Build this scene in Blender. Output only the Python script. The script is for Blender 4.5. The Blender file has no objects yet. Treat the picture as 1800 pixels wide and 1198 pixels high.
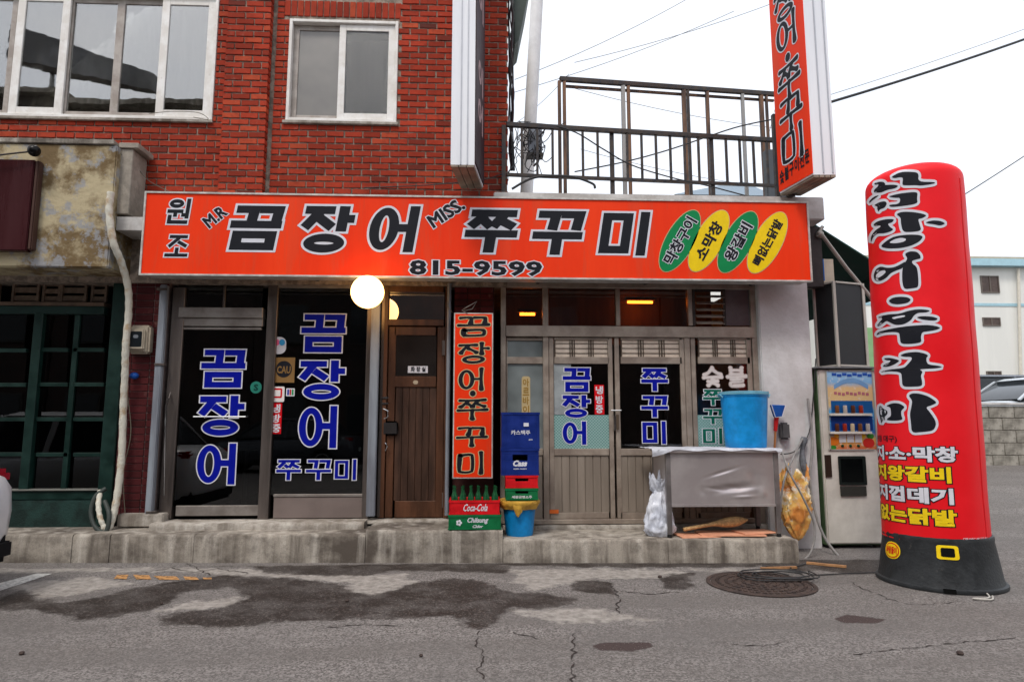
import bpy, bmesh, math, random
from mathutils import Vector, Matrix
random.seed(7)
R = math.radians
SC = bpy.context.scene
COL = SC.collection

# ---------------------------------------------------------------- camera
F_PX, D_CAM, H_CAM = 1150.0, 7.1, 1.30
PITCH, YAW = math.atan(146 / F_PX), R(2.6)
CAM = Vector((0, -D_CAM, H_CAM))
FWD = Vector((math.sin(YAW) * math.cos(PITCH), math.cos(YAW) * math.cos(PITCH), math.sin(PITCH)))
RGT = Vector((math.cos(YAW), -math.sin(YAW), 0))
UPV = RGT.cross(FWD)
cd = bpy.data.cameras.new('camera')
cd.sensor_width = 36
cd.lens = 36 * F_PX / 1800
cd.clip_start, cd.clip_end = 0.05, 3000
cam = bpy.data.objects.new('camera', cd)
COL.objects.link(cam)
cam.matrix_world = Matrix.Translation(CAM) @ Matrix((RGT, UPV, -FWD)).transposed().to_4x4()
SC.camera = cam

# ---------------------------------------------------------------- world, sun, exposure
w = bpy.data.worlds.new('World')
SC.world = w
w.use_nodes = True
nt = w.node_tree
for n in list(nt.nodes): nt.nodes.remove(n)
N = nt.nodes.new
sky = N('ShaderNodeTexSky'); sky.sky_type = 'NISHITA'; sky.sun_disc = False
sky.sun_elevation = R(58); sky.sun_rotation = R(205); sky.dust_density = 3
bg1 = N('ShaderNodeBackground'); bg1.inputs[1].default_value = 0.06
nt.links.new(sky.outputs[0], bg1.inputs[0])
tc = N('ShaderNodeTexCoord'); mp = N('ShaderNodeMapping'); mp.inputs['Scale'].default_value = (1.2, 1.2, 3.0)
nz = N('ShaderNodeTexNoise'); nz.inputs['Scale'].default_value = 1.6; nz.inputs['Detail'].default_value = 5
rp = N('ShaderNodeValToRGB')
rp.color_ramp.elements[0].position = 0.38; rp.color_ramp.elements[0].color = (0.83, 0.87, 0.93, 1)
rp.color_ramp.elements[1].position = 0.60; rp.color_ramp.elements[1].color = (1.0, 0.985, 0.955, 1)
bg2 = N('ShaderNodeBackground'); bg2.inputs[1].default_value = 0.88
ad = N('ShaderNodeAddShader'); ow = N('ShaderNodeOutputWorld')
L = nt.links.new
L(tc.outputs['Generated'], mp.inputs[0]); L(mp.outputs[0], nz.inputs['Vector']); L(nz.outputs[0], rp.inputs[0])
L(rp.outputs[0], bg2.inputs[0]); L(bg1.outputs[0], ad.inputs[0]); L(bg2.outputs[0], ad.inputs[1]); L(ad.outputs[0], ow.inputs[0])
sl = bpy.data.lights.new('sun', 'SUN'); sl.energy = 1.4; sl.angle = R(12); sl.color = (1.0, 0.95, 0.88)
sun = bpy.data.objects.new('sun', sl); COL.objects.link(sun)
sdir = Vector((math.sin(R(205)) * math.cos(R(58)), math.cos(R(205)) * math.cos(R(58)), math.sin(R(58))))
sun.rotation_euler = sdir.to_track_quat('Z', 'Y').to_euler(); sun.location = (0, -20, 20)
SC.view_settings.view_transform = 'Standard'; SC.view_settings.look = 'None'
SC.view_settings.exposure = 0.32; SC.view_settings.gamma = 1; SC.view_settings.use_curve_mapping = False
SC.cycles.max_bounces = 8; SC.cycles.transparent_max_bounces = 12
SC.cycles.sample_clamp_indirect = 4

# ---------------------------------------------------------------- geometry of the place
def ray(px, py):
    return FWD * F_PX + RGT * (px - 900) - UPV * (py - 599)
def at(px, py, Y=0.0):
    r = ray(px, py); t = (Y - CAM.y) / r.y
    return CAM + r * t
def gp(px, py, z=0.0):
    r = ray(px, py); t = (z - CAM.z) / r.z
    return CAM + r * t
def X(px, py, Y=0.0): return at(px, py, Y).x
def Z(px, py, Y=0.0): return at(px, py, Y).z

# ---------------------------------------------------------------- materials
def lin(c):
    c = c / 255
    return c / 12.92 if c <= 0.04045 else ((c + 0.055) / 1.055) ** 2.4
def rgb(h, k=1.0):
    h = h.lstrip('#')
    return tuple(min(1, lin(int(h[i:i + 2], 16)) * k) for i in (0, 2, 4))
MATS = {}
def mat(name, col, rough=0.6, metal=0.0, var=0.12, scale=6.0, bump=0.0, bscale=60.0, col2=None, streak=False,
        rvar=0.1, spec=0.3, lo=0.42, hi=0.62, coord='Object', detail=6, fleck=0.0, fcol=(0.3, 0.25, 0.2), fscale=25, fpos=0.62):
    if name in MATS: return MATS[name]
    m = bpy.data.materials.new(name); m.use_nodes = True
    t = m.node_tree; b = t.nodes['Principled BSDF']; N = t.nodes.new; K = t.links.new
    b.inputs['Metallic'].default_value = metal; b.inputs['Specular IOR Level'].default_value = spec
    tc = N('ShaderNodeTexCoord'); mp = N('ShaderNodeMapping'); K(tc.outputs[coord], mp.inputs[0])
    if streak: mp.inputs['Scale'].default_value = (1, 1, 0.12)
    nz = N('ShaderNodeTexNoise'); nz.inputs['Scale'].default_value = scale; nz.inputs['Detail'].default_value = detail
    nz.inputs['Roughness'].default_value = 0.65
    K(mp.outputs[0], nz.inputs['Vector'])
    rp = N('ShaderNodeValToRGB'); K(nz.outputs[0], rp.inputs[0])
    c2 = col2 if col2 else tuple(c * (1 - var) for c in col)
    rp.color_ramp.elements[0].position = lo; rp.color_ramp.elements[0].color = (*c2, 1)
    rp.color_ramp.elements[1].position = hi; rp.color_ramp.elements[1].color = (*col, 1)
    out = rp.outputs[0]
    if fleck:
        n2 = N('ShaderNodeTexNoise'); n2.inputs['Scale'].default_value = fscale; n2.inputs['Detail'].default_value = 8; n2.inputs['Roughness'].default_value = 0.7
        K(mp.outputs[0], n2.inputs['Vector'])
        r2 = N('ShaderNodeValToRGB'); K(n2.outputs[0], r2.inputs[0])
        r2.color_ramp.elements[0].position = fpos; r2.color_ramp.elements[0].color = (0, 0, 0, 1)
        r2.color_ramp.elements[1].position = fpos + 0.06; r2.color_ramp.elements[1].color = (fleck,) * 3 + (1,)
        mx = N('ShaderNodeMix'); mx.data_type = 'RGBA'
        K(r2.outputs[0], mx.inputs['Factor']); K(out, mx.inputs['A']); mx.inputs['B'].default_value = (*fcol, 1)
        out = mx.outputs['Result']
    K(out, b.inputs['Base Color'])
    mr = N('ShaderNodeMapRange'); mr.inputs['To Min'].default_value = max(0.02, rough - rvar); mr.inputs['To Max'].default_value = min(1, rough + rvar)
    mr.inputs['From Min'].default_value = 0.35; mr.inputs['From Max'].default_value = 0.65
    K(nz.outputs[0], mr.inputs['Value']); K(mr.outputs[0], b.inputs['Roughness'])
    if bump:
        n3 = N('ShaderNodeTexNoise'); n3.inputs['Scale'].default_value = bscale; n3.inputs['Detail'].default_value = 5
        K(tc.outputs[coord], n3.inputs['Vector'])
        bp = N('ShaderNodeBump'); bp.inputs['Strength'].default_value = bump; bp.inputs['Distance'].default_value = 0.01
        K(n3.outputs[0], bp.inputs['Height']); K(bp.outputs[0], b.inputs['Normal'])
    MATS[name] = m
    return m
def flat(h, k=1.0, rough=0.5, name=None, metal=0.0):
    return mat(name or ('ink_' + h.strip('#') + '_%g' % k), rgb(h, k), rough, metal, var=0.08, scale=9, rvar=0.06, spec=0.16)
def glass(name, tint, refl=0.06, rough=0.0, wav=0.0, body=0.0, bodycol=(0.2, 0.2, 0.2)):
    """thin pane: what lies behind shows through, the front mirrors by Fresnel; body = share of a diffuse film"""
    if name in MATS: return MATS[name]
    m = bpy.data.materials.new(name); m.use_nodes = True
    t = m.node_tree; N = t.nodes.new; K = t.links.new
    for n in list(t.nodes): t.nodes.remove(n)
    o = N('ShaderNodeOutputMaterial'); tr = N('ShaderNodeBsdfTransparent'); tr.inputs[0].default_value = (*tint, 1)
    gl = N('ShaderNodeBsdfGlossy'); gl.inputs['Roughness'].default_value = rough; gl.inputs[0].default_value = (1, 1, 1, 1)
    lw = N('ShaderNodeLayerWeight'); lw.inputs[0].default_value = 0.35
    mr = N('ShaderNodeMapRange'); mr.inputs['To Min'].default_value = refl; mr.inputs['To Max'].default_value = 0.9
    K(lw.outputs['Fresnel'], mr.inputs['Value']); mr.inputs['From Min'].default_value = 0.04
    mx = N('ShaderNodeMixShader'); K(mr.outputs[0], mx.inputs[0])
    src = tr.outputs[0]
    if body:
        df = N('ShaderNodeBsdfDiffuse'); tc = N('ShaderNodeTexCoord'); nz = N('ShaderNodeTexNoise'); nz.inputs['Scale'].default_value = 3
        K(tc.outputs['Object'], nz.inputs['Vector']); rp = N('ShaderNodeValToRGB'); K(nz.outputs[0], rp.inputs[0])
        rp.color_ramp.elements[0].color = (*[c * 0.6 for c in bodycol], 1); rp.color_ramp.elements[1].color = (*bodycol, 1)
        rp.color_ramp.elements[0].position = 0.35; rp.color_ramp.elements[1].position = 0.65
        K(rp.outputs[0], df.inputs[0]); m2 = N('ShaderNodeMixShader'); m2.inputs[0].default_value = body
        K(tr.outputs[0], m2.inputs[1]); K(df.outputs[0], m2.inputs[2]); src = m2.outputs[0]
    K(src, mx.inputs[1]); K(gl.outputs[0], mx.inputs[2]); K(mx.outputs[0], o.inputs[0])
    if wav:
        tc = N('ShaderNodeTexCoord'); nz = N('ShaderNodeTexNoise'); nz.inputs['Scale'].default_value = 3 if wav < 0.3 else 120; K(tc.outputs['Object'], nz.inputs['Vector'])
        bp = N('ShaderNodeBump'); bp.inputs['Strength'].default_value = wav; bp.inputs['Distance'].default_value = 0.01
        K(nz.outputs[0], bp.inputs['Height']); K(bp.outputs[0], gl.inputs['Normal'])
    MATS[name] = m
    return m
def glow(name, h, k):
    m = bpy.data.materials.new(name); m.use_nodes = True
    b = m.node_tree.nodes['Principled BSDF']
    b.inputs['Base Color'].default_value = (0.8, 0.8, 0.75, 1)
    b.inputs['Emission Color'].default_value = (*rgb(h), 1); b.inputs['Emission Strength'].default_value = k
    return m

# ---------------------------------------------------------------- mesh builder
WL = {}
class MB:
    def __init__(s): s.v = []; s.f = []; s.m = []; s.tone = []
    def add(s, vs, fs, mi=0):
        o = len(s.v); s.v += [tuple(v) for v in vs]
        for f in fs: s.f.append([i + o for i in f]); s.m.append(mi)
        return s
    def box(s, x0, x1, y0, y1, z0, z1, mi=0, j=0.0):
        if x0 > x1: x0, x1 = x1, x0
        if y0 > y1: y0, y1 = y1, y0
        if z0 > z1: z0, z1 = z1, z0
        q = lambda: random.uniform(-j, j)
        vs = [(x + q(), y + q(), z + q()) for z in (z0, z1) for y in (y0, y1) for x in (x0, x1)]
        return s.add(vs, [(0, 2, 3, 1), (4, 5, 7, 6), (0, 1, 5, 4), (2, 6, 7, 3), (0, 4, 6, 2), (1, 3, 7, 5)], mi)
    def hexa(s, p8, mi=0):
        """eight corners: bottom ring then top ring, each counter-clockwise seen from above"""
        return s.add(p8, [(3, 2, 1, 0), (4, 5, 6, 7), (0, 1, 5, 4), (1, 2, 6, 5), (2, 3, 7, 6), (3, 0, 4, 7)], mi)
    def bar(s, a, b, w=0.02, d=None, mi=0, up=(0, 0, 1)):
        a, b = Vector(a), Vector(b); d = d or w
        t = (b - a).normalized(); u = Vector(up)
        if abs(t.dot(u)) > 0.95: u = Vector((0, 1, 0))
        sx = t.cross(u).normalized(); sy = sx.cross(t).normalized()
        vs = [p + sx * w / 2 * i + sy * d / 2 * k for p in (a, b) for i, k in ((-1, -1), (1, -1), (1, 1), (-1, 1))]
        return s.add(vs, [(3, 2, 1, 0), (4, 5, 6, 7), (0, 1, 5, 4), (1, 2, 6, 5), (2, 3, 7, 6), (3, 0, 4, 7)], mi)
    def tube(s, pts, r=0.01, n=8, mi=0, cap=True, closed=False):
        pts = [Vector(p) for p in pts]; k = len(pts); rs = r if isinstance(r, (list, tuple)) else [r] * k
        vs = []; u = None
        for i, p in enumerate(pts):
            t = (pts[min(i + 1, k - 1)] - pts[max(i - 1, 0)]).normalized()
            if u is None:
                u = t.cross(Vector((0, 0, 1)))
                if u.length < 0.1: u = t.cross(Vector((1, 0, 0)))
            u = (u - t * u.dot(t)).normalized(); v = t.cross(u)
            for q in range(n):
                a = 2 * math.pi * q / n
                vs.append(p + (u * math.cos(a) + v * math.sin(a)) * rs[i])
        fs = [(i * n + q, i * n + (q + 1) % n, (i + 1) * n + (q + 1) % n, (i + 1) * n + q) for i in range(k - 1) for q in range(n)]
        if cap: fs += [tuple(range(n))[::-1], tuple(range((k - 1) * n, k * n))]
        return s.add(vs, fs, mi)
    def lathe(s, prof, c=(0, 0, 0), n=24, sx=1, sy=1, mi=0, cap=True):
        vs = [(c[0] + r * sx * math.cos(2 * math.pi * q / n), c[1] + r * sy * math.sin(2 * math.pi * q / n), c[2] + z) for r, z in prof for q in range(n)]
        k = len(prof)
        fs = [(i * n + q, i * n + (q + 1) % n, (i + 1) * n + (q + 1) % n, (i + 1) * n + q) for i in range(k - 1) for q in range(n)]
        if cap: fs += [tuple(range(n))[::-1], tuple(range((k - 1) * n, k * n))]
        return s.add(vs, fs, mi)
    def ball(s, c, r, n=20, mi=0, sz=1.0):
        pr = [(max(1e-4, r * math.sin(math.pi * i / n)), -r * sz * math.cos(math.pi * i / n)) for i in range(n + 1)]
        return s.lathe(pr, c, n * 2, mi=mi, cap=False)
    def build(s, name, m, parent=None, bevel=0.0, smooth=True, local=False, kind=None, label=None, cat=None, group=None, origin=None, angle=35):
        me = bpy.data.meshes.new(name)
        if parent is not None: off = Vector((0, 0, 0)) if local else WL.get(parent.name, Vector((0, 0, 0)))
        elif origin is not None: off = Vector(origin)
        elif local: off = Vector((0, 0, 0))
        else:
            xs, ys, zs = zip(*s.v); off = Vector(((min(xs) + max(xs)) / 2, (min(ys) + max(ys)) / 2, min(zs)))
        me.from_pydata([tuple(Vector(v) - off) for v in s.v], [], s.f)
        ms = m if isinstance(m, (list, tuple)) else [m]
        for q in ms: me.materials.append(q)
        if len(ms) > 1: me.polygons.foreach_set('material_index', s.m)
        if bevel or smooth:
            bm = bmesh.new(); bm.from_mesh(me)
            if bevel:
                bm.normal_update()
                ed = [e for e in bm.edges if len(e.link_faces) == 2 and e.calc_face_angle(0) > 0.6]
                try: bmesh.ops.bevel(bm, geom=ed, offset=bevel, segments=2 if bevel > 0.006 else 1, affect='EDGES', clamp_overlap=True)
                except Exception: pass
            if smooth:
                bm.normal_update()
                for f in bm.faces: f.smooth = True
                for e in bm.edges:
                    if len(e.link_faces) != 2 or e.calc_face_angle(0) > R(angle): e.smooth = False
            bm.to_mesh(me); bm.free()
        if s.tone and not bevel:
            a = me.attributes.new('tone', 'FLOAT', 'FACE'); a.data.foreach_set('value', s.tone)
        o = bpy.data.objects.new(name, me); COL.objects.link(o)
        if parent is not None: o.parent = parent
        else: o.location = off
        WL[o.name] = off if parent is None or not local else WL.get(parent.name, Vector((0, 0, 0)))
        tag(o, label, cat, group, kind)
        return o
def tag(o, label=None, cat=None, group=None, kind=None):
    if label: o['label'] = label
    if cat: o['category'] = cat
    if group: o['group'] = group
    if kind: o['kind'] = kind
    return o
def thing(name, label, cat, loc=(0, 0, 0), group=None, kind=None, rz=0.0):
    o = bpy.data.objects.new(name, None); COL.objects.link(o); o.empty_display_size = 0.1
    o.location = loc; o.rotation_euler.z = rz; WL[o.name] = Vector(loc)
    return tag(o, label, cat, group, kind)
def copy_tree(o, loc=None, rz=None, label=None, parent=None):
    c = o.copy(); COL.objects.link(c)
    if parent is not None: c.parent = parent
    if loc is not None: c.location = loc
    if rz is not None: c.rotation_euler.z = rz
    if label: c['label'] = label
    WL[c.name] = Vector(c.location)
    for ch in [k for k in o.children]: copy_tree(ch, parent=c)
    return c

# ---------------------------------------------------------------- lettering
G = {
 '꼼': [[(8, 92), (42, 92), (40, 62)], [(52, 92), (88, 92), (86, 62)], [(2, 58), (98, 58)], ('c', [(19, 35), (82, 35), (82, 9), (19, 9)])],
 '장': [[(4, 91), (60, 91)], [(32, 88), (8, 53)], [(33, 74), (60, 54)], [(77, 100), (77, 46)], [(77, 73), (99, 73)], ('o', 50, 21, 38, 20)],
 '어': [('o', 31, 50, 29, 46), [(56, 52), (84, 52)], [(86, 100), (86, 0)]],
 '쭈': [[(8, 92), (92, 92)], [(34, 88), (10, 60)], [(34, 74), (48, 60)], [(68, 88), (51, 60)], [(66, 74), (90, 60)], [(2, 44), (98, 44)], [(50, 44), (50, 0)]],
 '꾸': [[(8, 92), (42, 92), (38, 56)], [(52, 92), (88, 92), (84, 56)], [(2, 44), (98, 44)], [(50, 44), (50, 0)]],
 '미': [('c', [(9, 88), (53, 88), (53, 13), (9, 13)]), [(88, 100), (88, 0)]],
 '원': [('o', 38, 80, 28, 17), [(6, 50), (68, 50)], [(38, 50), (38, 28)], [(62, 36), (84, 36)], [(84, 100), (84, 22)], [(18, 36), (18, 8), (90, 8)]],
 '조': [[(12, 90), (88, 90)], [(54, 86), (14, 46)], [(50, 68), (88, 48)], [(50, 42), (50, 12)], [(2, 9), (98, 9)]],
 '숯': [[(50, 98), (30, 72), (8, 58)], [(50, 86), (70, 68), (92, 60)], [(4, 44), (96, 48)], [(50, 44), (50, 32)], [(44, 34), (58, 30)], [(26, 24), (74, 26)], [(50, 22), (26, 2)], [(52, 16), (76, 2)]],
 '불': [[(20, 98), (22, 62)], [(76, 98), (74, 62)], [(20, 82), (76, 82)], [(22, 64), (74, 64)], [(4, 48), (96, 52)], [(50, 48), (50, 38)], [(22, 34), (76, 36), (74, 20), (24, 18), (24, 2), (80, 4)]],
}
def _isec(p, d, q, e):
    c = d.x * e.y - d.y * e.x
    if abs(c) < 1e-6: return None
    t = ((q.x - p.x) * e.y - (q.y - p.y) * e.x) / c
    return p + d * t
def block_stroke(pts, wf, o, closed=False):
    pts = [Vector(p) for p in pts]; n = len(pts)
    segs = [(pts[i], pts[(i + 1) % n]) for i in range(n if closed else n - 1)]
    ln = []
    for a, b in segs:
        d = (b - a).normalized(); nn = Vector((-d.y, d.x)); hw = wf(d) / 2 + o
        ln.append((a + nn * hw, a - nn * hw, d, b + nn * hw, b - nn * hw))
    out = []
    m = len(ln)
    st, en = [None] * m, [None] * m
    for i in range(m):
        l0, r0, d, l1, r1 = ln[i]
        if closed or i > 0:
            pl, pr, pd = ln[(i - 1) % m][:3]
            A = _isec(l0, d, pl, pd) or l0; B = _isec(r0, d, pr, pd) or r0
            st[i] = (A, B)
        else: st[i] = (l0 - d * o, r0 - d * o)
        if closed or i < m - 1:
            pl, pr, pd = ln[(i + 1) % m][:3]
            A = _isec(l1, d, pl, pd) or l1; B = _isec(r1, d, pr, pd) or r1
            en[i] = (A, B)
        else: en[i] = (l1 + d * o, r1 + d * o)
        out.append([st[i][1], en[i][1], en[i][0], st[i][0]])
    return out
def ring(cx, cy, rx, ry, tx, ty, o, n=36):
    out = []; ox, oy, ix, iy = rx + o, ry + o, rx - tx - o, ry - ty - o
    for k in range(n):
        a, b = 2 * math.pi * k / n, 2 * math.pi * (k + 1) / n
        P = lambda r1, r2, t: Vector((cx + r1 * math.cos(t), cy + r2 * math.sin(t)))
        if ix > 1 and iy > 1: out.append([P(ix, iy, a), P(ox, oy, a), P(ox, oy, b), P(ix, iy, b)])
        else: out.append([Vector((cx, cy)), P(ox, oy, a), P(ox, oy, b)])
    return out
def brush_stroke(pts, wf, o, closed=False, seed=0):
    rn = random.Random(seed)
    pts = [Vector(p) for p in pts]
    if closed: pts = pts + [pts[0]]
    cur = []
    for i in range(len(pts) - 1):
        a, b = pts[i], pts[i + 1]; k = 7
        p0 = pts[i - 1] if i else a + (a - b) * 0.3; p3 = pts[i + 2] if i + 2 < len(pts) else b + (b - a) * 0.3
        for q in range(k + (i == len(pts) - 2)):
            t = q / k
            cr = 0.5 * ((2 * a) + (b - p0) * t + (2 * p0 - 5 * a + 4 * b - p3) * t * t + (3 * a - p0 - 3 * b + p3) * t ** 3)
            cur.append(cr * 0.45 + (a + (b - a) * t) * 0.55)
    n = len(cur); bow = rn.uniform(-2.5, 2.5)
    out = []; L_, R_ = [], []
    for i, p in enumerate(cur):
        d = (cur[min(i + 1, n - 1)] - cur[max(i - 1, 0)]).normalized(); nn = Vector((-d.y, d.x)); u = i / (n - 1)
        pr = 1.12 - 0.55 * math.sin(math.pi * min(1, u * 1.1)) ** 0.7 * 0.6 + (0.10 if u > 0.85 else 0)
        hw = wf(d) / 2 * pr + o
        p = p + nn * bow * math.sin(math.pi * u)
        L_.append(p + nn * hw); R_.append(p - nn * hw)
        if i in (0, n - 1):
            s = -1 if i == 0 else 1; q = []
            for k in range(7):
                a = math.pi * k / 6
                q.append(p + nn * hw * math.cos(a) + d * s * hw * 0.8 * math.sin(a))
            if s > 0: q = q[::-1]
            out.append(q)
    for i in range(n - 1): out.append([R_[i], R_[i + 1], L_[i + 1], L_[i]])
    return out
def glyph_polys(ch, wh=13, wv=15, o=0.0, brush=False, rise=0.0):
    """[(polygon, level)] in a 100 x 100 box"""
    res = []
    wf = lambda d: wh + (wv - wh) * abs(d.y)
    for i, s in enumerate(G[ch]):
        if s[0] == 'o':
            c = ring(s[1], s[2], s[3], s[4], wv, wh, o)
        elif s[0] == 'c':
            c = brush_stroke(s[1], wf, o, True, i) if brush else block_stroke(s[1], wf, o, True)
        else:
            c = brush_stroke(s, wf, o, False, i + ord(ch)) if brush else block_stroke(s, wf, o)
        for p in c: res.append(([Vector((q.x, q.y + rise * (q.x - 50))) for q in p], i))
    return res
FC = {}
def font_polys(s, bold=0.0, o=0.0, shear=0.0, spacing=1.0):
    """polygons of a run of built-in type, fattened by ribbons along the outline; scaled to a 100 x 100 box"""
    key = (s, shear, spacing)
    if key not in FC:
        c = bpy.data.curves.new('t', 'FONT'); c.body = s; c.size = 1; c.resolution_u = 2; c.shear = shear; c.space_character = spacing
        ob = bpy.data.objects.new('t', c); COL.objects.link(ob)
        dg = bpy.context.evaluated_depsgraph_get()
        me = bpy.data.meshes.new_from_object(ob.evaluated_get(dg))
        vs = [Vector((v.co.x, v.co.y)) for v in me.vertices]; fs = [list(p.vertices) for p in me.polygons]
        bpy.data.objects.remove(ob); bpy.data.curves.remove(c); bpy.data.meshes.remove(me)
        # weld by position, find the outline
        idx = {}; mp = []
        for v in vs:
            k = (round(v.x, 5), round(v.y, 5)); mp.append(idx.setdefault(k, len(idx)))
        pos = [None] * len(idx)
        for i, v in enumerate(vs): pos[mp[i]] = v
        fs = [[mp[i] for i in f] for f in fs]
        es = {}
        for f in fs:
            for a, b in zip(f, f[1:] + f[:1]):
                if a != b: es[(a, b)] = es.get((a, b), 0) + 1
        bd = [(a, b) for (a, b) in es if (b, a) not in es]
        nxt = {a: b for a, b in bd}; prv = {b: a for a, b in bd}
        x0 = min(v.x for v in pos); x1 = max(v.x for v in pos); y0 = min(v.y for v in pos); y1 = max(v.y for v in pos)
        FC[key] = (pos, fs, bd, nxt, prv, x0, x1, y0, y1)
    pos, fs, bd, nxt, prv, x0, x1, y0, y1 = FC[key]
    hw = bold + o; res = []
    S = lambda p: Vector(((p.x - x0 + bold) / (x1 - x0 + 2 * bold) * 100, (p.y - y0 + bold) / (y1 - y0 + 2 * bold) * 100))
    for f in fs: res.append(([S(pos[i]) for i in f], 3))
    if hw:
        def nrm(a, b):
            d = (pos[b] - pos[a]);
            if d.length < 1e-9: return Vector((0, 0))
            d.normalize(); return Vector((-d.y, d.x))
        def jn(a):
            n1 = nrm(prv[a], a) if a in prv else Vector((0, 0)); n2 = nrm(a, nxt[a]) if a in nxt else Vector((0, 0))
            m = n1 + n2
            if m.length < 0.3: return n2 if n2.length else n1
            m.normalize(); c = max(0.55, m.dot(n2 if n2.length else n1))
            return m / c
        for k, (a, b) in enumerate(bd):
            ja, jb = jn(a), jn(b)
            q = [pos[a] - ja * hw, pos[b] - jb * hw, pos[b] + jb * hw * 0.3, pos[a] + ja * hw * 0.3]
            res.append(([S(p) for p in q], k % 3))
    return res
def ink(layers, name, mats, parent, fr, u0, v0, uw, vh, base=0.002, shear=0.0, fit=None, rot=0.0, gap=0.0006, step=0.00012, wrap=None):
    """layers: [polys] bottom first, one material each; fr = (origin, ux, uz, normal) or wrap(u, v, h) -> point; (u0, v0, uw, vh) metres"""
    b = MB(); lev = base
    cs, sn = math.cos(rot), math.sin(rot)
    for mi, polys in enumerate(layers):
        top = 0
        for p, l in polys:
            top = max(top, l); vs = []
            for q in p:
                u = (q.x - 50) / 100 * uw + shear * (q.y - 50) / 100 * vh; v = (q.y - 50) / 100 * vh
                u, v = u * cs - v * sn + u0 + uw / 2, u * sn + v * cs + v0 + vh / 2
                h = lev + l * step
                vs.append(wrap(u, v, h) if wrap else fr[0] + fr[1] * u + fr[2] * v + fr[3] * h)
            a = 0
            for k in range(1, len(p) - 1):
                a += (p[k].x - p[0].x) * (p[k + 1].y - p[0].y) - (p[k].y - p[0].y) * (p[k + 1].x - p[0].x)
            if a < 0: vs = vs[::-1]
            b.add(vs, [tuple(range(len(vs)))], mi)
        lev += gap + top * step
    return b.build(name, mats, parent, smooth=False)
FACE = (Vector((1, 0, 0)), Vector((0, 0, 1)), Vector((0, -1, 0)))
def glyph_px(ch, px0, py0, px1, py1, Y, mats, parent, wh=13, wv=15, o=3.0, brush=False, rise=0.0, shear=0.0, base=0.002, name='letter', rot=0.0, **k):
    cx, cy = (px0 + px1) / 2, (py0 + py1) / 2
    x0, x1, z0, z1 = X(px0, cy, Y), X(px1, cy, Y), Z(cx, py1, Y), Z(cx, py0, Y)
    fr = (Vector((0, Y, 0)),) + FACE
    ls = [glyph_polys(ch, wh, wv, 0, brush, rise)]
    if len(mats) > 1: ls = [glyph_polys(ch, wh, wv, o, brush, rise)] + ls
    return ink(ls, name, mats, parent, fr, x0, z0, x1 - x0, z1 - z0, base, shear, rot=rot, **k)
def text_px(s, px0, py0, px1, py1, Y, mats, parent, bold=0.02, o=0.03, shear=0.0, base=0.002, name='lettering', rot=0.0, spacing=1.0, **k):
    cx, cy = (px0 + px1) / 2, (py0 + py1) / 2
    x0, x1, z0, z1 = X(px0, cy, Y), X(px1, cy, Y), Z(cx, py1, Y), Z(cx, py0, Y)
    fr = (Vector((0, Y, 0)),) + FACE
    ls = [font_polys(s, bold, 0, shear, spacing)]
    if len(mats) > 1: ls = [font_polys(s, bold, o, shear, spacing)] + ls
    return ink(ls, name, mats, parent, fr, x0, z0, x1 - x0, z1 - z0, base, rot=rot, **k)
def text_col(s, px0, py0, px1, py1, Y, mats, parent, **k):
    """a column of type, one syllable under another"""
    n = len(s); h = (py1 - py0) / n; outs = []
    for i, c in enumerate(s):
        outs.append(text_px(c, px0, py0 + h * (i + 0.07), px1, py0 + h * (i + 0.93), Y, mats, parent, name='letter', **k))
    return outs
def sheet_px(name, px0, py0, px1, py1, Y, m, parent, th=0.003, bevel=0.0, **k):
    cx, cy = (px0 + px1) / 2, (py0 + py1) / 2
    b = MB(); b.box(X(px0, cy, Y), X(px1, cy, Y), Y, Y + th, Z(cx, py1, Y), Z(cx, py0, Y))
    return b.build(name, m, parent, bevel=bevel, **k)
def pbox(b, px0, py0, px1, py1, Yf, Yb, mi=0):
    cx, cy = (px0 + px1) / 2, (py0 + py1) / 2
    return b.box(X(px0, cy, Yf), X(px1, cy, Yf), Yf, Yb, Z(cx, py1, Yf), Z(cx, py0, Yf), mi)

# ================================================================ THE GROUND
HP = 0.215                                   # height of the concrete platform
def rise(x, y):
    t = max(0.0, y - 1.0); return min(0.115 * t + 0.10 * max(0.0, t - 4.3), 1.08)
def smooth_poly(px):
    return [gp(*p) for p in px]
WET = [[(-60, 982), (900, 984), (1400, 984), (1400, 994), (1180, 997), (900, 994), (640, 996), (300, 994), (-60, 996)],
       [(-60, 1058), (0, 1052), (40, 1036), (70, 1050), (110, 1058), (180, 1045), (250, 1030), (330, 1018), (400, 1008), (450, 1018), (400, 1032), (330, 1040), (300, 1055), (280, 1070), (230, 1078), (190, 1086), (140, 1088), (100, 1082), (60, 1070), (-60, 1078)],
       [(285, 1085), (310, 1074), (400, 1066), (430, 1050), (400, 1030), (440, 1012), (560, 1020), (600, 1023), (605, 1036), (650, 1045), (690, 1036), (740, 1020), (800, 1016), (860, 1022), (900, 1042), (960, 1040), (1012, 1048), (1010, 1064), (960, 1068), (905, 1068), (893, 1078), (868, 1092), (850, 1104), (835, 1106), (820, 1100), (808, 1086), (780, 1082), (700, 1088), (600, 1089), (500, 1092), (430, 1100), (370, 1104), (320, 1102), (292, 1096)],
       [(1012, 1018), (1080, 1022), (1086, 1046), (1006, 1040)], [(1160, 1008), (1218, 1006), (1215, 1037), (1166, 1034)],
       [(440, 994), (620, 993), (880, 990), (905, 998), (880, 1007), (700, 1002), (640, 1012), (480, 1009)],
       [(1385, 975), (1450, 962), (1560, 958), (1580, 1000), (1500, 1010), (1430, 1000), (1390, 1008)]]
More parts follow.
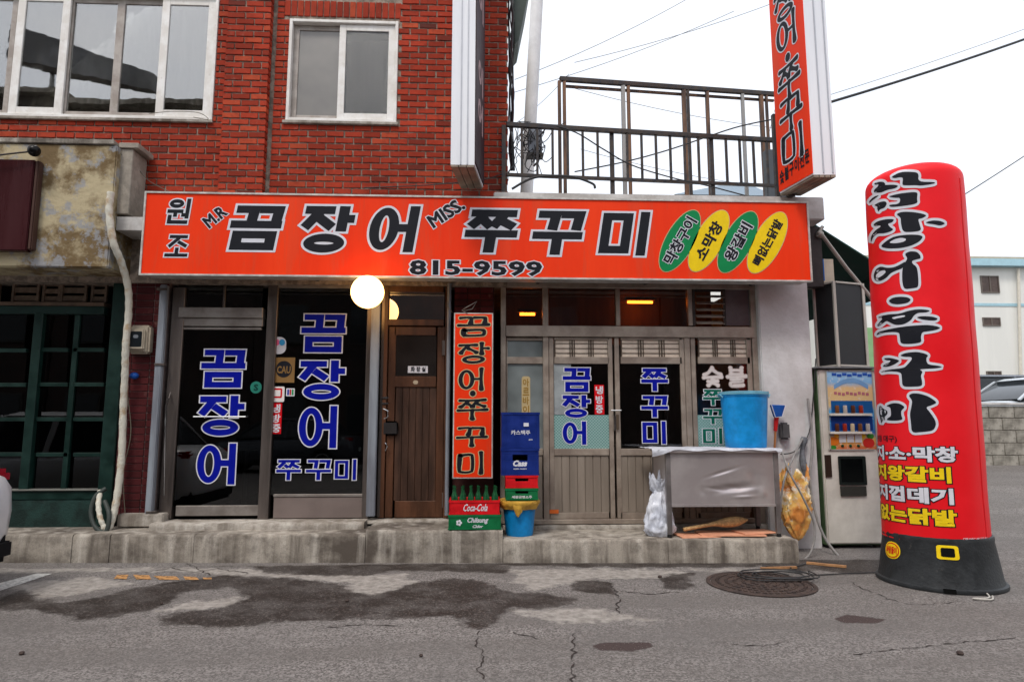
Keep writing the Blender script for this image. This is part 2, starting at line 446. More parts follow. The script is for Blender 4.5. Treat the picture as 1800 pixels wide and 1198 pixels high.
DRY = [[(-60, 998), (200, 997), (400, 998), (400, 1003), (-60, 1004)], [(905, 999), (1200, 999), (1390, 998), (1390, 1003), (905, 1004)],
       [(270, 1000), (420, 998), (520, 1008), (700, 1008), (735, 1020), (665, 1046), (610, 1040), (600, 1024), (520, 1014), (400, 1012)],
       [(900, 1000), (1100, 999), (1225, 1001), (1200, 1012), (1050, 1018), (940, 1036), (900, 1022)],
       [(275, 1073), (300, 1062), (420, 1048), (428, 1058), (330, 1074)], [(900, 1072), (1040, 1066), (1150, 1090), (1000, 1096)],
       [(0, 1028), (60, 1022), (180, 1012), (230, 1024), (120, 1050), (60, 1045)]]
HOLE = [[(1040, 1134), (1060, 1128), (1142, 1128), (1150, 1136), (1110, 1144), (1050, 1142)], [(1466, 1086), (1490, 1079), (1560, 1088), (1540, 1095), (1480, 1094)]]
CRACKS = [[(255, 1006), (300, 998), (340, 1006), (380, 999), (440, 1008)], [(330, 990), (350, 1000), (372, 1012)], [(1075, 1030), (1088, 1048), (1084, 1072), (1096, 1084)], [(1090, 1038), (1140, 1044), (1200, 1040)], [(560, 1104), (640, 1098), (720, 1102)],
          [(1008, 1198), (1004, 1170), (1012, 1150), (1003, 1128), (1014, 1108)], [(900, 1112), (930, 1118), (950, 1126)], [(846, 1108), (838, 1130), (850, 1150), (842, 1175), (850, 1198)],
          [(1490, 1020), (1520, 1035), (1560, 1052), (1600, 1062), (1640, 1062), (1690, 1056)], [(1250, 1130), (1330, 1135), (1400, 1128)], [(1500, 1150), (1600, 1140), (1700, 1128), (1800, 1120)]]
def seg_d(p, a, b):
    ab = b - a; t = max(0, min(1, (p - a).dot(ab) / max(1e-9, ab.dot(ab)))); return (p - a - ab * t).length
def inside(x, y, poly):
    c = False; j = len(poly) - 1
    for i in range(len(poly)):
        a, b = poly[i], poly[j]
        if (a.y > y) != (b.y > y) and x < (b.x - a.x) * (y - a.y) / (b.y - a.y) + a.x: c = not c
        j = i
    return c
def field(x, y, polys, boxes, soft):
    p = Vector((x, y)); best = -9
    for q, (x0, x1, y0, y1) in zip(polys, boxes):
        if x < x0 - .3 or x > x1 + .3 or y < y0 - .3 or y > y1 + .3: continue
        d = min(seg_d(p, q[i - 1], q[i]) for i in range(len(q)))
        best = max(best, d if inside(x, y, q) else -d)
    return max(0.0, min(1.0, 0.5 + best / soft))
def prep(pp):
    q = [[Vector((v.x, v.y)) for v in smooth_poly(p)] for p in pp]
    return q, [(min(v.x for v in p), max(v.x for v in p), min(v.y for v in p), max(v.y for v in p)) for p in q]
wet_q, dry_q, hole_q = prep(WET), prep(DRY), prep(HOLE)
crk = [[Vector((v.x, v.y)) for v in smooth_poly(p)] for p in CRACKS]
def axis(a, b, st, far):
    v = [a + st * i for i in range(int((b - a) / st) + 1)]; g = st
    lo, hi = a, b; l2, h2 = [], []
    while hi < far:
        g *= 1.35; lo -= g; hi += g; l2.append(lo); h2.append(hi)
    return l2[::-1] + v + h2
gx, gy = axis(-6.6, 7.4, 0.042, 900), axis(-4.6, -0.86, 0.036, 900)
vs = [(x, y, rise(x, y)) for y in gy for x in gx]
nx = len(gx)
fs = [(j * nx + i, j * nx + i + 1, (j + 1) * nx + i + 1, (j + 1) * nx + i) for j in range(len(gy) - 1) for i in range(nx - 1)]
me = bpy.data.meshes.new('road'); me.from_pydata(vs, [], fs)
at_w, at_d, at_h = [], [], []
for x, y, z in vs:
    if -7 < x < 8 and -5 < y < -0.7:
        at_w.append(field(x, y, *wet_q, 0.24)); at_d.append(field(x, y, *dry_q, 0.3)); at_h.append(field(x, y, *hole_q, 0.05))
    else: at_w.append(0); at_d.append(0); at_h.append(0)
for nme, dat in (('wet', at_w), ('dry', at_d), ('worn', at_h)):
    a = me.attributes.new(nme, 'FLOAT', 'POINT'); a.data.foreach_set('value', dat)
m = bpy.data.materials.new('asphalt'); m.use_nodes = True
t = m.node_tree; N = t.nodes.new; K = t.links.new; b = t.nodes['Principled BSDF']
tc = N('ShaderNodeTexCoord')
def tnoise(sc, det=6, ro=0.6):
    n = N('ShaderNodeTexNoise'); n.inputs['Scale'].default_value = sc; n.inputs['Detail'].default_value = det; n.inputs['Roughness'].default_value = ro
    K(tc.outputs['Object'], n.inputs['Vector']); return n.outputs[0]
def tmath(op, a, c, clamp=False):
    n = N('ShaderNodeMath'); n.operation = op; n.use_clamp = clamp
    for i, q in enumerate((a, c)):
        if isinstance(q, (int, float)): n.inputs[i].default_value = q
        else: K(q, n.inputs[i])
    return n.outputs[0]
def tmix(f, a, c):
    n = N('ShaderNodeMix'); n.data_type = 'RGBA'
    for s, q in (('Factor', f), ('A', a), ('B', c)):
        if isinstance(q, (int, float)): n.inputs[s].default_value = q
        elif isinstance(q, tuple): n.inputs[s].default_value = (*q, 1)
        else: K(q, n.inputs[s])
    return n.outputs['Result']
def tramp(v, p0, c0, p1, c1):
    n = N('ShaderNodeValToRGB'); K(v, n.inputs[0]); e = n.color_ramp.elements
    e[0].position = p0; e[0].color = (*c0, 1); e[1].position = p1; e[1].color = (*c1, 1); return n.outputs[0]
def tattr(a):
    n = N('ShaderNodeAttribute'); n.attribute_name = a; return n.outputs['Fac']
def edge(a, sc, amt):          # ragged version of a soft mask
    e = tmath('ADD', tattr(a), tmath('MULTIPLY', tmath('SUBTRACT', tnoise(sc, 7, 0.7), 0.5), amt))
    return tmath('MULTIPLY', tmath('SUBTRACT', e, 0.42), 4.5, True)
grain = tnoise(75, 6, 0.9); mid = tnoise(14, 6, 0.7); big = tnoise(0.9, 5, 0.6)
base = tramp(grain, 0.36, (0.07, 0.062, 0.058), 0.64, (0.285, 0.262, 0.248))
v2 = N('ShaderNodeTexVoronoi'); v2.inputs['Scale'].default_value = 95; K(tc.outputs['Object'], v2.inputs['Vector'])
sep = N('ShaderNodeSeparateColor'); K(v2.outputs['Color'], sep.inputs[0]); stone = sep.outputs[0]
base = tmix(tmath('MULTIPLY', tmath('GREATER_THAN', stone, .72), .55), base, (0.34, 0.315, 0.30))
base = tmix(tmath('MULTIPLY', tmath('LESS_THAN', stone, .30), .6), base, (0.05, 0.043, 0.04))
lane_m = N('ShaderNodeMapping'); lane_m.inputs['Scale'].default_value = (.35, 2.2, 1); K(tc.outputs['Object'], lane_m.inputs[0])
lane = N('ShaderNodeTexNoise'); lane.inputs['Scale'].default_value = 1.1; lane.inputs['Detail'].default_value = 6; lane.inputs['Roughness'].default_value = .65; K(lane_m.outputs[0], lane.inputs['Vector'])
base = tmix(tramp(lane.outputs[0], .42, (.55,) * 3, .58, (0, 0, 0)), base, (0.12, 0.108, 0.10))
base = tmix(tramp(big, 0.38, (0, 0, 0), 0.66, (0.5,) * 3), base, (0.135, 0.125, 0.12))
base = tmix(tramp(mid, 0.52, (0, 0, 0), 0.75, (0.45,) * 3), base, (0.10, 0.092, 0.088))
drymask = edge('dry', 5, 1.9)
base = tmix(tmath('MULTIPLY', drymask, 0.75), base, tramp(mid, 0.35, (0.20, 0.18, 0.16), 0.65, (0.44, 0.41, 0.375)))
wetmask = edge('wet', 4, 1.7)
wetcol = tramp(grain, 0.38, (0.008, 0.006, 0.005), 0.72, (0.062, 0.047, 0.040))
wetmask = tmath('MULTIPLY', wetmask, tramp(tnoise(3.5, 7, .7), .36, (.62,) * 3, .56, (1, 1, 1)))
wetcol = tmix(tmath('MULTIPLY', tmath('GREATER_THAN', stone, .90), .45), wetcol, (0.16, 0.135, 0.12))
base = tmix(tmath('MULTIPLY', wetmask, 0.97), base, wetcol)
hole = edge('worn', 40, 0.9)
base = tmix(hole, base, tramp(grain, 0.3, (0.02, 0.016, 0.015), 0.7, (0.10, 0.07, 0.066)))
# fleck of light and dark aggregate
vor = N('ShaderNodeTexVoronoi'); vor.inputs['Scale'].default_value = 55; K(tc.outputs['Object'], vor.inputs['Vector'])
base = tmix(tmath('MULTIPLY', tramp(vor.outputs['Distance'], 0.08, (1, 1, 1), 0.16, (0, 0, 0)), tmath('MULTIPLY', tmath('GREATER_THAN', tnoise(18, 2), 0.50), 0.75)), base, (0.42, 0.40, 0.37))
K(base, b.inputs['Base Color']); b.inputs['Specular IOR Level'].default_value = 0.22
K(tmath('SUBTRACT', 0.90, tmath('MULTIPLY', wetmask, tmath('ADD', 0.16, tmath('MULTIPLY', mid, 0.22)))), b.inputs['Roughness'])
bp = N('ShaderNodeBump'); bp.inputs['Distance'].default_value = 0.008; bp.inputs['Strength'].default_value = 0.55
K(tmath('SUBTRACT', tmath('ADD', grain, tmath('MULTIPLY', mid, 0.6)), tmath('MULTIPLY', hole, 1.5)), bp.inputs['Height']); K(bp.outputs[0], b.inputs['Normal'])
me.materials.append(m)
road = bpy.data.objects.new('road', me); COL.objects.link(road); tag(road, kind='structure')
for p in me.polygons: p.use_smooth = True

def ground_patch(name, px, m, z, **k):
    b = MB(); b.add([Vector((v.x, v.y, z)) for v in smooth_poly(px)], [tuple(range(len(px)))]); return b.build(name, m, smooth=False, **k)
tar = mat('crack_dark', (.045, .035, .032), .95, var=.4, scale=30)
for ci, c in enumerate(crk):
    rn = random.Random(ci); b = MB(); L_, R_ = [], []
    for i in range(len(c) - 1):
        d = c[i + 1] - c[i]; n = max(2, int(d.length / .035)); nn = Vector((-d.y, d.x)).normalized()
        for k in range(n):
            p = c[i] + d * k / n + nn * rn.uniform(-.018, .018); w_ = rn.uniform(.001, .008) * (0.3 if rn.random() < .2 else 1)
            L_.append(p + nn * w_); R_.append(p - nn * w_)
    for i in range(len(L_) - 1): b.add([(q.x, q.y, .0035) for q in (R_[i], R_[i + 1], L_[i + 1], L_[i])], [(0, 1, 2, 3)])
    b.build('road_crack', tar, smooth=False, kind='structure')
paint = mat('road_paint', (0.62, 0.61, 0.58), 0.8, var=0.5, scale=30, lo=0.4, hi=0.55, bump=0.3)
paint2 = mat('yellow_paint', (0.46, 0.24, 0.09), 0.8, var=0.7, scale=22, lo=0.42, hi=0.52, bump=0.3)
ground_patch('parking_line', [(-60, 1058), (-60, 1040), (64, 1008), (92, 1008)], paint, 0.004, kind='structure')
for q in ([(206, 1010), (226, 1010), (222, 1018), (200, 1017)], [(234, 1010), (262, 1011), (266, 1018), (240, 1018)], [(270, 1012), (310, 1013), (316, 1019), (280, 1019)], [(322, 1013), (345, 1014), (350, 1019), (326, 1019)], [(356, 1015), (372, 1015), (372, 1018), (358, 1018)]):
    ground_patch('yellow_dash', q, paint2, 0.004, kind='structure')

def concrete(name, base, dark, pale):
    m = bpy.data.materials.new(name); m.use_nodes = True
    global t, N, K, tc
    t = m.node_tree; N = t.nodes.new; K = t.links.new; b = t.nodes['Principled BSDF']; tc = N('ShaderNodeTexCoord')
    geo = N('ShaderNodeNewGeometry')
    def wn(sx, sz, det=8, ro=0.62, sc=1.0):
        mp = N('ShaderNodeMapping'); mp.inputs['Scale'].default_value = (sx, sx, sz); K(geo.outputs['Position'], mp.inputs[0])
        n = N('ShaderNodeTexNoise'); n.inputs['Scale'].default_value = sc; n.inputs['Detail'].default_value = det; n.inputs['Roughness'].default_value = ro
        K(mp.outputs[0], n.inputs['Vector']); return n.outputs[0]
    big, run_, mid, grit = wn(1.1, 1.6, 9, .68), wn(9, .9, 6, .6), wn(7, 7, 9, .75), wn(90, 90, 4, .8)
    col = tmix(tramp(big, .40, (1, 1, 1), .60, (0, 0, 0)), base, dark)
    col = tmix(tramp(run_, .50, (0, 0, 0), .68, (.55,) * 3), col, pale)
    col = tmix(tramp(run_, .32, (.7,) * 3, .46, (0, 0, 0)), col, dark)
    col = tmix(tramp(mid, .50, (0, 0, 0), .70, (.65,) * 3), col, tuple(c * .75 for c in dark))
    col = tmix(tramp(grit, .30, (.5,) * 3, .50, (0, 0, 0)), col, dark)
    K(col, b.inputs['Base Color']); b.inputs['Roughness'].default_value = .9; b.inputs['Specular IOR Level'].default_value = .25
    bp = N('ShaderNodeBump'); bp.inputs['Distance'].default_value = .012; bp.inputs['Strength'].default_value = .5
    K(tmath('ADD', mid, tmath('MULTIPLY', grit, .4)), bp.inputs['Height']); K(bp.outputs[0], b.inputs['Normal'])
    MATS[name] = m
    return m
# ---- concrete platform, in cast lengths with open joints
conc = concrete('old_concrete', (0.33, 0.295, 0.25), (0.085, 0.07, 0.058), (0.56, 0.52, 0.46))
conc_l = concrete('pale_concrete', (0.43, 0.395, 0.35), (0.15, 0.125, 0.10), (0.60, 0.57, 0.52))
plat = thing('platform', 'stained concrete step running along the foot of the shops', None, (0, -0.5, 0), kind='structure')
YE = -0.70
edge_y = lambda x: -.70 - .0464 * max(-9, min(4, x))
def bumpy_slab(x0, x1, z0, z1, yf, y1):
    """a cast length with worn, slightly wavy arris"""
    b = MB(); n = max(2, int((x1 - x0) / 0.09)); q = []
    for i in range(n + 1):
        x = x0 + (x1 - x0) * i / n; y0 = yf(x) if callable(yf) else yf; r = 0.016 + 0.014 * random.random(); w_ = random.uniform(-.006, .006)
        q.append([(x, y0 + w_, z0), (x, y0 + w_, z1 - r * 1.2), (x, y0 + r * 0.4 + w_, z1 - r * 0.3), (x, y0 + r * 1.4 + w_, z1 + random.uniform(-.003, .003)), (x, y1, z1), (x, y1, z0)])
    vs = [v for r_ in q for v in r_]; k = 6
    fs = [(i * k + j, (i + 1) * k + j, (i + 1) * k + (j + 1) % k, i * k + (j + 1) % k) for i in range(n) for j in range(k)]
    fs += [tuple(range(k))[::-1], tuple(range(n * k, n * k + k))]
    b.add(vs, [f[::-1] for f in fs]); return b
joints = [-80, 105, 175, 330, 640, 884, 1170, 1392]
for a, c in zip(joints, joints[1:]):
    x0, x1 = X(a, 965, YE) + 0.002, X(c, 965, YE) - 0.002
    bumpy_slab(x0 if a > -80 else -9, x1, -0.2, HP + (.085 if a == 640 else .045 if a < 640 else 0), edge_y, 0.0).build('slab', conc, plat, angle=50)
# low threshold step in front of the glass shop, and the raised end of the next shop
bumpy_slab(X(262, 915, -.3), X(640, 915, -.3), HP + .03, HP + 0.107, -0.30, 0.03).build('threshold', conc_l, plat, angle=50)
bumpy_slab(X(642, 915, -.2), X(880, 915, -.2), HP + .07, HP + 0.106, -0.14, 0.03).build('threshold', conc_l, plat, angle=50)
bumpy_slab(X(884, 922, -.1), X(1400, 922, -.1), HP - .01, HP + 0.036, -0.10, 0.03).build('threshold', conc_l, plat, angle=50)

# ================================================================ BRICK BUILDING
YW, YP = -0.10, -0.20
mortar = mat('mortar', (0.36, 0.29, 0.235), 0.95, var=0.55, scale=12, bump=0.5, bscale=80)
def brick_mat(name, attr, base, dark, light, soot=0.5):
    m = bpy.data.materials.new(name); m.use_nodes = True
    global t, N, K, tc
    t = m.node_tree; N = t.nodes.new; K = t.links.new; b = t.nodes['Principled BSDF']
    tc = N('ShaderNodeTexCoord')
    geo = N('ShaderNodeNewGeometry')
    class _T: outputs = {'Object': geo.outputs['Position']}
    tc = _T
    if attr: tone = tattr('tone')
    else:
        oi = N('ShaderNodeObjectInfo'); tone = oi.outputs['Random']
    n = N('ShaderNodeValToRGB'); K(tone, n.inputs[0]); e = n.color_ramp.elements
    e[0].position = 0; e[0].color = (*dark, 1); e[1].position = 1; e[1].color = (*light, 1)
    q = e.new(0.07); q.color = (*[c * .62 for c in base], 1); q = e.new(0.45); q.color = (*base, 1); q = e.new(0.85); q.color = (*[c * 1.12 for c in base], 1)
    col = n.outputs[0]
    mid = tnoise(16, 7, 0.7)
    col = tmix(tramp(mid, 0.5, (0, 0, 0), 0.68, (soot,) * 3), col, tuple(c * 0.35 + 0.01 for c in base))
    col = tmix(tramp(tnoise(26, 6, 0.75), 0.66, (0, 0, 0), 0.74, (0.55,) * 3), col, (0.45, 0.36, 0.31))
    col = tmix(tramp(tnoise(1.3, 4, 0.6), 0.36, (0.55,) * 3, 0.60, (0, 0, 0)), col, tuple(c * 0.5 for c in base))
    col = tmix(tramp(tnoise(.55, 8, .7), .47, (0, 0, 0), .64, (.42,) * 3), col, tuple(c * 0.42 for c in base))
    col = tmix(tramp(tnoise(3.1, 8, .8), .60, (0, 0, 0), .70, (.40,) * 3), col, (0.40, 0.27, 0.22))
    K(col, b.inputs['Base Color']); b.inputs['Roughness'].default_value = 0.82; b.inputs['Specular IOR Level'].default_value = 0.15
    bp = N('ShaderNodeBump'); bp.inputs['Distance'].default_value = 0.006; bp.inputs['Strength'].default_value = 0.6
    K(tnoise(70, 6, 0.7), bp.inputs['Height']); K(bp.outputs[0], b.inputs['Normal'])
    return m
RED = (0.40, 0.046, 0.021)
bm1 = brick_mat('red_brick', False, RED, (0.09, 0.028, 0.022), (0.50, 0.085, 0.035))
bm2 = brick_mat('red_brick_far', True, RED, (0.09, 0.028, 0.022), (0.50, 0.085, 0.035))
tile1 = brick_mat('maroon_tile', False, (0.095, 0.016, 0.018), (0.05, 0.010, 0.012), (0.14, 0.024, 0.026), 0.3)

bld = thing('brick_building', 'red brick building with white framed upstairs windows and glass shopfront below', 'building', (-3, 0, HP))
XR = X(893, 180, YW)                       # right corner of the brickwork
W1 = (X(-150, 100, YW), X(380, 100, YW), Z(190, 208, YW), Z(190, -14, YW))
W2 = (X(506, 120, YW), X(699, 120, YW), Z(600, 214, YW), Z(600, 36, YW))
ZB, ZT = Z(600, 352, YW), Z(600, -90, YW)
PIL = (X(393, 150, YP), X(470, 150, YP))
b = MB()
# core wall behind the bricks, with the two openings
def wall_with_holes(b, x0, x1, z0, z1, holes, y0, y1):
    xs = sorted({x0, x1} | {h[0] for h in holes} | {h[1] for h in holes}); xs = [x for x in xs if x0 <= x <= x1]
    for a, c in zip(xs, xs[1:]):
        hs = sorted([h for h in holes if h[0] <= a + 1e-6 and h[1] >= c - 1e-6], key=lambda h: h[2]); z = z0
        for h in hs:
            if h[2] > z: b.box(a, c, y0, y1, z, h[2])
            z = h[3]
        if z < z1: b.box(a, c, y0, y1, z, z1)
ZF = Z(300, 497, YW)
wall_with_holes(b, -7.6, XR - 0.006, ZF, ZT, [(max(-7.5, W1[0]), W1[1], W1[2], W1[3]), W2], YW + 0.012, 0.14)
b.box(PIL[0] + 0.012, PIL[1] - 0.012, YP + 0.012, YW + 0.0125, ZF + .3, ZT)
b.box(-7.6, XR - 0.006, 0.14, 0.20, ZT - 0.3, ZT)
b.build('wall', mortar, bld, smooth=False)
b = MB(); b.box(XR - 0.25, XR - 0.02, 0.15, 6.0, ZF, ZT); b.box(-7.6, XR - 0.26, 5.8, 6.0, ZF, ZT); b.box(-7.6, XR - 0.27, 0.21, 5.8, ZT - 0.2, ZT - 0.05)
b.build('back_wall', mortar, bld, smooth=False)
# bricks
PX_, PZ_ = 0.2005, 0.0733
pool = []
def clip_add(x0, x1, z0, z1, y, d, vert=False):
    if x1 - x0 > 0.025: pool.append((x0, x1, z0, z1, y, d, vert))
def run(xa, xb, y, d, skip, z0=None):
    r = 0; z = z0 or ZB
    while z < ZT - 0.08:
        zz0, zz1 = z, z + PZ_ - 0.013 + random.uniform(-.0022, .0022)
        x = xa - (PX_ / 2 if r % 2 else 0)
        while x < xb:
            a, c = max(x, xa) + 0.0, min(x + PX_ - 0.012 - random.choice((0, 0, .002, .005)), xb)
            segs = [(a, c)]
            for h in skip:
                n2 = []
                for (p, q) in segs:
                    if zz1 - 0.012 > h[2] and zz0 + 0.012 < h[3]:
                        if p < h[0]: n2.append((p, min(q, h[0])))
                        if q > h[1]: n2.append((max(p, h[1]), q))
                    else: n2.append((p, q))
                segs = n2
            for p, q in segs: clip_add(p, q, zz0, zz1, y, d)
            x += PX_
        z += PZ_; r += 1
SOL = (X(500, 20, YW), X(703, 20, YW), Z(600, 30, YW), Z(600, 30, YW) + 0.2)
W1h = (W1[0] - 1, W1[1] + 0.004, W1[2] - 0.004, W1[3] + 0.004); W2h = (W2[0] - .004, W2[1] + .004, W2[2] - .004, W2[3] + .004)
run(-5.75, XR, YW, 0.05, [W1h, W2h, (PIL[0] - .01, PIL[1] + .01, -9, 99), SOL, (X(468, 150, YW), X(482, 150, YW), -9, 99)])
run(PIL[0], PIL[1], YP, 0.09, [], ZB)
x = SOL[0] + .003
while x < SOL[1] - 0.05:
    clip_add(x, x + 0.0625, SOL[2], SOL[2] + 0.192, YW, 0.05, True); x += 0.0732
# the 300 nearest are single bricks
pool.sort(key=lambda q: (Vector(((q[0] + q[1]) / 2, q[4], (q[2] + q[3]) / 2)) - CAM).length - (q[1] - q[0]) * 3)
def brick_mesh(b, L_, H_, d, rn):
    """a hand-worn brick, face towards -Y, origin at the middle of its face"""
    nx_ = 4; c = 0.004
    prof = lambda s: [(-L_ / 2 + c, s * H_ / 2)] + [(-L_ / 2 + L_ * i / nx_, s * (H_ / 2 + rn.uniform(-.0035, .001))) for i in range(1, nx_)] + [(L_ / 2 - c, s * H_ / 2)]
    lo, hi = prof(-1), prof(1)[::-1]
    ringp = lo + [(L_ / 2, -H_ / 2 + c), (L_ / 2, H_ / 2 - c)] + hi + [(-L_ / 2, H_ / 2 - c), (-L_ / 2, -H_ / 2 + c)]
    k = len(ringp); ty = [rn.uniform(-.003, .003) for _ in range(3)]
    f = [(x * 0.985, ty[0] + ty[1] * x / L_ + rn.uniform(-.001, .001), z * 0.94) for x, z in ringp]
    g = [(x, 0.006 + ty[0], z) for x, z in ringp]; h = [(x, d, z) for x, z in ringp]
    o = 0; vs = f + g + h
    fs = [tuple(range(k))] + [(i, i + k, (i + 1) % k + k, (i + 1) % k) for i in range(k)] + [(i + k, i + 2 * k, (i + 1) % k + 2 * k, (i + 1) % k + k) for i in range(k)]
    return vs, fs
variants = {}
def placed(q): return Vector(((q[0] + q[1]) / 2, q[4], (q[2] + q[3]) / 2))
for i, q in enumerate(pool[:300]):
    key = (round(q[1] - q[0], 2), q[6], round(q[5], 2), i % 11)
    if key not in variants:
        bb = MB(); vs_, fs_ = brick_mesh(None, q[1] - q[0], q[3] - q[2], q[5], random.Random(i)); bb.add(vs_, fs_); q = q
        o = bb.build('brick', bm1, bld, local=True, angle=40); variants[key] = o.data
    else:
        o = bpy.data.objects.new('brick', variants[key]); COL.objects.link(o); o.parent = bld
    o.location = placed(q) - WL[bld.name]
bb = MB()
for i, q in enumerate(pool[300:]):
    vs_, fs_ = brick_mesh(None, q[1] - q[0], q[3] - q[2], q[5], random.Random(i + 999)); c = placed(q)
    bb.add([Vector(v) + c for v in vs_], fs_); bb.tone += [random.random()] * len(fs_)
bb.build('brick', bm2, bld, kind='stuff', smooth=False)

# ---- upstairs windows
pvc = mat('white_pvc', (0.80, 0.79, 0.77), 0.4, col2=(0.68, 0.65, 0.61), scale=5, detail=8, fleck=0.2, fcol=(0.30, 0.25, 0.2), fscale=14, fpos=0.6)
pvc_g = mat('dirty_pvc', (0.42, 0.38, 0.35), 0.5, col2=(0.30, 0.26, 0.23), scale=6)
up_glass = glass('upstairs_glass', (0.66, 0.66, 0.63), 0.20, 0.012, 0.06)
up_dark = glass('frosted_glass', (0.34, 0.37, 0.38), 0.07, 0.22, 0.5)
screen = glass('insect_screen', (0.45, 0.42, 0.38), 0.10, 0.4, 0.0, 0.35, (0.30, 0.27, 0.23))
def sash(win, x0, x1, z0, z1, y, fw, m, gm, name='sash'):
    b = MB(); d = 0.03
    b.box(x0, x0 + fw, y, y + d, z0, z1); b.box(x1 - fw, x1, y, y + d, z0, z1)
    b.box(x0 + fw, x1 - fw, y + .001, y + d, z0, z0 + fw); b.box(x0 + fw, x1 - fw, y + .001, y + d, z1 - fw, z1)
    s = b.build(name, m, win, bevel=0.003)
    p = MB(); p.box(x0 + fw - .002, x1 - fw + .002, y + 0.014, y + 0.018, z0 + fw - .002, z1 - fw + .002)
    p.build('pane', gm, win, smooth=False)
def window_frame(W, y, name='window'):
    x0, x1, z0, z1 = W; b = MB(); t_ = 0.035; y0, y1 = y, y + 0.12
    b.box(x0, x0 + t_, y0, y1, z0, z1); b.box(x1 - t_, x1, y0, y1, z0, z1)
    b.box(x0 + t_, x1 - t_, y0 + .002, y1, z0, z0 + t_); b.box(x0 + t_, x1 - t_, y0 + .002, y1, z1 - t_, z1)
    return b.build(name, pvc, bld, bevel=0.004)
yw = YW - 0.015
wn = window_frame((max(W1[0], -7.4), W1[1], W1[2], W1[3]), yw)
zz0, zz1 = W1[2] + .036, W1[3] - .036
def xs1(p): return X(p, 110, yw)
sash(wn, -7.3, xs1(14) - .004, zz0, zz1, yw + .07, .06, pvc_g, up_glass)
sash(wn, xs1(18), xs1(112), zz0, zz1, yw + .03, .085, pvc, up_glass)
sash(wn, xs1(104), xs1(206), zz0, zz1, yw + .07, .065, pvc_g, up_glass)
sash(wn, xs1(192), xs1(283), zz0, zz1, yw + .072, .065, pvc_g, up_glass)
sash(wn, xs1(276), W1[1] - .036, zz0, zz1, yw + .03, .085, pvc, up_glass)
wn2 = window_frame(W2, yw)
zz0, zz1 = W2[2] + .036, W2[3] - .036
sash(wn2, W2[0] + .036, xs1(604), zz0, zz1, yw + .07, .06, pvc_g, screen)
sash(wn2, xs1(594), W2[1] - .036, zz0, zz1, yw + .03, .075, pvc, up_dark)
b = MB(); b.box(-7.5, W1[1] + .01, YW - .03, YW + .1, W1[2] - .035, W1[2] - .002); b.build('sill', conc_l, wn, bevel=.004)
b = MB(); b.box(W2[0] - .03, W2[1] + .02, YW - .03, YW + .1, W2[2] - .035, W2[2] - .002); b.build('sill', conc_l, wn2, bevel=.004)
curt = mat('sky_tone_curtain', (0.70, 0.66, 0.60), 0.9, col2=(0.28, 0.26, 0.235), scale=1.4, lo=.38, hi=.6, streak=True)  # curtain added; its pale and dark mottle stands for sky mirrored in the panes
def curtain(x0, x1, z0, z1, y, m, parent, n=60, amp=.02, name='curtain'):
    b = MB(); vs = []
    for i in range(n + 1):
        x = x0 + (x1 - x0) * i / n; yy = y + amp * math.sin(i * 1.1) + amp * .5 * math.sin(i * .37)
        vs += [(x, yy, z0), (x, yy * 1.0, z1)]
    b.add(vs, [(2 * i, 2 * i + 2, 2 * i + 3, 2 * i + 1) for i in range(n)]); return b.build(name, m, parent, angle=80)
curtain(-7.3, W1[1], W1[2], W1[3], 0.16, curt, wn, 140)
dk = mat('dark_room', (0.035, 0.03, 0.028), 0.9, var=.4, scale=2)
curtain(W2[0], W2[1], W2[2], W2[3], 0.30, mat('grey_curtain', (0.16, 0.155, 0.15), .9, var=.3, streak=True), wn2, 40)

# ================================================================ GLASS SHOPFRONT (left of the brown door)
alu = mat('bronze_aluminium', (0.20, 0.17, 0.155), 0.38, 0.75, col2=(0.13, 0.11, 0.10), scale=5, streak=True, rvar=.12)
alu2 = mat('grey_aluminium', (0.34, 0.31, 0.285), 0.42, 0.55, col2=(0.25, 0.22, 0.20), scale=4, detail=8, rvar=.12)
chrome = mat('chrome', (0.75, 0.75, 0.74), 0.15, 1.0, var=.1, rvar=.05)
darkglass = glass('shop_glass', (0.50, 0.52, 0.52), 0.045, 0.0, 0.02)
bluegrey = mat('blue_grey_post', (0.30, 0.335, 0.38), 0.45, 0.2, col2=(0.19, 0.20, 0.23), scale=5, streak=True, fleck=.7, fcol=(.12, .10, .09), fscale=14)
blue_ink, white_ink, black_ink = flat('#06149c', .9, .4, 'blue_film'), flat('#e8e8f0', .85, .4, 'white_film'), flat('#22232b', .8, .5, 'black_film')
red_ink = flat('#d8121f', .95, .4, 'red_film'); cream_ink = flat('#d8c090', .8, .5, 'cream_film'); green_ink = flat('#0f6b58', .8, .4, 'green_film')
yellow_ink = flat('#f5d21e', .95, .4, 'yellow_film'); pink_ink = flat('#d9c7c2', .8, .5, 'faded_film')
def fr_box(b, px0, py0, px1, py1, y0=-.03, y1=.04, mi=0): return pbox(b, px0, py0, px1, py1, y0, y1, mi)
G0 = 0.0
sf = MB()
fr_box(sf, 291, 505, 313, 912, -.04, .05); fr_box(sf, 462, 500, 480, 912, -.04, .05); fr_box(sf, 641, 500, 652, 912, -.04, .05)
sf.build('shopfront_frame', alu, bld, bevel=.004)
hd = MB(); fr_box(hd, 313.5, 540, 461.5, 558, -.055, .06); fr_box(hd, 313.5, 559, 461.5, 573, -.03, .05); hd.build('door_header', alu2, bld, bevel=.004)
tr = MB(); fr_box(tr, 392, 498, 396, 539.5, -.02, .02); fr_box(tr, 313.5, 494, 461.5, 500, -.02, .04); tr.build('transom', alu, bld, bevel=.002)
sheet_px('pane', 313, 498, 462, 540, 0.0, darkglass, bld, smooth=False)
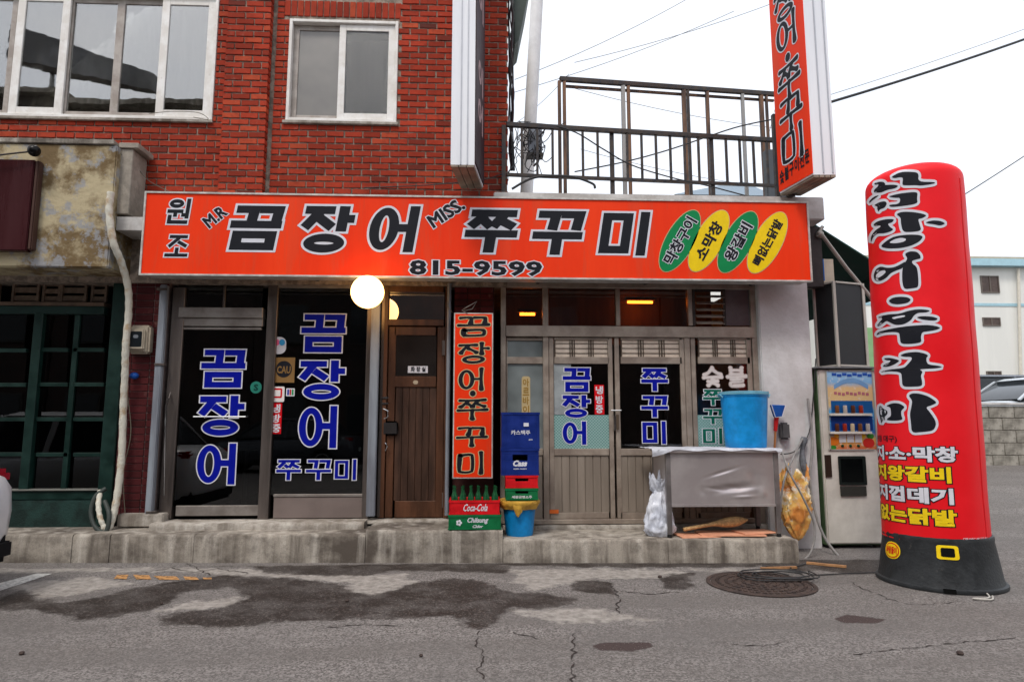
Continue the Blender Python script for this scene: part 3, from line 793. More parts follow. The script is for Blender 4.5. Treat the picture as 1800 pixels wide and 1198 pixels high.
gdoor = MB(); fr_box(gdoor, 303, 575, 308, 906, -.03, .01); fr_box(gdoor, 308.5, 888, 459, 906, -.03, .01); fr_box(gdoor, 308.5, 575, 459, 579, -.03, .01)
gd = gdoor.build('glass_door', alu2, bld, bevel=.003)
sheet_px('pane', 308, 578, 460, 889, -.012, darkglass, gd, smooth=False)
hb = MB(); hb.tube([at(340, 732, -.07), at(432, 732, -.07)], .008); hb.tube([at(345, 732, -.07), at(345, 732, -.01)], .006); hb.tube([at(428, 732, -.07), at(428, 732, -.01)], .006); hb.build('push_bar', chrome, gd)
hb = MB(); hb.tube([at(299, 690, -.04), at(296, 700, -.13), at(292, 712, -.14), at(290, 770, -.14), at(288, 870, -.09)], .009); hb.build('handle', chrome, gd)
for ch, r_ in (('꼼', (352, 614, 433, 682)), ('장', (347, 695, 430, 766)), ('어', (345, 779, 418, 851))):
    glyph_px(ch, *r_, -.013, [white_ink, blue_ink], gd, 15, 17, 2.8)
sw = MB(); fr_box(sw, 480.5, 873, 640.5, 910, -.028, .03); sp = sw.build('stall_riser', mat('brown_panel', (0.22, 0.175, 0.16), .5, .2, var=.12, scale=3), bld, bevel=.003)
sw = MB(); fr_box(sw, 480.5, 868, 640.5, 872.5, -.035, .03); fr_box(sw, 480.5, 499, 640.5, 506, -.03, .03); swn = sw.build('shop_window', alu2, bld, bevel=.002)
sheet_px('pane', 480, 505, 641, 869, 0.0, darkglass, swn, smooth=False)
for ch, r_ in (('꼼', (528, 552, 609, 620)), ('장', (524, 633, 607, 703)), ('어', (524, 713, 596, 787))):
    glyph_px(ch, *r_, -.001, [white_ink, blue_ink], swn, 15, 17, 2.8)
for ch, r_ in (('쭈', (485, 807, 530, 843)), ('꾸', (537, 807, 583, 843)), ('미', (588, 807, 628, 843))):
    glyph_px(ch, *r_, -.001, [white_ink, blue_ink], swn, 13, 15, 4)
# stickers
def sticker(px0, py0, px1, py1, Y, m, parent, name='sticker', rnd=0.0, th=.0012):
    x0, x1 = X(px0, (py0 + py1) / 2, Y), X(px1, (py0 + py1) / 2, Y); z0, z1 = Z((px0 + px1) / 2, py1, Y), Z((px0 + px1) / 2, py0, Y)
    b = MB(); r = min(x1 - x0, z1 - z0) / 2 * rnd; pts = []
    for cx, cz, a0 in ((x1 - r, z1 - r, 0), (x0 + r, z1 - r, 90), (x0 + r, z0 + r, 180), (x1 - r, z0 + r, 270)):
        for k in range(7 if r else 1): a = R(a0 + 15 * k); pts.append((cx + r * math.cos(a), cz + r * math.sin(a)))
    n = len(pts)
    b.add([(x, Y - th, z) for x, z in pts] + [(x, Y, z) for x, z in pts], [tuple(range(n))[::-1], tuple(range(n, 2 * n))] + [(i, (i + 1) % n, n + (i + 1) % n, n + i) for i in range(n)])
    return b.build(name, m, parent, smooth=False)
sticker(478, 592, 503, 622, -.002, white_ink, swn, rnd=.9); sticker(481, 596, 492, 607, -.0035, flat('#e86a90'), swn, rnd=1); sticker(491, 596, 501, 607, -.005, flat('#3a9ad0'), swn, rnd=1)
sticker(478, 628, 518, 672, -.002, flat('#8a6a40'), swn); sticker(485, 634, 513, 663, -.0035, black_ink, swn, rnd=1)
text_px('CAU', 487, 643, 511, 656, -.005, [flat('#8a6a40')], swn, .03)
sticker(474, 679, 500, 706, -.002, flat('#e9e4e2'), swn, rnd=.2); sticker(477, 682, 496, 699, -.0035, red_ink, swn, rnd=.3); sticker(481, 685, 493, 696, -.005, flat('#e9e4e2'), swn)
sticker(503, 682, 518, 696, -.002, white_ink, swn, rnd=.2)
for i, (c, dx) in enumerate((('#2038a0', 0), ('#c03030', 4), ('#109050', 8))): sticker(505 + dx, 684, 508 + dx, 694, -.0035, flat(c), swn)
sticker(476, 708, 495, 762, -.002, red_ink, swn); text_col('냉방중', 478, 709, 493, 761, -.0035, [white_ink], swn, bold=.03)
sticker(440, 670, 460, 691, -.014, flat('#2a7a6a'), gd, rnd=1); text_px('S', 446, 675, 454, 686, -.0155, [flat('#0c3a34')], gd, .03)
# posts
def post(name, px_t, px_b, py_t, py_b, wpx, Y, m, parent, d=.06, label=None):
    cx = ((X(px_t, py_t, Y) + X(px_b, py_b, Y)) / 2); w_ = wpx / 1150 * 7
    b = MB(); b.box(cx - w_ / 2, cx + w_ / 2, Y, Y + d, Z(px_b, py_b, Y), Z(px_t, py_t, Y)); return b.build(name, m, parent, bevel=.008)
post('corner_post', 283, 264, 500, 914, 12, -.14, bluegrey, bld); post('corner_post', 661, 651, 500, 908, 15, -.14, bluegrey, bld)
post('corner_post', 673, 666, 500, 908, 5, -.06, alu, bld)
b = MB(); b.tube([at(790, 498, -.10), at(785, 905, -.10)], .022, 12); b.build('drain_pipe', bluegrey, bld)
for q in ((287, 508), (283, 640), (268, 900)):
    b = MB(); c = at(q[0] - 3, q[1], -.145); b.box(c.x - .05, c.x + .05, -.15, -.08, c.z - .012, c.z + .012); b.build('bracket', alu, bld, bevel=.002)

# ================================================================ TILED PIER
pier = MB(); xa, xb = X(212, 700, -.05), X(284, 700, -.05); za, zb = Z(245, 905, -.05), Z(245, 488, -.05)
pier.box(xa, xb, -.04, .1, za, zb); pier.build('tiled_pier', mat('tile_grout', (0.20, 0.15, 0.14), .9, var=.3), bld, smooth=False)
tw, th_ = (xb - xa) / 2.2, 0.0745
z = za; tmesh = {}
r_ = 0
while z < zb - .03:
    for k in range(3):
        x0 = xa + .003 + (k - 0.55) * tw; x1 = x0 + tw - .008; x0 = max(x0, xa + .002); x1 = min(x1, xb - .002)
        if x1 - x0 < .03: continue
        key = (k, (r_ * 3 + k) % 4)
        if key not in tmesh:
            bb = MB(); j = .0012; w_ = x1 - x0; h_ = th_ - .008
            bb.box(-w_ / 2, w_ / 2, 0, .012, -h_ / 2, h_ / 2, j=j); o = bb.build('tile', tile1, bld, local=True, bevel=.0025); tmesh[key] = o.data
        else:
            o = bpy.data.objects.new('tile', tmesh[key]); COL.objects.link(o); o.parent = bld
        o.location = Vector(((x0 + x1) / 2, -.052, z + th_ / 2)) - WL[bld.name]
    z += th_; r_ += 1
b = MB(); pbox(b, 205, 903, 286, 926, -.16, .05); b.build('pier_base', conc_l, bld, bevel=.01)
# soffit over the shopfronts and the walls of the rooms behind
rm = MB(); 
XL = X(300, 700, .05)
XD = X(672, 700, .05)
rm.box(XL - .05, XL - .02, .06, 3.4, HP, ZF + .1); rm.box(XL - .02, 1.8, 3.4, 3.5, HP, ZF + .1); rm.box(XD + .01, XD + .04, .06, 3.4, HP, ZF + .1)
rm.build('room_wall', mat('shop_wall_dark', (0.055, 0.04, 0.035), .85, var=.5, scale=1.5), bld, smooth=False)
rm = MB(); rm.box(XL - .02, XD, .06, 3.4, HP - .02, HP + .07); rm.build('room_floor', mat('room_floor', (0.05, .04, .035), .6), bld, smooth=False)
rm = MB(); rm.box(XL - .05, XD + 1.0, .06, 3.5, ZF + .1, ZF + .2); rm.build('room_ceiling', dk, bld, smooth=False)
# a few tables with chairs in the dark of the room
def stool_table(x, y):
    t_ = thing('dining_table', 'small dining table standing in the dark behind the left shop glass', 'table', (x, y, HP + .07))
    b = MB(); b.lathe([(.34, .70), (.35, .715), (.34, .73)], (0, 0, 0), 24); b.build('tabletop', flat('#4a4038', .6), t_, local=True)
    b = MB(); b.tube([(0, 0, 0), (0, 0, .70)], .03, 10); b.lathe([(.22, 0), (.2, .02), (.04, .03)], (0, 0, 0)); b.build('pedestal', alu, t_, local=True)
stool_table(-2.9, 1.2)

# ================================================================ BROWN DOOR
wood = mat('brown_door_paint', (0.115, 0.046, 0.022), 0.42, col2=(0.06, 0.026, 0.014), scale=6, streak=True, bump=.25, bscale=30, fleck=.4, fcol=(.14, .08, .05), fscale=30)
wood2 = mat('brown_plank', (0.080, 0.038, 0.023), 0.5, col2=(0.038, 0.019, 0.012), scale=9, streak=True, bump=.3, bscale=25)
b = MB(); fr_box(b, 669, 498, 679, 910, -.05, .05); fr_box(b, 781, 498, 790, 910, -.05, .05); fr_box(b, 679.5, 561, 780.5, 572, -.045, .05); fr_box(b, 679.5, 498, 780.5, 513, -.045, .05)
b.build('door_frame', wood, bld, bevel=.005)
tg = glass('transom_glass', (0.35, 0.22, 0.15), 0.42, 0.02, 0.05)
sheet_px('pane', 679, 512, 781, 562, 0.0, tg, bld, smooth=False)
b = MB(); yb = -.02
for r_ in ((680, 574, 693, 909), (767, 574, 780, 909), (693.5, 574, 766.5, 589), (693.5, 661, 766.5, 680), (693.5, 880, 766.5, 909)): fr_box(b, *r_, yb, yb + .045)
bd = b.build('brown_door', wood, bld, bevel=.004)
n = 6
for i in range(n):
    b = MB(); a = 693.8 + (766.4 - 693.8) * i / n; c = 693.8 + (766.4 - 693.8) * (i + 1) / n
    fr_box(b, a, 680.3, c - .45, 879.8, yb + .012, yb + .03); b.build('plank', wood2, bd, bevel=.003)
sheet_px('pane', 693, 588, 767, 662, yb + .012, glass('brown_glass', (0.10, 0.08, 0.075), .06, .03, .1, .5, (0.05, 0.042, 0.04)), bd, smooth=False)
sticker(717, 643, 752, 655, yb + .011, white_ink, bd); text_px('화 장 실', 722, 644, 748, 653, yb + .009, [black_ink], bd, .03)
b = MB(); c0 = at(684, 752, yb); b.box(c0.x - .07, c0.x + .10, yb - .035, yb - .002, c0.z - .075, c0.z + .075); b.build('lock_box', mat('dark_iron', (.05, .045, .045), .5, .6), bd, bevel=.02)
b = MB()
for py in (697, 707): pbox(b, 671, py, 683, py + 3, -.06, -.05)
b.tube([at(674, 718, -.07), at(682, 722, -.075), at(682, 732, -.075), at(675, 736, -.07)], .006); b.tube([at(677, 778, -.06), at(681, 784, -.06), at(677, 792, -.06)], .006)
b.build('handle', chrome, bd)
b = MB()
for py in (598, 866): pbox(b, 777, py, 783, py + 26, yb - .012, yb - .001)
b.build('hinge', alu, bd, bevel=.002)
sticker(726, 668, 735, 675, yb - .001, flat('#b8a890'), bd, rnd=1)
# narrow strip of wall behind the hanging sign
b = MB(); pbox(b, 797, 496, 868, 905, .0, .12); b.build('strip_wall', mat('maroon_wall', (0.06, 0.017, 0.015), .7, var=.4, scale=8), bld, smooth=False)
tmesh = {}
for r_ in range(5):
    for k in range(3):
        bb = MB(); xq = X(799 + k * 23, 520, -.01); zq = Z(830, 505 + r_ * 11.6, -.01)
        bb.box(xq, xq + .135, -.014, 0, zq - .06, zq, j=.001); bb.build('tile', tile1, bld, bevel=.002)

# ================================================================ ONE-STOREY SHOP (right)
shop = thing('low_shop', 'one storey shop with grey aluminium windows, sliding doors and a white plastered pier', 'shop', (1.5, 0, HP))
champ = mat('champagne_aluminium', (0.37, 0.31, 0.255), 0.45, 0.2, col2=(0.25, 0.20, 0.165), scale=4, detail=8, rvar=.12, fleck=.5, fcol=(.12, .10, .09), fscale=20, fpos=.64)
slat_m = mat('aluminium_slat', (0.34, 0.285, 0.235), 0.5, 0.15, col2=(0.23, 0.19, 0.155), scale=3, streak=True)
plaster = mat('white_plaster', (0.64, 0.64, 0.645), 0.85, col2=(0.50, 0.49, 0.485), scale=2.2, detail=8, bump=.25, bscale=30, fleck=.3, fcol=(.25, .22, .2), fscale=7, fpos=.64)
YS = 0.0
b = MB()
fr_box(b, 880, 505, 889, 920, -.05, .06); fr_box(b, 955, 505, 965, 920, -.04, .05); fr_box(b, 1208, 592, 1218, 920, -.04, .05); fr_box(b, 1328, 505, 1340, 920, -.05, .06)
fr_box(b, 1083, 505, 1090, 572, -.035, .05); fr_box(b, 1210, 505, 1217, 572, -.035, .05)
b.build('shopfront_frame', champ, shop, bevel=.004)
b = MB(); fr_box(b, 889.3, 573, 1327.7, 592, -.06, .06); b.build('transom', champ, shop, bevel=.004)
b = MB(); fr_box(b, 881, 497, 1339, 506, -.055, .06); b.build('head_rail', champ, shop, bevel=.004)
b = MB(); fr_box(b, 889.3, 912, 1327.7, 920, -.07, .06); b.build('sill_rail', champ, shop, bevel=.004)
warmglass = glass('transom_pane', (0.60, 0.50, 0.44), 0.06, 0.01, 0.03)
for a, c in ((889, 955), (965, 1083), (1090, 1210)): sheet_px('pane', a, 505, c, 574, YS, warmglass, shop, smooth=False)
# louvre vent and blank panel in the last transom
b = MB(); fr_box(b, 1276, 508, 1328, 572, -.01, .03); b.build('blank_panel', mat('purple_grey_panel', (0.13, 0.11, 0.115), .4, var=.3, scale=3), shop)
lv = MB(); fr_box(lv, 1217.3, 507, 1222, 572, -.03, .03); fr_box(lv, 1271, 507, 1275.7, 572, -.03, .03); fr_box(lv, 1222, 507, 1271, 511, -.03, .03); lvo = lv.build('louvre_vent', mat('rusty_vent', (.06, .05, .045), .6, .3, var=.5), shop)
for i in range(5):
    b = MB(); p0, p1 = at(1222, 519 + i * 11.5, .02), at(1271, 519 + i * 11.5, .02); d = .05
    b.hexa([(p0.x, -.035, p0.z - .035), (p1.x, -.035, p0.z - .035), (p1.x, .02, p0.z), (p0.x, .02, p0.z), (p0.x, -.035, p0.z - .03), (p1.x, -.035, p0.z - .03), (p1.x, .02, p0.z + .005), (p0.x, .02, p0.z + .005)])
    b.build('louvre_slat', slat_m, lvo, smooth=False)
# leaves: frame, lattice head, pane, rail, vertical slats
lat_m = mat('lattice_backing', (0.84, 0.71, 0.58), .7, var=.2, scale=5); lat_d = mat('lattice_bar', (0.10, 0.07, 0.05), .5)
clearw = glass('window_clear', (0.62, 0.63, 0.63), 0.05, 0.0, 0.02)
filmed = glass('frosted_film', (0.5, 0.6, 0.6), 0.05, 0.2, 0.0, 0.8, (0.30, 0.34, 0.34))
def check_film():
    m = bpy.data.materials.new('check_film'); m.use_nodes = True
    t = m.node_tree; N = t.nodes.new; K = t.links.new; b = t.nodes['Principled BSDF']
    tc = N('ShaderNodeTexCoord'); ck = N('ShaderNodeTexChecker'); ck.inputs['Scale'].default_value = 62
    K(tc.outputs['Object'], ck.inputs['Vector'])
    ck.inputs['Color1'].default_value = (0.30, 0.46, 0.43, 1); ck.inputs['Color2'].default_value = (0.13, 0.27, 0.26, 1)
    K(ck.outputs[0], b.inputs['Base Color']); b.inputs['Roughness'].default_value = .25
    return m
chk = check_film()
def leaf(name, px0, px1, y=-.03, lattice=True, fw=8, letters=()):
    b = MB()
    fr_box(b, px0, 593, px0 + fw, 911, y, y + .05); fr_box(b, px1 - fw, 593, px1, 911, y, y + .05)
    i0, i1 = px0 + fw + .3, px1 - fw - .3
    fr_box(b, i0, 593, i1, 597, y, y + .05); fr_box(b, i0, 627, i1, 639, y, y + .05); fr_box(b, i0, 788, i1, 800, y - .004, y + .05); fr_box(b, i0, 900, i1, 911, y, y + .05)
    lf = b.build(name, champ, shop, bevel=.003)
    j0, j1 = px0 + fw, px1 - fw
    sheet_px('pane', j0, 638, j1, 789, y + .02, clearw, lf, smooth=False)
    if lattice:
        sheet_px('lattice_backing', j0, 596, j1, 628, y + .024, lat_m, lf, smooth=False)
        b = MB(); W_ = j1 - j0
        for f in (.0, .33, .67, 1.0): pbox(b, j0 + W_ * f - 1.2 + (1.2 if f == 0 else 0) - (1.2 if f == 1 else 0), 597.5, j0 + W_ * f + 1.2 + (1.2 if f == 0 else 0) - (1.2 if f == 1 else 0), 626.5, y + .012, y + .0235)
        for f in (.29, .37, .63, .71): pbox(b, j0 + W_ * f - .7, 597.5, j0 + W_ * f + .7, 626.5, y + .013, y + .0235)
        for yy in (603, 611.5, 620): pbox(b, j0 + 2.4, yy, j1 - 2.4, yy + .9, y + .015, y + .0235)
        b.build('lattice', lat_d, lf, smooth=False)
    n = max(3, round((i1 - i0) / 13.5))
    for i in range(n):
        a = i0 + (i1 - i0) * i / n; c = i0 + (i1 - i0) * (i + 1) / n
        b = MB(); fr_box(b, a + .25, 800.4, c - .9, 899.6, y + .008, y + .03); fr_box(b, c - .9, 800.4, c + .25, 899.6, y + .018, y + .03)
        b.build('slat', slat_m, lf, bevel=.0015)
    return lf
l1 = leaf('sliding_door', 966, 1079, -.030); l2 = leaf('sliding_door', 1083, 1207, -.034); l3 = leaf('window_leaf', 1219, 1327, -.030)
b = MB(); fr_box(b, 890, 627, 954.5, 639, -.02, .04); fr_box(b, 890, 788, 954.5, 800, -.02, .04); fr_box(b, 890, 593, 954.5, 598, -.02, .04); fr_box(b, 890, 598.2, 892, 787.8, -.018, .04); fl = b.build('side_light', champ, shop, bevel=.003)
sheet_px('pane', 890, 597, 955, 628, 0.0, filmed, fl, smooth=False); sheet_px('pane', 890, 638, 955, 789, 0.0, filmed, fl, smooth=False)
for i in range(4):
    b = MB(); a = 890 + 16.1 * i; fr_box(b, a + .3, 800.4, a + 15.4, 911.5, -.01, .02); b.build('slat', slat_m, fl, bevel=.002)
sticker(917, 661, 932, 728, -.002, cream_ink, fl, rnd=.6); text_col('아르바이', 919, 664, 930, 727, -.004, [flat('#b08838', .8)], fl, bold=.02)
# doors' lock and handle
b = MB(); c = at(1081, 738, -.06); b.box(c.x - .01, c.x + .01, -.055, -.04, c.z - .11, c.z + .05); b.tube([at(1074, 721, -.065), at(1092, 721, -.065)], .008); b.build('bolt', chrome, l1)
b = MB(); c = at(1086, 738, -.06); b.box(c.x - .012, c.x + .012, -.06, -.045, c.z - .10, c.z + .06); b.build('handle', flat('#6a5a4c', .7, .35), l2)
# film behind the glass, lettering on it
yg = -.0142
film2 = mat('sheer_white_film', (.34, .37, .38), .3, var=.2)
sheet_px('check_film', 974, 729, 1071, 788, -.0135, chk, l1, smooth=False); sheet_px('check_film', 1227, 729, 1319, 788, -.0135, chk, l3, smooth=False)
sheet_px('sheer_film', 974, 639, 1004, 728, -.0132, film2, l1, smooth=False)
for ch, r_ in (('꼼', (988, 646, 1039, 689)), ('장', (987, 694, 1038, 734)), ('어', (988, 740, 1033, 781))): glyph_px(ch, *r_, yg, [white_ink, blue_ink], l1, 15, 17, 3.2)
sticker(1045, 676, 1062, 728, yg, red_ink, l1); text_col('냉방중', 1047, 677, 1060, 727, yg - .0015, [white_ink], l1, bold=.03)
for ch, r_ in (('쭈', (1126, 647, 1175, 687)), ('꾸', (1126, 695, 1175, 733)), ('미', (1129, 740, 1172, 780))): glyph_px(ch, *r_, yg - .004, [white_ink, blue_ink], l2, 15, 17, 3.2)
for ch, r_ in (('숯', (1235, 645, 1270, 678)), ('불', (1277, 645, 1313, 678))): glyph_px(ch, *r_, yg, [pink_ink, flat('#efe4e0', .8)], l3, 13, 14, 4, brush=True)
for ch, r_ in (('쭈', (1235, 684, 1271, 712)), ('꾸', (1235, 718, 1271, 745)), ('미', (1235, 752, 1271, 780))): glyph_px(ch, *r_, yg, [white_ink, green_ink], l3, 14, 16, 4)
sticker(966, 895, 982, 902, -.045, flat('#d86a30'), l1)
# white pier, parapet slab
b = MB(); xa, xb = X(1341, 700, -.12), X(1431, 700, -.12); b.box(xa, xb, -.12, 3.6, -.1, Z(1390, 490, -.12)); b.build('plaster_pier', plaster, shop, bevel=.012)
slab_m = mat('slab_concrete', (0.60, 0.59, 0.58), .8, col2=(0.40, 0.38, 0.36), scale=3, detail=8, fleck=.5, fcol=(.2, .18, .16), fscale=9, fpos=.63, bump=.2, bscale=30)
b = MB(); zs0, zs1 = Z(1436, 386, -.28), Z(1436, 346, -.28)
b.box(X(868, 330, -.28), X(1449, 365, -.28), -.28, 3.8, zs0, zs1); b.build('roof_slab', slab_m, shop, bevel=.01)
b = MB(); b.box(X(880, 500, .2), X(1431, 500, .2), -.02, .12, Z(1000, 500, .1) - .02, zs0); b.build('lintel', mat('dark_lintel', (0.06, .05, .05), .8, var=.4), shop)
# room behind
rm = MB(); xr0, xr1 = XD + .2, X(1345, 700, 0) 
rm.box(xr0, 3.9, 3.8, 3.9, HP, zs0); rm.build('room_wall', mat('shop_wall_brown', (0.10, 0.07, 0.055), .85, var=.5, scale=1.5), shop, smooth=False)
rm = MB(); rm.box(XD + .05, xa, .08, 3.8, HP, HP + .03); rm.build('room_floor', mat('room_floor', (0.05, .04, .035), .6), shop, smooth=False)
# warm tube lamps in that room
tube_m = glow('warm_tube', '#ff8a2c', 20.0)
def tube_lamp(x, y, z, L_, lab):
    t_ = thing('tube_lamp', lab, 'lamp', (x, y, z), group='tube lamps inside the shop')
    b = MB(); b.box(-L_ / 2, L_ / 2, -.04, .04, .02, .06); b.build('housing', flat('#8a7a68', .6), t_, local=True)
    b = MB(); b.tube([(-L_ / 2 + .03, 0, 0), (L_ / 2 - .03, 0, 0)], .016, 10); b.build('tube', tube_m, t_, local=True)
c = at(1125, 531, 1.0); tube_lamp(c.x, 1.0, c.z, .38, 'glowing warm tube lamp seen through the pane above the sliding doors')
c = at(927, 552, .6); tube_lamp(c.x, .6, c.z, .24, 'small warm tube lamp glowing behind the pane above the beer crates')
b = MB(); b.box(X(889, 540, 0), X(1325, 540, 0), 1.35, 1.40, Z(1100, 592, .6), zs0 - .05); b.build('bounce_panel', mat('bounce_panel_brown', (.40, .20, .11), .6, var=.5, scale=3, streak=True), shop)  # panel added close behind the tubes to spread their warm glow
def shelf_unit(x, y, lab):
    t_ = thing('shelf_unit', lab, 'shelf', (x, y, HP + .03))
    for s in (-.45, .45):
        b = MB(); b.box(s - .02, s + .02, 0, .35, 0, 1.6); b.build('side_panel', flat('#5a4636', .5), t_, local=True)
    for k in range(4):
        b = MB(); b.box(-.43, .43, .0, .35, .3 + k * .4, .33 + k * .4); b.build('shelf', flat('#5a4636', .5), t_, local=True)
shelf_unit(X(1040, 700, 3), 3.2, 'dim wooden shelves inside the shop behind the first sliding door')
stool = thing('dining_table', 'pale table dimly seen through the second sliding door', 'table', (X(1160, 760, 1.4), 1.3, HP + .03))
b = MB(); b.box(-.4, .4, -.35, .35, .70, .73); b.build('tabletop', flat('#9a9088', .5), stool, local=True, bevel=.01)
b = MB(); b.tube([(0, 0, 0), (0, 0, .70)], .04, 10); b.box(-.2, .2, -.2, .2, 0, .03); b.build('pedestal', alu, stool, local=True)

# ---- balcony railing on the slab
iron = mat('black_iron', (0.035, 0.036, 0.042), .42, .4, col2=(.06, .045, .035), scale=14, fleck=.6, fcol=(.15, .07, .035), fscale=30, fpos=.68)
rail = thing('balcony_railing', 'black iron railing with square balusters along the edge of the flat roof', 'railing', at(890, 330, -.1))
def rl(px):     # rail plane recedes towards the right
    u = (px - 885) / 480; return -.16 + .45 * u
def rp(px, py, dy=0): return at(px, py, rl(px) + dy)
def yt(px): return 219 + (px - 890) * .0585
def ybt(px): return 307 + (px - 890) * .0415
zt0, zt1 = rp(890, yt(890)), rp(1366, yt(1366)); zb0, zb1 = rp(890, ybt(890)), rp(1366, ybt(1366))
b = MB(); b.bar(zt0, zt1, .05, .05); b.build('top_rail', iron, rail, bevel=.003)
b = MB(); b.bar(zb0, zb1, .04, .035); b.build('bottom_rail', iron, rail, bevel=.003)
for px, main in [(886, 1)] + [(890 + 25.3 * k, k in (7, 14) or 0) for k in range(1, 19)]:
    u = (px - 890) / 476; T = zt0.lerp(zt1, u) - Vector((0, 0, .026)); Bm = zb0.lerp(zb1, u) + Vector((0, 0, .019))
    if main: Bm = Vector((T.x, T.y, zs1 + .001)); T = T + Vector((0, .04, .03)); Bm.y += .04
    else: Bm.x, Bm.y = T.x, T.y
    b = MB(); b.bar(Bm, T, .045 if main else .026, None); b.build('post' if main else 'baluster', iron, rail)
# ---- tall bare frame behind the railing
rust = mat('brown_steel', (0.21, 0.115, 0.07), .6, .3, col2=(.05, .035, .03), scale=10, streak=True)
fra = thing('steel_framework', 'tall bare brown steel frame standing on the roof behind the black railing', 'frame', at(990, 330, .9))
def fp(px, py, dy=0): return at(px, py, .75 + (px - 985) * .0016 + dy)
def fyt(px): return 139 + (px - 985) * .071
ft0, ft1 = fp(984, fyt(984)), fp(1362, fyt(1362))
b = MB(); b.bar(ft0, ft1, .05, .06); b.build('top_beam', iron, fra, bevel=.003)
b = MB(); b.bar(ft0 + Vector((.06, .05, -.07)), ft1 + Vector((0, .05, -.07)), .03, .03); b.build('beam', rust, fra)
for px, wd, mm in ((983, .04, rust), (991, .04, rust), (1088, .05, mat('galvanised', (.30, .29, .28), .5, .5)), (1097, .04, rust), (1193, .05, rust), (1200, .04, iron), (1235, .045, rust), (1300, .04, MATS['galvanised']), (1335, .055, rust), (1345, .03, rust)):
    u = (px - 984) / 378; T = ft0.lerp(ft1, u) - Vector((0, 0, .03)); b = MB(); b.bar(Vector((T.x, T.y, zs1 + .001)), T, wd, .04); b.build('post', mm, fra)
# dark sheet and blue roof glimpsed at the right end of the roof
b = MB(); p = at(1350, 300, .9); b.box(p.x - .02, p.x + .35, .9, 1.0, zs1 + .001, at(1350, 262, .9).z); b.build('metal_sheet', mat('dark_sheet', (.10, .11, .12), .5, .5), None, label='dark grey metal sheet leaning behind the red projecting sign', cat='metal sheet', bevel=.01)

# ================================================================ NEIGHBOURING SHOP (left)
nb = thing('green_shop', 'neighbouring shop with dark green gridded glass front under a peeling plaster fascia', 'shop', (-5.6, 0, HP))
peel = mat('peeling_plaster', (0.44, 0.37, 0.235), .85, col2=(0.15, 0.10, 0.045), scale=2.4, detail=13, lo=.44, hi=.56, bump=1.0, bscale=16, fleck=.8, fcol=(.27, .28, .30), fscale=5.5, fpos=.53)
YF = -.5
b = MB(); b.box(-7.6, X(198, 360, YF), YF, -.06, Z(150, 470, YF), Z(150, 254, YF)); b.build('fascia', peel, nb, bevel=.012)
b = MB(); b.box(-7.6, X(202, 250, YF), YF - .02, -.07, Z(150, 254, YF) + .001, Z(150, 246, YF)); b.build('coping', conc, nb, bevel=.006)
b = MB(); x_ = X(199, 300, YF); b.box(x_, x_ + .14, -.42, -.13, Z(210, 382, -.3), Z(210, 270, -.3)); b.box(x_, x_ + .20, -.44, -.12, Z(210, 269, -.3), Z(210, 260, -.3)); b.build('concrete_box', mat('beige_render', (.36, .32, .27), .85, var=.35, scale=6, bump=.4), nb, bevel=.006)
green = mat('dark_green_paint', (0.006, 0.028, 0.022), .45, var=.4, scale=5, fleck=.25, fcol=(.05, .06, .05), fscale=14)
green2 = mat('green_base', (0.012, 0.040, 0.034), .7, col2=(.005, .018, .015), scale=6, detail=9, bump=.5, fleck=.3, fcol=(.06, .08, .075), fscale=10)
b = MB(); fr_box(b, -420, 880, 165, 931, -.05, .12); b.build('base_panel', green2, nb, bevel=.01)
b = MB(); fr_box(b, -420, 863, 182, 879, -.04, .05); fr_box(b, 183, 492, 208, 925, -.06, .10); fr_box(b, -420, 536, 182.5, 550, -.045, .05)
b.build('shopfront_frame', green, nb, bevel=.006)
b = MB(); fr_box(b, -420, 860, 182, 862.7, -.06, .0); b.build('sill', mat('pale_sill', (.2, .2, .18), .6), nb)
b = MB(); fr_box(b, 46, 550.5, 62, 862, -.05, .05); b.build('mullion', green, nb, bevel=.004)
for x0 in (-420, -330, -240, -150, -60, 120): pass
b = MB(); fr_box(b, 119, 551, 128, 859.5, -.02, .03); b.build('glazing_bar', green, nb, bevel=.003)
for yy in (611, 672, 733, 795):
    b = MB(); fr_box(b, 62.5, yy, 118.7, yy + 7, -.02, .03); fr_box(b, 128.3, yy, 182.5, yy + 7, -.02, .03); b.build('glazing_bar', green, nb, bevel=.003)
    b = MB(); fr_box(b, -420, yy, 45.5, yy + 7, -.02, .03); b.build('glazing_bar', green, nb, bevel=.003)
grid_glass = glass('grid_glass', (.12, .13, .13), .05, 0.0, .06)
ys_ = [550, 611, 672, 733, 795, 860]
for i in range(5):
    for a, c in ((62.5, 118.5), (128.5, 182.5), (-20, 45.5)):
        sheet_px('pane', a, ys_[i] + (7 if i else 1), c, ys_[i + 1], .008, grid_glass, nb, smooth=False)
b = MB(); pbox(b, -420, 550, -21, 860, .01, .02); b.build('far_pane', grid_glass, nb, smooth=False)
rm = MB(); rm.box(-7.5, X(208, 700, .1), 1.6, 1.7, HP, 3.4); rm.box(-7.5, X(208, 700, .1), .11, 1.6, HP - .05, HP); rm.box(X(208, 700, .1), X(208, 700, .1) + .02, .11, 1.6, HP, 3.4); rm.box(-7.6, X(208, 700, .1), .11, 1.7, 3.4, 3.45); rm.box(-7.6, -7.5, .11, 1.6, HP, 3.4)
rm.build('room_wall', dk, nb, smooth=False)
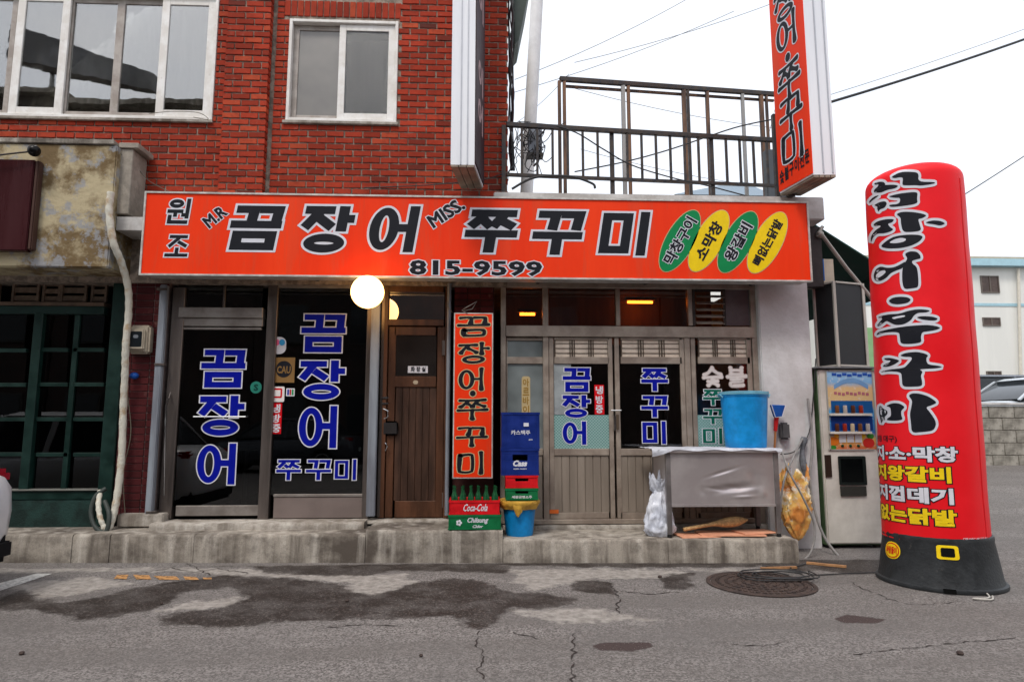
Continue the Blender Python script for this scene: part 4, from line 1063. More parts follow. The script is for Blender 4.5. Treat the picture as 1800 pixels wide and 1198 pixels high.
# open shelf strip above the grid with old crates on it
b = MB(); fr_box(b, -420, 529, 183, 535.5, -.03, .10); b.build('shelf', mat('old_wood', (.12, .075, .05), .7, var=.4, streak=True), nb)
crate_w = mat('grey_crate_wood', (.20, .14, .10), .8, col2=(.10, .07, .05), scale=7, streak=False)
for i, (a, c) in enumerate(((-60, -8), (18, 62), (72, 100), (104, 146), (158, 198))):
    x0, x1 = X(a, 510, .0), X(min(c, 182), 510, .0); zb_ = Z(100, 529, .0) + .002; h = .24 + .02 * (i % 2)
    t_ = thing('wooden_crate', ('old wooden crate above the green shopfront, ' + ('at the cropped left end', 'second from the left end', 'the narrow middle one', 'just right of the narrow one', 'against the corner post')[i]), 'crate', ((x0 + x1) / 2, .05, zb_), group='old crates above the green shopfront')
    w_ = (x1 - x0)
    for s in (-1, 1):
        b = MB(); b.box(s * w_ / 2 - .012, s * w_ / 2 + .012, -.01, .02, 0, h); b.build('upright', crate_w, t_, local=True)
    for k in range(3):
        b = MB(); b.box(-w_ / 2 + .013, w_ / 2 - .013, -.002 , .012, .01 + k * h / 3, (k + 1) * h / 3 - .02, j=.002); b.build('slat', crate_w, t_, local=True)
    b = MB(); b.box(-w_ / 2 + .013, w_ / 2 - .013, .013, .05, 0.001, .01); b.build('bottom', crate_w, t_, local=True)

# maroon plate sign on the fascia
ps = thing('maroon_sign', 'blank dark maroon board with rounded edge mounted on the peeling fascia', 'sign', at(20, 440, YF))
b = MB(); b.box(X(-140, 360, YF - .09), X(53, 360, YF - .09), YF - .09, YF - .002, Z(30, 440, YF - .09), Z(30, 280, YF - .09)); b.build('board', mat('maroon_board', (0.045, 0.010, 0.012), .25, var=.25, scale=3, streak=True), ps, bevel=.008)
b = MB(); b.box(X(54, 360, YF - .09), X(61, 360, YF - .09), YF - .085, YF - .004, Z(30, 438, YF - .09), Z(30, 281, YF - .09)); b.build('side_trim', flat('#7a5a50', .35), ps, bevel=.01)
sl_ = thing('spot_lamp', 'round black spot lamp on a thin arm above the maroon board', 'lamp', at(60, 265, YF - .12))
b = MB(); c = at(60, 265, YF - .16); b.ball(c, .058, 12); b.build('lamp_head', flat('#101012', .8, .3, 'gloss_black'), sl_)
b = MB(); b.tube([at(-30, 276, YF - .16), at(20, 270, YF - .16), at(56, 266, YF - .14)], .009); b.tube([at(60, 262, YF - .12), at(60, 262, YF + .0)], .008); b.build('arm', iron, sl_)

# ================================================================ SIGN BOARDS
orange = mat('sign_orange', (0.88, 0.050, 0.008), .45, col2=(0.80, 0.036, 0.006), scale=1.2, rvar=.05, spec=.12, streak=True, fleck=.16, fcol=(.35, .10, .05), fscale=5, fpos=.52)
edge_w = mat('sign_edge', (0.62, 0.60, 0.56), .45, .2, var=.3, scale=8)
ink_black, ink_white = flat('#1e2028', .8, .5, 'sign_black'), flat('#e4e6f0', .85, .45, 'sign_white')
YB = -.46
sg = thing('long_shop_sign', 'long orange fascia sign with black white edged lettering and phone number', 'sign', at(836, 490, YB))
pl = [at(253, 336, YB), at(247, 484, YB), at(1424, 495, YB), at(1424, 355, YB)]
x0, x1 = (pl[0].x + pl[1].x) / 2, (pl[2].x + pl[3].x) / 2; z0 = (pl[1].z + pl[2].z) / 2; z1 = (pl[0].z + pl[3].z) / 2
b = MB(); b.box(x0 + .02, x1 - .02, YB + .006, -.215, z0 + .02, z1 - .02); b.build('casing', edge_w, sg)
b = MB(); b.box(x0 + .018, x1 - .018, YB, YB + .005, z0 + .018, z1 - .018); b.build('face', orange, sg, smooth=False)
b = MB(); e = .018; b.box(x0, x1, YB - .012, YB + .04, z1 - e, z1); b.box(x0, x1, YB - .012, YB + .04, z0, z0 + e); b.box(x0, x0 + e, YB - .012, YB + .04, z0 + e, z1 - e); b.box(x1 - e, x1, YB - .012, YB + .04, z0 + e, z1 - e)
b.build('frame', edge_w, sg)
for k in range(6):
    xx = x0 + .5 + k * (x1 - x0 - 1) / 5; b = MB(); b.bar((xx, -.22, z0 + .05), (xx, -.03, z0 + .05), .03); b.build('bracket', iron, sg)
SW = [ink_white, ink_black]
for ch, r_ in (('꼼', (402, 362, 496, 440)), ('장', (527, 362, 621, 445)), ('어', (648, 362, 736, 443)), ('쭈', (816, 369, 912, 444)), ('꾸', (935, 371, 1026, 448)), ('미', (1057, 372, 1140, 449))):
    glyph_px(ch, *r_, YB, SW, sg, 17, 20, 4.6, shear=.16)
for ch, r_ in (('원', (292, 349, 337, 394)), ('조', (291, 412, 333, 452))): glyph_px(ch, *r_, YB, SW, sg, 14, 15, 5, shear=.1)
text_px('M.R', 357, 370, 399, 392, YB, SW, sg, .035, .05, rot=R(41))
text_px('MISS.', 750, 362, 818, 386, YB, SW, sg, .035, .05, rot=R(34))
text_px('815-9599', 720, 458, 953, 484, YB, SW, sg, .035, .045, spacing=1.05)
for i, (cx, cy, c_, s_) in enumerate(((1195, 423, '#0e8a4e', '막창구이'), (1246, 423, '#f8d616', '소막창'), (1297, 425, '#0e8a4e', '왕갈비'), (1349, 426, '#f8d616', '뼈없는닭발'))):
    C0 = at(cx, cy, YB); rot = R(60); LX, SX = .385, .155
    def ell(a, c2): 
        out = []
        for q in range(40):
            t_ = 2 * math.pi * q / 40; u, v = a * math.cos(t_), c2 * math.sin(t_)
            out.append((C0.x + u * math.cos(rot) - v * math.sin(rot), C0.z + u * math.sin(rot) + v * math.cos(rot)))
        return out
    b = MB()
    b.add([(x, YB - .002, z) for x, z in ell(LX, SX)], [tuple(range(40))[::-1]], 0); b.add([(x, YB - .0035, z) for x, z in ell(LX - .008, SX - .008)], [tuple(range(40))[::-1]], 1)
    ov = b.build('oval_badge', [cream_ink, flat(c_, .9, .4)], sg, smooth=False)
    hh = .135 if i < 3 else .11; n = len(s_); LL = .56 if i != 1 and i != 2 else .46
    fr = (Vector((C0.x, YB - .004, C0.z)), Vector((math.cos(rot), 0, math.sin(rot))), Vector((-math.sin(rot), 0, math.cos(rot))), Vector((0, -1, 0)))
    ls = [font_polys(s_, .035, .05), font_polys(s_, .035, 0)] if i in (0, 2) else [font_polys(s_, .035, 0)]
    ink(ls, 'lettering', [ink_white, ink_black] if i in (0, 2) else [ink_black], ov, fr, -LL / 2, -hh / 2, LL, hh)

# hanging vertical sign beside the brown door
YV = -.30
vsn = thing('vertical_sign', 'tall narrow orange sign with six black syllables hanging beside the brown door', 'sign', at(830, 840, YV))
x0, x1 = X(796, 695, YV), X(867, 695, YV); z0, z1 = Z(830, 841, YV), Z(830, 549, YV)
b = MB(); b.box(x0, x1, YV + .004, YV + .10, z0, z1); b.build('casing', flat('#30302e', .8), vsn)
b = MB(); b.box(x0 + .004, x1 - .004, YV, YV + .004, z0 + .004, z1 - .004); b.build('border', edge_w, vsn, smooth=False)
b = MB(); b.box(x0 + .016, x1 - .016, YV - .002, YV, z0 + .016, z1 - .016); b.build('face', orange, vsn, smooth=False)
CK = [cream_ink, ink_black]
for ch, r_ in (('꼼', (805, 555, 860, 593)), ('장', (806, 603, 859, 639)), ('어', (805, 648, 853, 685)), ('쭈', (804, 700, 857, 736)), ('꾸', (803, 749, 856, 783)), ('미', (804, 795, 851, 832))):
    glyph_px(ch, *r_, YV - .002, CK, vsn, 12, 15, 3.6, brush=True, rise=.05)
def dot_px(cx, cy, r, Y, mats, parent, o=.01):
    c = at(cx, cy, Y); b = MB()
    for i, m_ in enumerate(mats):
        rr = r + (o if i == 0 and len(mats) > 1 else 0)
        b.add([(c.x + rr * math.cos(R(18 * q)), Y - .002 - i * .001, c.z + rr * math.sin(R(18 * q))) for q in range(20)], [tuple(range(20))[::-1]], i)
    b.build('dot', mats, parent, smooth=False)
dot_px(831, 691, .030, YV - .002, CK, vsn)
b = MB(); b.tube([at(822, 552, YV), at(812, 545, YV), at(820, 540, YV - .02), at(838, 530, YV + .02), at(830, 543, YV), at(816, 546, YV + .02)], .006, 6); b.tube([at(795, 549, YV + .05), at(788, 540, YV + .15), at(786, 532, -.12)], .004, 6); b.build('hanging_wire', mat('old_wire', (.22, .19, .17), .5, .5), vsn)

# projecting white sign on the brick wall: bottom corners measured, then carried straight up
def prism(b, pts, z0, z1, mi=0):
    p = [Vector((q.x, q.y, z0)) for q in pts] + [Vector((q.x, q.y, z1)) for q in pts]; return b.hexa(p, mi)
def offset_up(p, z): return Vector((p.x, p.y, z))
ws = thing('white_projecting_sign', 'narrow white metal sign box projecting from the red brick wall', 'sign', at(815, 300, -.75))
ya, yb_ = -.92, -.30
A = at(792, 291, ya); zb_ = A.z; Bq = Vector((at(834, 291, ya).x, ya, zb_))
Cq = Vector((Bq.x + .085, yb_, zb_)); Dq = Vector((A.x + .085, yb_, zb_))
wm = mat('white_sign_metal', (0.78, 0.79, 0.82), .35, .1, col2=(.68, .69, .73), scale=2, streak=True)
b = MB(); prism(b, [A, Bq, Cq, Dq], zb_ + .01, zb_ + 4.0); b.build('box', wm, ws, smooth=False)
b = MB()
for f in (.42, .70):
    p = A.lerp(Bq, f); b.box(p.x - .006, p.x + .006, ya - .006, ya + .01, zb_ + .012, zb_ + 3.9)
b.build('seam', mat('seam_grey', (.45, .46, .5), .4, .3), ws)
b = MB()
for f in (.0, .33, .66):
    p, q = A.lerp(Bq, f + .01), A.lerp(Bq, f + .31); d_ = Dq - A
    b.hexa([p + Vector((0, 0, -.012)), q + Vector((0, 0, -.012)), q + d_ * .98 + Vector((0, 0, -.012)), p + d_ * .98 + Vector((0, 0, -.012)), p + Vector((0, 0, .009)), q + Vector((0, 0, .009)), q + d_ * .98 + Vector((0, 0, .009)), p + d_ * .98 + Vector((0, 0, .009))])
b.build('base_slat', mat('worn_base', (.30, .24, .19), .6, .3, var=.4), ws)
nrm = (Cq - Bq).cross(Vector((0, 0, 1))).normalized()
b = MB(); q0, q1 = Bq + nrm * .003, Cq + nrm * .003; b.hexa([Bq + Vector((0, 0, .04)), Cq + Vector((0, 0, .04)), Cq + nrm * .012 + Vector((0, 0, .04)), Bq + nrm * .012 + Vector((0, 0, .04))] + [p + Vector((0, 0, 3.9)) for p in (Bq, Cq, Cq + nrm * .012, Bq + nrm * .012)][0:4])
b.build('side_face', flat('#3a2a30', .8), ws, smooth=False)
ux = (Cq - Bq).normalized()
for k, s_ in enumerate('어이 이어'):
    if s_ == ' ': continue
    ink([font_polys(s_, .05, 0)], 'letter', [flat('#b89a9c', .8)], ws, (Bq + nrm * .013, ux, Vector((0, 0, 1)), nrm), .12, .5 + .42 * k, .36, .34)
b = MB()
for zz in (zb_ + .3, zb_ + 2.6): b.bar((Dq.x + .08, yb_, zz), (Dq.x + .09, YW - .0, zz), .04)
b.build('bracket', iron, ws)

# projecting orange sign at the far corner of the roof
rs = thing('orange_projecting_sign', 'tall orange and white box sign projecting over the flat roof corner', 'sign', at(1420, 330, -.7))
Fa = at(1371, 342, -.30); zr = Fa.z
def onz(px, py, z):
    r = ray(px, py); return CAM + r * ((z - CAM.z) / r.z)
Nb = onz(1430, 309, zr); Ne = onz(1470, 309, zr); Fe = Fa + (Ne - Nb) 
b = MB(); prism(b, [Nb, Ne, Fe, Fa], zr + .012, zr + 4.5); b.build('box', wm, rs, smooth=False)
b = MB()
for k in range(4):
    p0, p1 = Nb.lerp(Ne, k / 4 + .02), Nb.lerp(Ne, (k + 1) / 4 - .02); d_ = (Fa - Nb)
    b.hexa([v + Vector((0, 0, s)) for s in (-.015, .011) for v in (p0, p1, p1 + d_, p0 + d_)])
b.build('base_slat', MATS['worn_base'], rs)
b = MB()
for f in (.45, .86):
    p = Nb.lerp(Ne, f); n_ = (Ne - Nb).cross(Vector((0, 0, 1))).normalized(); b.bar(p + n_ * .003 + Vector((0, 0, .03)), p + n_ * .003 + Vector((0, 0, 4.4)), .012)
b.build('seam', MATS['seam_grey'], rs)
n_ = (Nb - Fa).cross(Vector((0, 0, 1))).normalized()          # outward normal of the orange face (to the left)
if n_.x > 0: n_ = -n_
ux = (Nb - Fa); LW = ux.length; ux.normalize()
b = MB(); b.hexa([Fa + n_ * .008 + Vector((0, 0, .03)), Nb + n_ * .008 + Vector((0, 0, .03)), Nb + Vector((0, 0, .03)), Fa + Vector((0, 0, .03))] + [p + Vector((0, 0, 4.4)) for p in (Fa + n_ * .008, Nb + n_ * .008, Nb, Fa)]); b.build('face', orange, rs, smooth=False)
def face_uv(px, py):       # picture point on that face -> (u, v) in metres
    r = ray(px, py); t_ = (Fa - CAM).dot(n_) / r.dot(n_); p = CAM + r * t_; return (p - Fa).dot(ux), p.z - zr
fr = (Vector((Fa.x, Fa.y, zr)) + n_ * .009, ux, Vector((0, 0, 1)), n_)
for ch, cx, cy, hpx in (('장', 1373, 14, 56), ('어', 1379, 62, 56), ('쭈', 1386, 142, 62), ('꾸', 1390, 198, 60), ('미', 1395, 254, 56)):
    u, v = face_uv(cx, cy); u2, v2 = face_uv(cx, cy + hpx / 2); h = (v - v2) * 2
    ink([glyph_polys(ch, 12, 15, 4, True, .05), glyph_polys(ch, 12, 15, 0, True, .05)], 'letter', [ink_white, ink_black], rs, fr, LW * .16, v - h / 2, LW * .66, h)
u, v = face_uv(1384, 103); ink([font_polys('.', .12, .04), font_polys('.', .12, 0)], 'dot', [ink_white, ink_black], rs, fr, LW * .42, v - .05, LW * .15, .10)
u, v = face_uv(1400, 316)
for k, s_ in enumerate('숯불구이전문'):
    ink([font_polys(s_, .035, 0)], 'letter', [ink_black], rs, fr, LW * (.05 + .153 * k), .10 + .012 * k, LW * .13, .15)
b = MB(); b.bar(Fa.lerp(Fe, .5) + Vector((0, -.05, -.016)), Fa.lerp(Fe, .5) + Vector((0, .5, -.016)), .05, .03)
b.bar(Vector((Fe.x - .1, Fe.y - .05, zs1 + .001)), Vector((Fe.x - .1, Fe.y - .05, zr - .016)), .06); b.bar(Vector((Fa.x + .05, Fa.y + .15, zs1 + .001)), Vector((Fa.x + .05, Fa.y + .15, zr + 1.0)), .05)
b.build('support', iron, rs)

# ---- globe lamp
gl_ = thing('globe_lamp', 'glowing round globe lamp hanging just below the long orange sign', 'lamp', at(646, 512, YB - .16))
c = at(646, 513, YB - .12); b = MB(); b.ball(c, .165, 16); b.build('globe', glow('lamp_glass', '#ffbe6a', 6.0), gl_, angle=180)
b = MB(); b.tube([c + Vector((0, .15, .05)), c + Vector((0, .30, .09)), c + Vector((.02, .50, .02))], .018); b.lathe([(.06, -.02), (.06, .02)], c + Vector((0, .17, .05))); b.build('bracket', iron, gl_)

# ================================================================ THINGS ON THE PLATFORM
def crate(name, label, w_, d, h, m, loc, cat='crate', slot=True, ribs=True, rz=0.0, group=None):
    t_ = thing(name, label, cat, loc, group=group, rz=rz); b = MB(); k = .012
    sl0, sl1 = h * .55, h * .78; sw_ = w_ * .20
    for s in (-1, 1):
        y0, y1 = (s * d / 2 - k, s * d / 2) if s > 0 else (-d / 2, -d / 2 + k)
        if slot and s < 0:
            b.box(-w_ / 2, w_ / 2, y0, y1, 0, sl0); b.box(-w_ / 2, w_ / 2, y0, y1, sl1, h)
            b.box(-w_ / 2, -sw_, y0, y1, sl0, sl1); b.box(sw_, w_ / 2, y0, y1, sl0, sl1)
        else: b.box(-w_ / 2, w_ / 2, y0, y1, 0, h)
        x0, x1 = (s * w_ / 2 - k, s * w_ / 2) if s > 0 else (-w_ / 2, -w_ / 2 + k)
        b.box(x0, x1, -d / 2 + k, d / 2 - k, 0, h)
    b.box(-w_ / 2 + k, w_ / 2 - k, -d / 2 + k, d / 2 - k, 0, .008)
    b.build('shell', m, t_, local=True, bevel=.002)
    r = MB()
    r.box(-w_ / 2 - .005, w_ / 2 + .005, -d / 2 - .005, -d / 2 - .0005, h - .02, h + .003); r.box(-w_ / 2 - .005, w_ / 2 + .005, -d / 2 - .005, -d / 2 - .0005, 0, .014)
    r.box(-w_ / 2 - .005, -w_ / 2 - .0005, -d / 2, d / 2, h - .02, h + .003); r.box(w_ / 2 + .0005, w_ / 2 + .005, -d / 2, d / 2, h - .02, h + .003)
    if ribs:
        for x in (-w_ * .48, -w_ * .40, w_ * .40, w_ * .48): r.box(x - .003, x + .003, -d / 2 - .004, -d / 2 - .0005, .015, h - .021)
    r.build('rim', m, t_, local=True)
    return t_
def crate_text(t_, s, w_, d, cx, cz, tw_, th2, mats, bold=.03, o=.03, shear=0.0, name='lettering'):
    L0 = WL[t_.name]; fr = (Vector((L0.x, L0.y - d / 2 - .001, L0.z)),) + FACE
    ls = [font_polys(s, bold, 0, shear)]
    if len(mats) > 1: ls = [font_polys(s, bold, o, shear)] + ls
    ink(ls, name, mats, t_, fr, cx - tw_ / 2, cz - th2 / 2, tw_, th2, base=.001)
plast = lambda n, h, k=.9: mat(n, rgb(h, k), .42, var=.25, scale=8, fleck=.25, fcol=(.12, .11, .10), fscale=22, fpos=.64)
c_red, c_green, c_blue = plast('crate_red', '#e0141e'), plast('crate_green', '#0c7a46', .8), plast('crate_blue', '#123088', .8)
yc = -.515
cg = crate('drinks_crate', 'green plastic drinks crate at the bottom under the red crate of bottles', .50, .33, .135, c_green, (X(834.5, 920, yc - .16), yc, HP + .089), slot=False, group='drinks crates')
crate_text(cg, 'Chilsung', .5, .33, .03, .082, .20, .062, [white_ink], .03, shear=.3); crate_text(cg, 'Cider', .5, .33, .03, .030, .10, .028, [white_ink], .03, shear=.3)
for a in range(5):
    q = R(72 * a); L0 = WL[cg.name]; b = MB(); cxx, czz = L0.x - .15 + .018 * math.cos(q), L0.z + .065 + .018 * math.sin(q)
    b.add([(cxx + .012 * math.cos(R(45 * k)), L0.y - .168, czz + .012 * math.sin(R(45 * k))) for k in range(8)], [tuple(range(8))[::-1]]); b.build('star_mark', white_ink, cg, smooth=False)
cr = crate('drinks_crate', 'red plastic drinks crate holding green bottles below the vertical orange sign', .48, .33, .13, c_red, (X(834, 895, yc - .16), yc, HP + .229), slot=False, group='drinks crates')
crate_text(cr, 'Coca-Cola', .48, .33, .01, .065, .23, .068, [white_ink], .02, shear=.45)
bott = mat('green_bottle', (0.012, 0.10, 0.035), .08, var=.5, scale=20, rvar=.04)
bproto = None; bl = {0: 'leftmost', 1: 'second', 2: 'third', 3: 'fourth', 4: 'fifth', 5: 'rightmost'}
for r_ in range(2):
    for k in range(6):
        lx = WL[cr.name].x - .19 + .076 * k + random.uniform(-.006, .006); ly = yc - .10 + .085 * r_
        lab = ('green glass bottle in the red crate, ' + bl[k] + (' of the front row' if r_ == 0 else ' of the second row'))
        if bproto is None:
            bproto = thing('glass_bottle', lab, 'bottle', (lx, ly, HP + .239), group='green bottles in the red crate')
            b = MB(); b.lathe([(.001, 0), (.030, .0), (.032, .01), (.032, .12), (.028, .15), (.014, .19), (.012, .235), (.0145, .24), (.0145, .25), (.001, .25)], n=16, cap=False); b.build('body', bott, bproto, local=True)
            b = MB(); b.lathe([(.0325, .04), (.0325, .10)], n=16, cap=False); b.build('label_band', flat('#c8d8c0', .7), bproto, local=True)
        else: o = copy_tree(bproto, (lx, ly, HP + .239), random.uniform(0, 6), lab); o.rotation_euler.x = random.uniform(-.06, .06)
# bucket with a bag in it and the stack on top
yb_k = -.44; bx = X(913, 910, yb_k)
bk = thing('blue_bucket', 'small blue bucket lined with a yellow bag, carrying the stack of beer crates', 'bucket', (bx, yb_k, HP))
pb = plast('bucket_blue', '#0f8fd8', .95)
b = MB(); b.lathe([(.001, .003), (.125, .003), (.130, .0), (.135, .02), (.165, .30), (.178, .305), (.178, .325), (.165, .33), (.160, .315), (.125, .02), (.001, .015)], n=32, cap=False); b.build('tub', pb, bk, local=True)
ybag = mat('yellow_bag', (0.62, 0.36, 0.05), .35, col2=(.45, .25, .04), scale=12, bump=.8, bscale=30)
def crumple(prof, c, n, amp, seed, sx=1, sy=1):
    b = MB(); rn = random.Random(seed); ph = [rn.uniform(0, 6) for _ in range(8)]; vs = []
    for i, (r, z) in enumerate(prof):
        for q in range(n):
            a = 2 * math.pi * q / n
            k = 1 + amp * (math.sin(3 * a + ph[0] + z * 9) * .5 + math.sin(7 * a + ph[1] - z * 14) * .4 + math.sin(13 * a + ph[2] + z * 23) * .25 + rn.uniform(-.35, .35))
            vs.append((c[0] + r * k * sx * math.cos(a), c[1] + r * k * sy * math.sin(a), c[2] + z + rn.uniform(-1, 1) * amp * .04))
    m_ = len(prof); b.add(vs, [(i * n + q, i * n + (q + 1) % n, (i + 1) * n + (q + 1) % n, (i + 1) * n + q) for i in range(m_ - 1) for q in range(n)]); return b
crumple([(.165, .335), (.200, .345), (.212, .32), (.190, .285), (.180, .26)], (0, 0, 0), 44, .05, 3).build('bag_rim', ybag, bk, local=True, angle=60)
crumple([(.001, .0), (.012, .01), (.028, .05), (.036, .09), (.03, .11)], (-.02, -.185, .20), 14, .3, 5, 1.3, .5).build('bag_knot', ybag, bk, local=True, angle=60)
b = MB(); b.lathe([(.001, .34), (.168, .34)], n=24, cap=False); b.build('bag_top', ybag, bk, local=True)
from mathutils import noise as MN
def bag(prof, n, amp, seed, sx, sy, spikes=0.0):
    b = MB(); m_ = len(prof) ; vs = []; rows = []
    for i in range(m_ - 1):
        for k in range(6): rows.append(tuple(prof[i][j] + (prof[i + 1][j] - prof[i][j]) * k / 6 for j in (0, 1)))
    rows.append(prof[-1]); H = prof[-1][1]
    for (r_, z) in rows:
        for q in range(n):
            a = 2 * math.pi * q / n; P = Vector((math.cos(a) * 1.6, math.sin(a) * 1.6, z * 7)) + Vector((seed, seed, 0))
            d = (0.5 - abs(MN.noise(P))) + .5 * (0.5 - abs(MN.noise(P * 2.3))) + .3 * (0.5 - abs(MN.noise(P * 5)))
            rr = r_ * (1 + amp * (d - .55) * 2); up = spikes * max(0, z / H - .7) / .3 * MN.noise(Vector((math.cos(a) * 2.2, math.sin(a) * 2.2, seed)))
            vs.append((rr * sx * math.cos(a), rr * sy * math.sin(a), z + up))
    m2 = len(rows); b.add(vs, [(i * n + q, i * n + (q + 1) % n, (i + 1) * n + (q + 1) % n, (i + 1) * n + q) for i in range(m2 - 1) for q in range(n)]); return b
def zz(py, Y=-.85): return Z(913, py, Y)
zc = HP + .352
for lab, a, h, w_, m_, dx in (('shallow green crate directly on the blue bucket at the foot of the stack', 0, .108, .315, c_green, 3), ('shallow red crate between the green crate and the blue beer crates', 1, .118, .315, c_red, 3),
                           ('blue beer crate in the middle of the stack with a white brand name', 2, .255, .37, c_blue, 0), ('topmost blue beer crate with small white Korean lettering', 3, .35, .375, c_blue, 1)):
    o = crate('beer_crate', lab, w_, .28, h, m_, (bx + dx / 182, -.44, zc), group='crates stacked on the blue bucket', slot=(a != 3)); zc += h + .005
    L0 = WL[o.name]
    b = MB(); b.box(L0.x - w_ / 2 + .013, L0.x + w_ / 2 - .013, L0.y - .127, L0.y + .127, L0.z + .01, L0.z + h * .5); b.build('inner_shade', flat('#0c0c10', .8, .8), o)  # near-black block added for the shade inside the crate
    if a == 0: crate_text(o, '세왕금병소주', w_, .28, 0, .028, .20, .028, [white_ink], .03)
    if a == 2: crate_text(o, 'Cass', w_, .28, .0, .115, .14, .06, [white_ink], .06, shear=.25); crate_text(o, 'BEER FRESH', w_, .28, 0, .062, .13, .012, [white_ink], .02)
    if a == 3:
        crate_text(o, '카스맥주', w_, .28, 0, .155, .19, .045, [white_ink], .03); crate_text(o, 'BEER', w_, .28, .10, .085, .04, .012, [white_ink], .02)
        b = MB(); b.box(L0.x + .03, L0.x + .08, L0.y - .146, L0.y - .1405, L0.z + .215, L0.z + .25); b.build('sticker', white_ink, o, smooth=False)
# stainless work table
steel = mat('stainless', (0.60, 0.56, 0.55), .36, .62, col2=(.50, .45, .45), scale=2, detail=4, rvar=.07)
tb = thing('steel_table', 'stainless steel work table with a dented front panel standing on the platform', 'table', (X(1270, 945, -.70), -.43, HP))
tx0, tx1, ty0, ty1, tz = X(1172, 860, -.70), X(1371, 860, -.70), -.70, -.17, Z(1270, 795, -.70)
for i, (x, y) in enumerate(((tx0, ty0), (tx1 - .045, ty0), (tx0, ty1 - .045), (tx1 - .045, ty1 - .045))):
    b = MB(); b.box(x, x + .045, y, y + .045, HP + .03, tz); b.build('leg', mat('leg_steel', (.28, .255, .25), .4, .6, var=.3), tb, bevel=.003); b = MB(); b.lathe([(.018, 0), (.024, .005), (.02, .03)], (x + .022, y + .022, HP), 12); b.build('foot', flat('#222222'), tb)
b = MB(); b.box(tx0 - .02, tx1 + .02, ty0 - .02, ty1, tz, tz + .028); b.build('tabletop', steel, tb, bevel=.004)
# dented front panel
zp0, zp1 = Z(1270, 886, -.70), tz - .001; b = MB(); nx_, nz_ = 110, 56; vs = []; dn = [((.62, .32), .30, .12, .016, -.35), ((.80, .55), .10, .16, .010, .2), ((.42, .30), .14, .05, .008, .2), ((.70, .14), .16, .04, -.008, -.1), ((.50, .62), .22, .05, .010, -.6), ((.30, .25), .06, .10, .007, .4), ((.88, .20), .05, .12, -.007, .1)]
for j in range(nz_ + 1):
    for i in range(nx_ + 1):
        u, v = i / nx_, j / nz_; d = .002 * math.sin(u * 7) + .0015 * math.sin(u * 3 + v * 5)
        for (cu, cv), a, c2, am, sk in dn:
            q = ((u - cu) / a) ** 2 + ((v - cv + sk * (u - cu)) / c2) ** 2; d += am * math.exp(-q * 2.2)
        d += .009 * math.exp(-((v - .30 - .25 * abs(u - .66)) / .05) ** 2 - ((u - .66) / .16) ** 2)
        vs.append((tx0 + .046 + (tx1 - tx0 - .092) * u, ty0 + .012 + d, zp0 + (zp1 - zp0) * v))
b.add(vs, [(j * (nx_ + 1) + i, j * (nx_ + 1) + i + 1, (j + 1) * (nx_ + 1) + i + 1, (j + 1) * (nx_ + 1) + i) for j in range(nz_) for i in range(nx_)]); b.build('front_panel', steel, tb, angle=80)
b = MB(); b.box(tx0 + .046, tx1 - .046, ty0 + .005, ty0 + .03, zp0 - .022, zp0 - .001); b.box(tx0 + .002, tx0 + .012, ty0 + .046, ty1 - .046, zp0, tz - .001); b.box(tx1 - .012, tx1 - .002, ty0 + .046, ty1 - .046, zp0, tz - .001); b.build('lower_rail', steel, tb)
# cloth over the table
def cloth(name, label, x0, x1, y0, y1, z, drop, m, nx_=60, ny_=22, seed=1):
    rn = random.Random(seed); b = MB(); vs = []; L_ = y1 - y0
    for j in range(ny_ + 1):
        for i in range(nx_ + 1):
            x = x0 + (x1 - x0) * i / nx_; s = (j / ny_) * (L_ + drop(i / nx_))
            s -= drop(i / nx_)
            if s < 0: y, zz_ = y0 - .006 + .01 * math.sin(i * .5) * min(1, -s * 20) , z + s
            else: y, zz_ = y0 + s, z + .003 * math.sin(i * .7 + j) + .003
            vs.append((x, y, zz_ + .006))
    b.add(vs, [(j * (nx_ + 1) + i, j * (nx_ + 1) + i + 1, (j + 1) * (nx_ + 1) + i + 1, (j + 1) * (nx_ + 1) + i) for j in range(ny_) for i in range(nx_)])
    return b.build(name, m, None, label=label, cat='cloth', angle=80)
clm = mat('pale_cloth', (0.58, 0.60, 0.66), .8, col2=(.42, .43, .47), scale=7, bump=.5, bscale=20)
cloth('table_cloth', 'pale grey sheet spread over the steel table with its front edge hanging a little', tx0 - .14, tx1 + .03, ty0 - .022, ty1 + .02, tz + .03, lambda u: .014 + .06 * max(0, 1 - u * 6) + .007 * math.sin(u * 23) + (.02 if u > .95 else 0), clm)
# big blue tub
yt_ = -.43; tcx = X(1309, 735, yt_)
tub = thing('blue_tub', 'big bright blue plastic tub with a paler rim standing on the steel table', 'tub', (tcx, yt_, tz + .040))
hT = Z(1309, 690, yt_) - (tz + .04)
b = MB(); prof = [(.001, 0), (.195, 0), (.200, .01)] + [(.200 + .032 * k / 10, .01 + (hT - .05) * k / 10) for k in range(1, 11)] + [(.238, hT - .04), (.238, hT - .02)]
n_ = 64; vs = [((r * (1 + (.006 if q % 4 < 2 and .01 < z < hT - .06 else 0))) * math.cos(2 * math.pi * q / n_), (r * (1 + (.006 if q % 4 < 2 and .01 < z < hT - .06 else 0))) * math.sin(2 * math.pi * q / n_), z) for r, z in prof for q in range(n_)]
b.add(vs, [(i * n_ + q, i * n_ + (q + 1) % n_, (i + 1) * n_ + (q + 1) % n_, (i + 1) * n_ + q) for i in range(len(prof) - 1) for q in range(n_)])
b.build('tub_wall', plast('tub_blue', '#1496e0', 1.0), tub, local=True, angle=50)
b = MB(); b.lathe([(.238, hT - .02), (.246, hT - .022), (.246, hT + .006), (.20, hT + .012), (.001, hT + .010)], n=48, cap=False); b.build('lid', plast('pale_blue_lid', '#7cc4de', .85), tub, local=True)
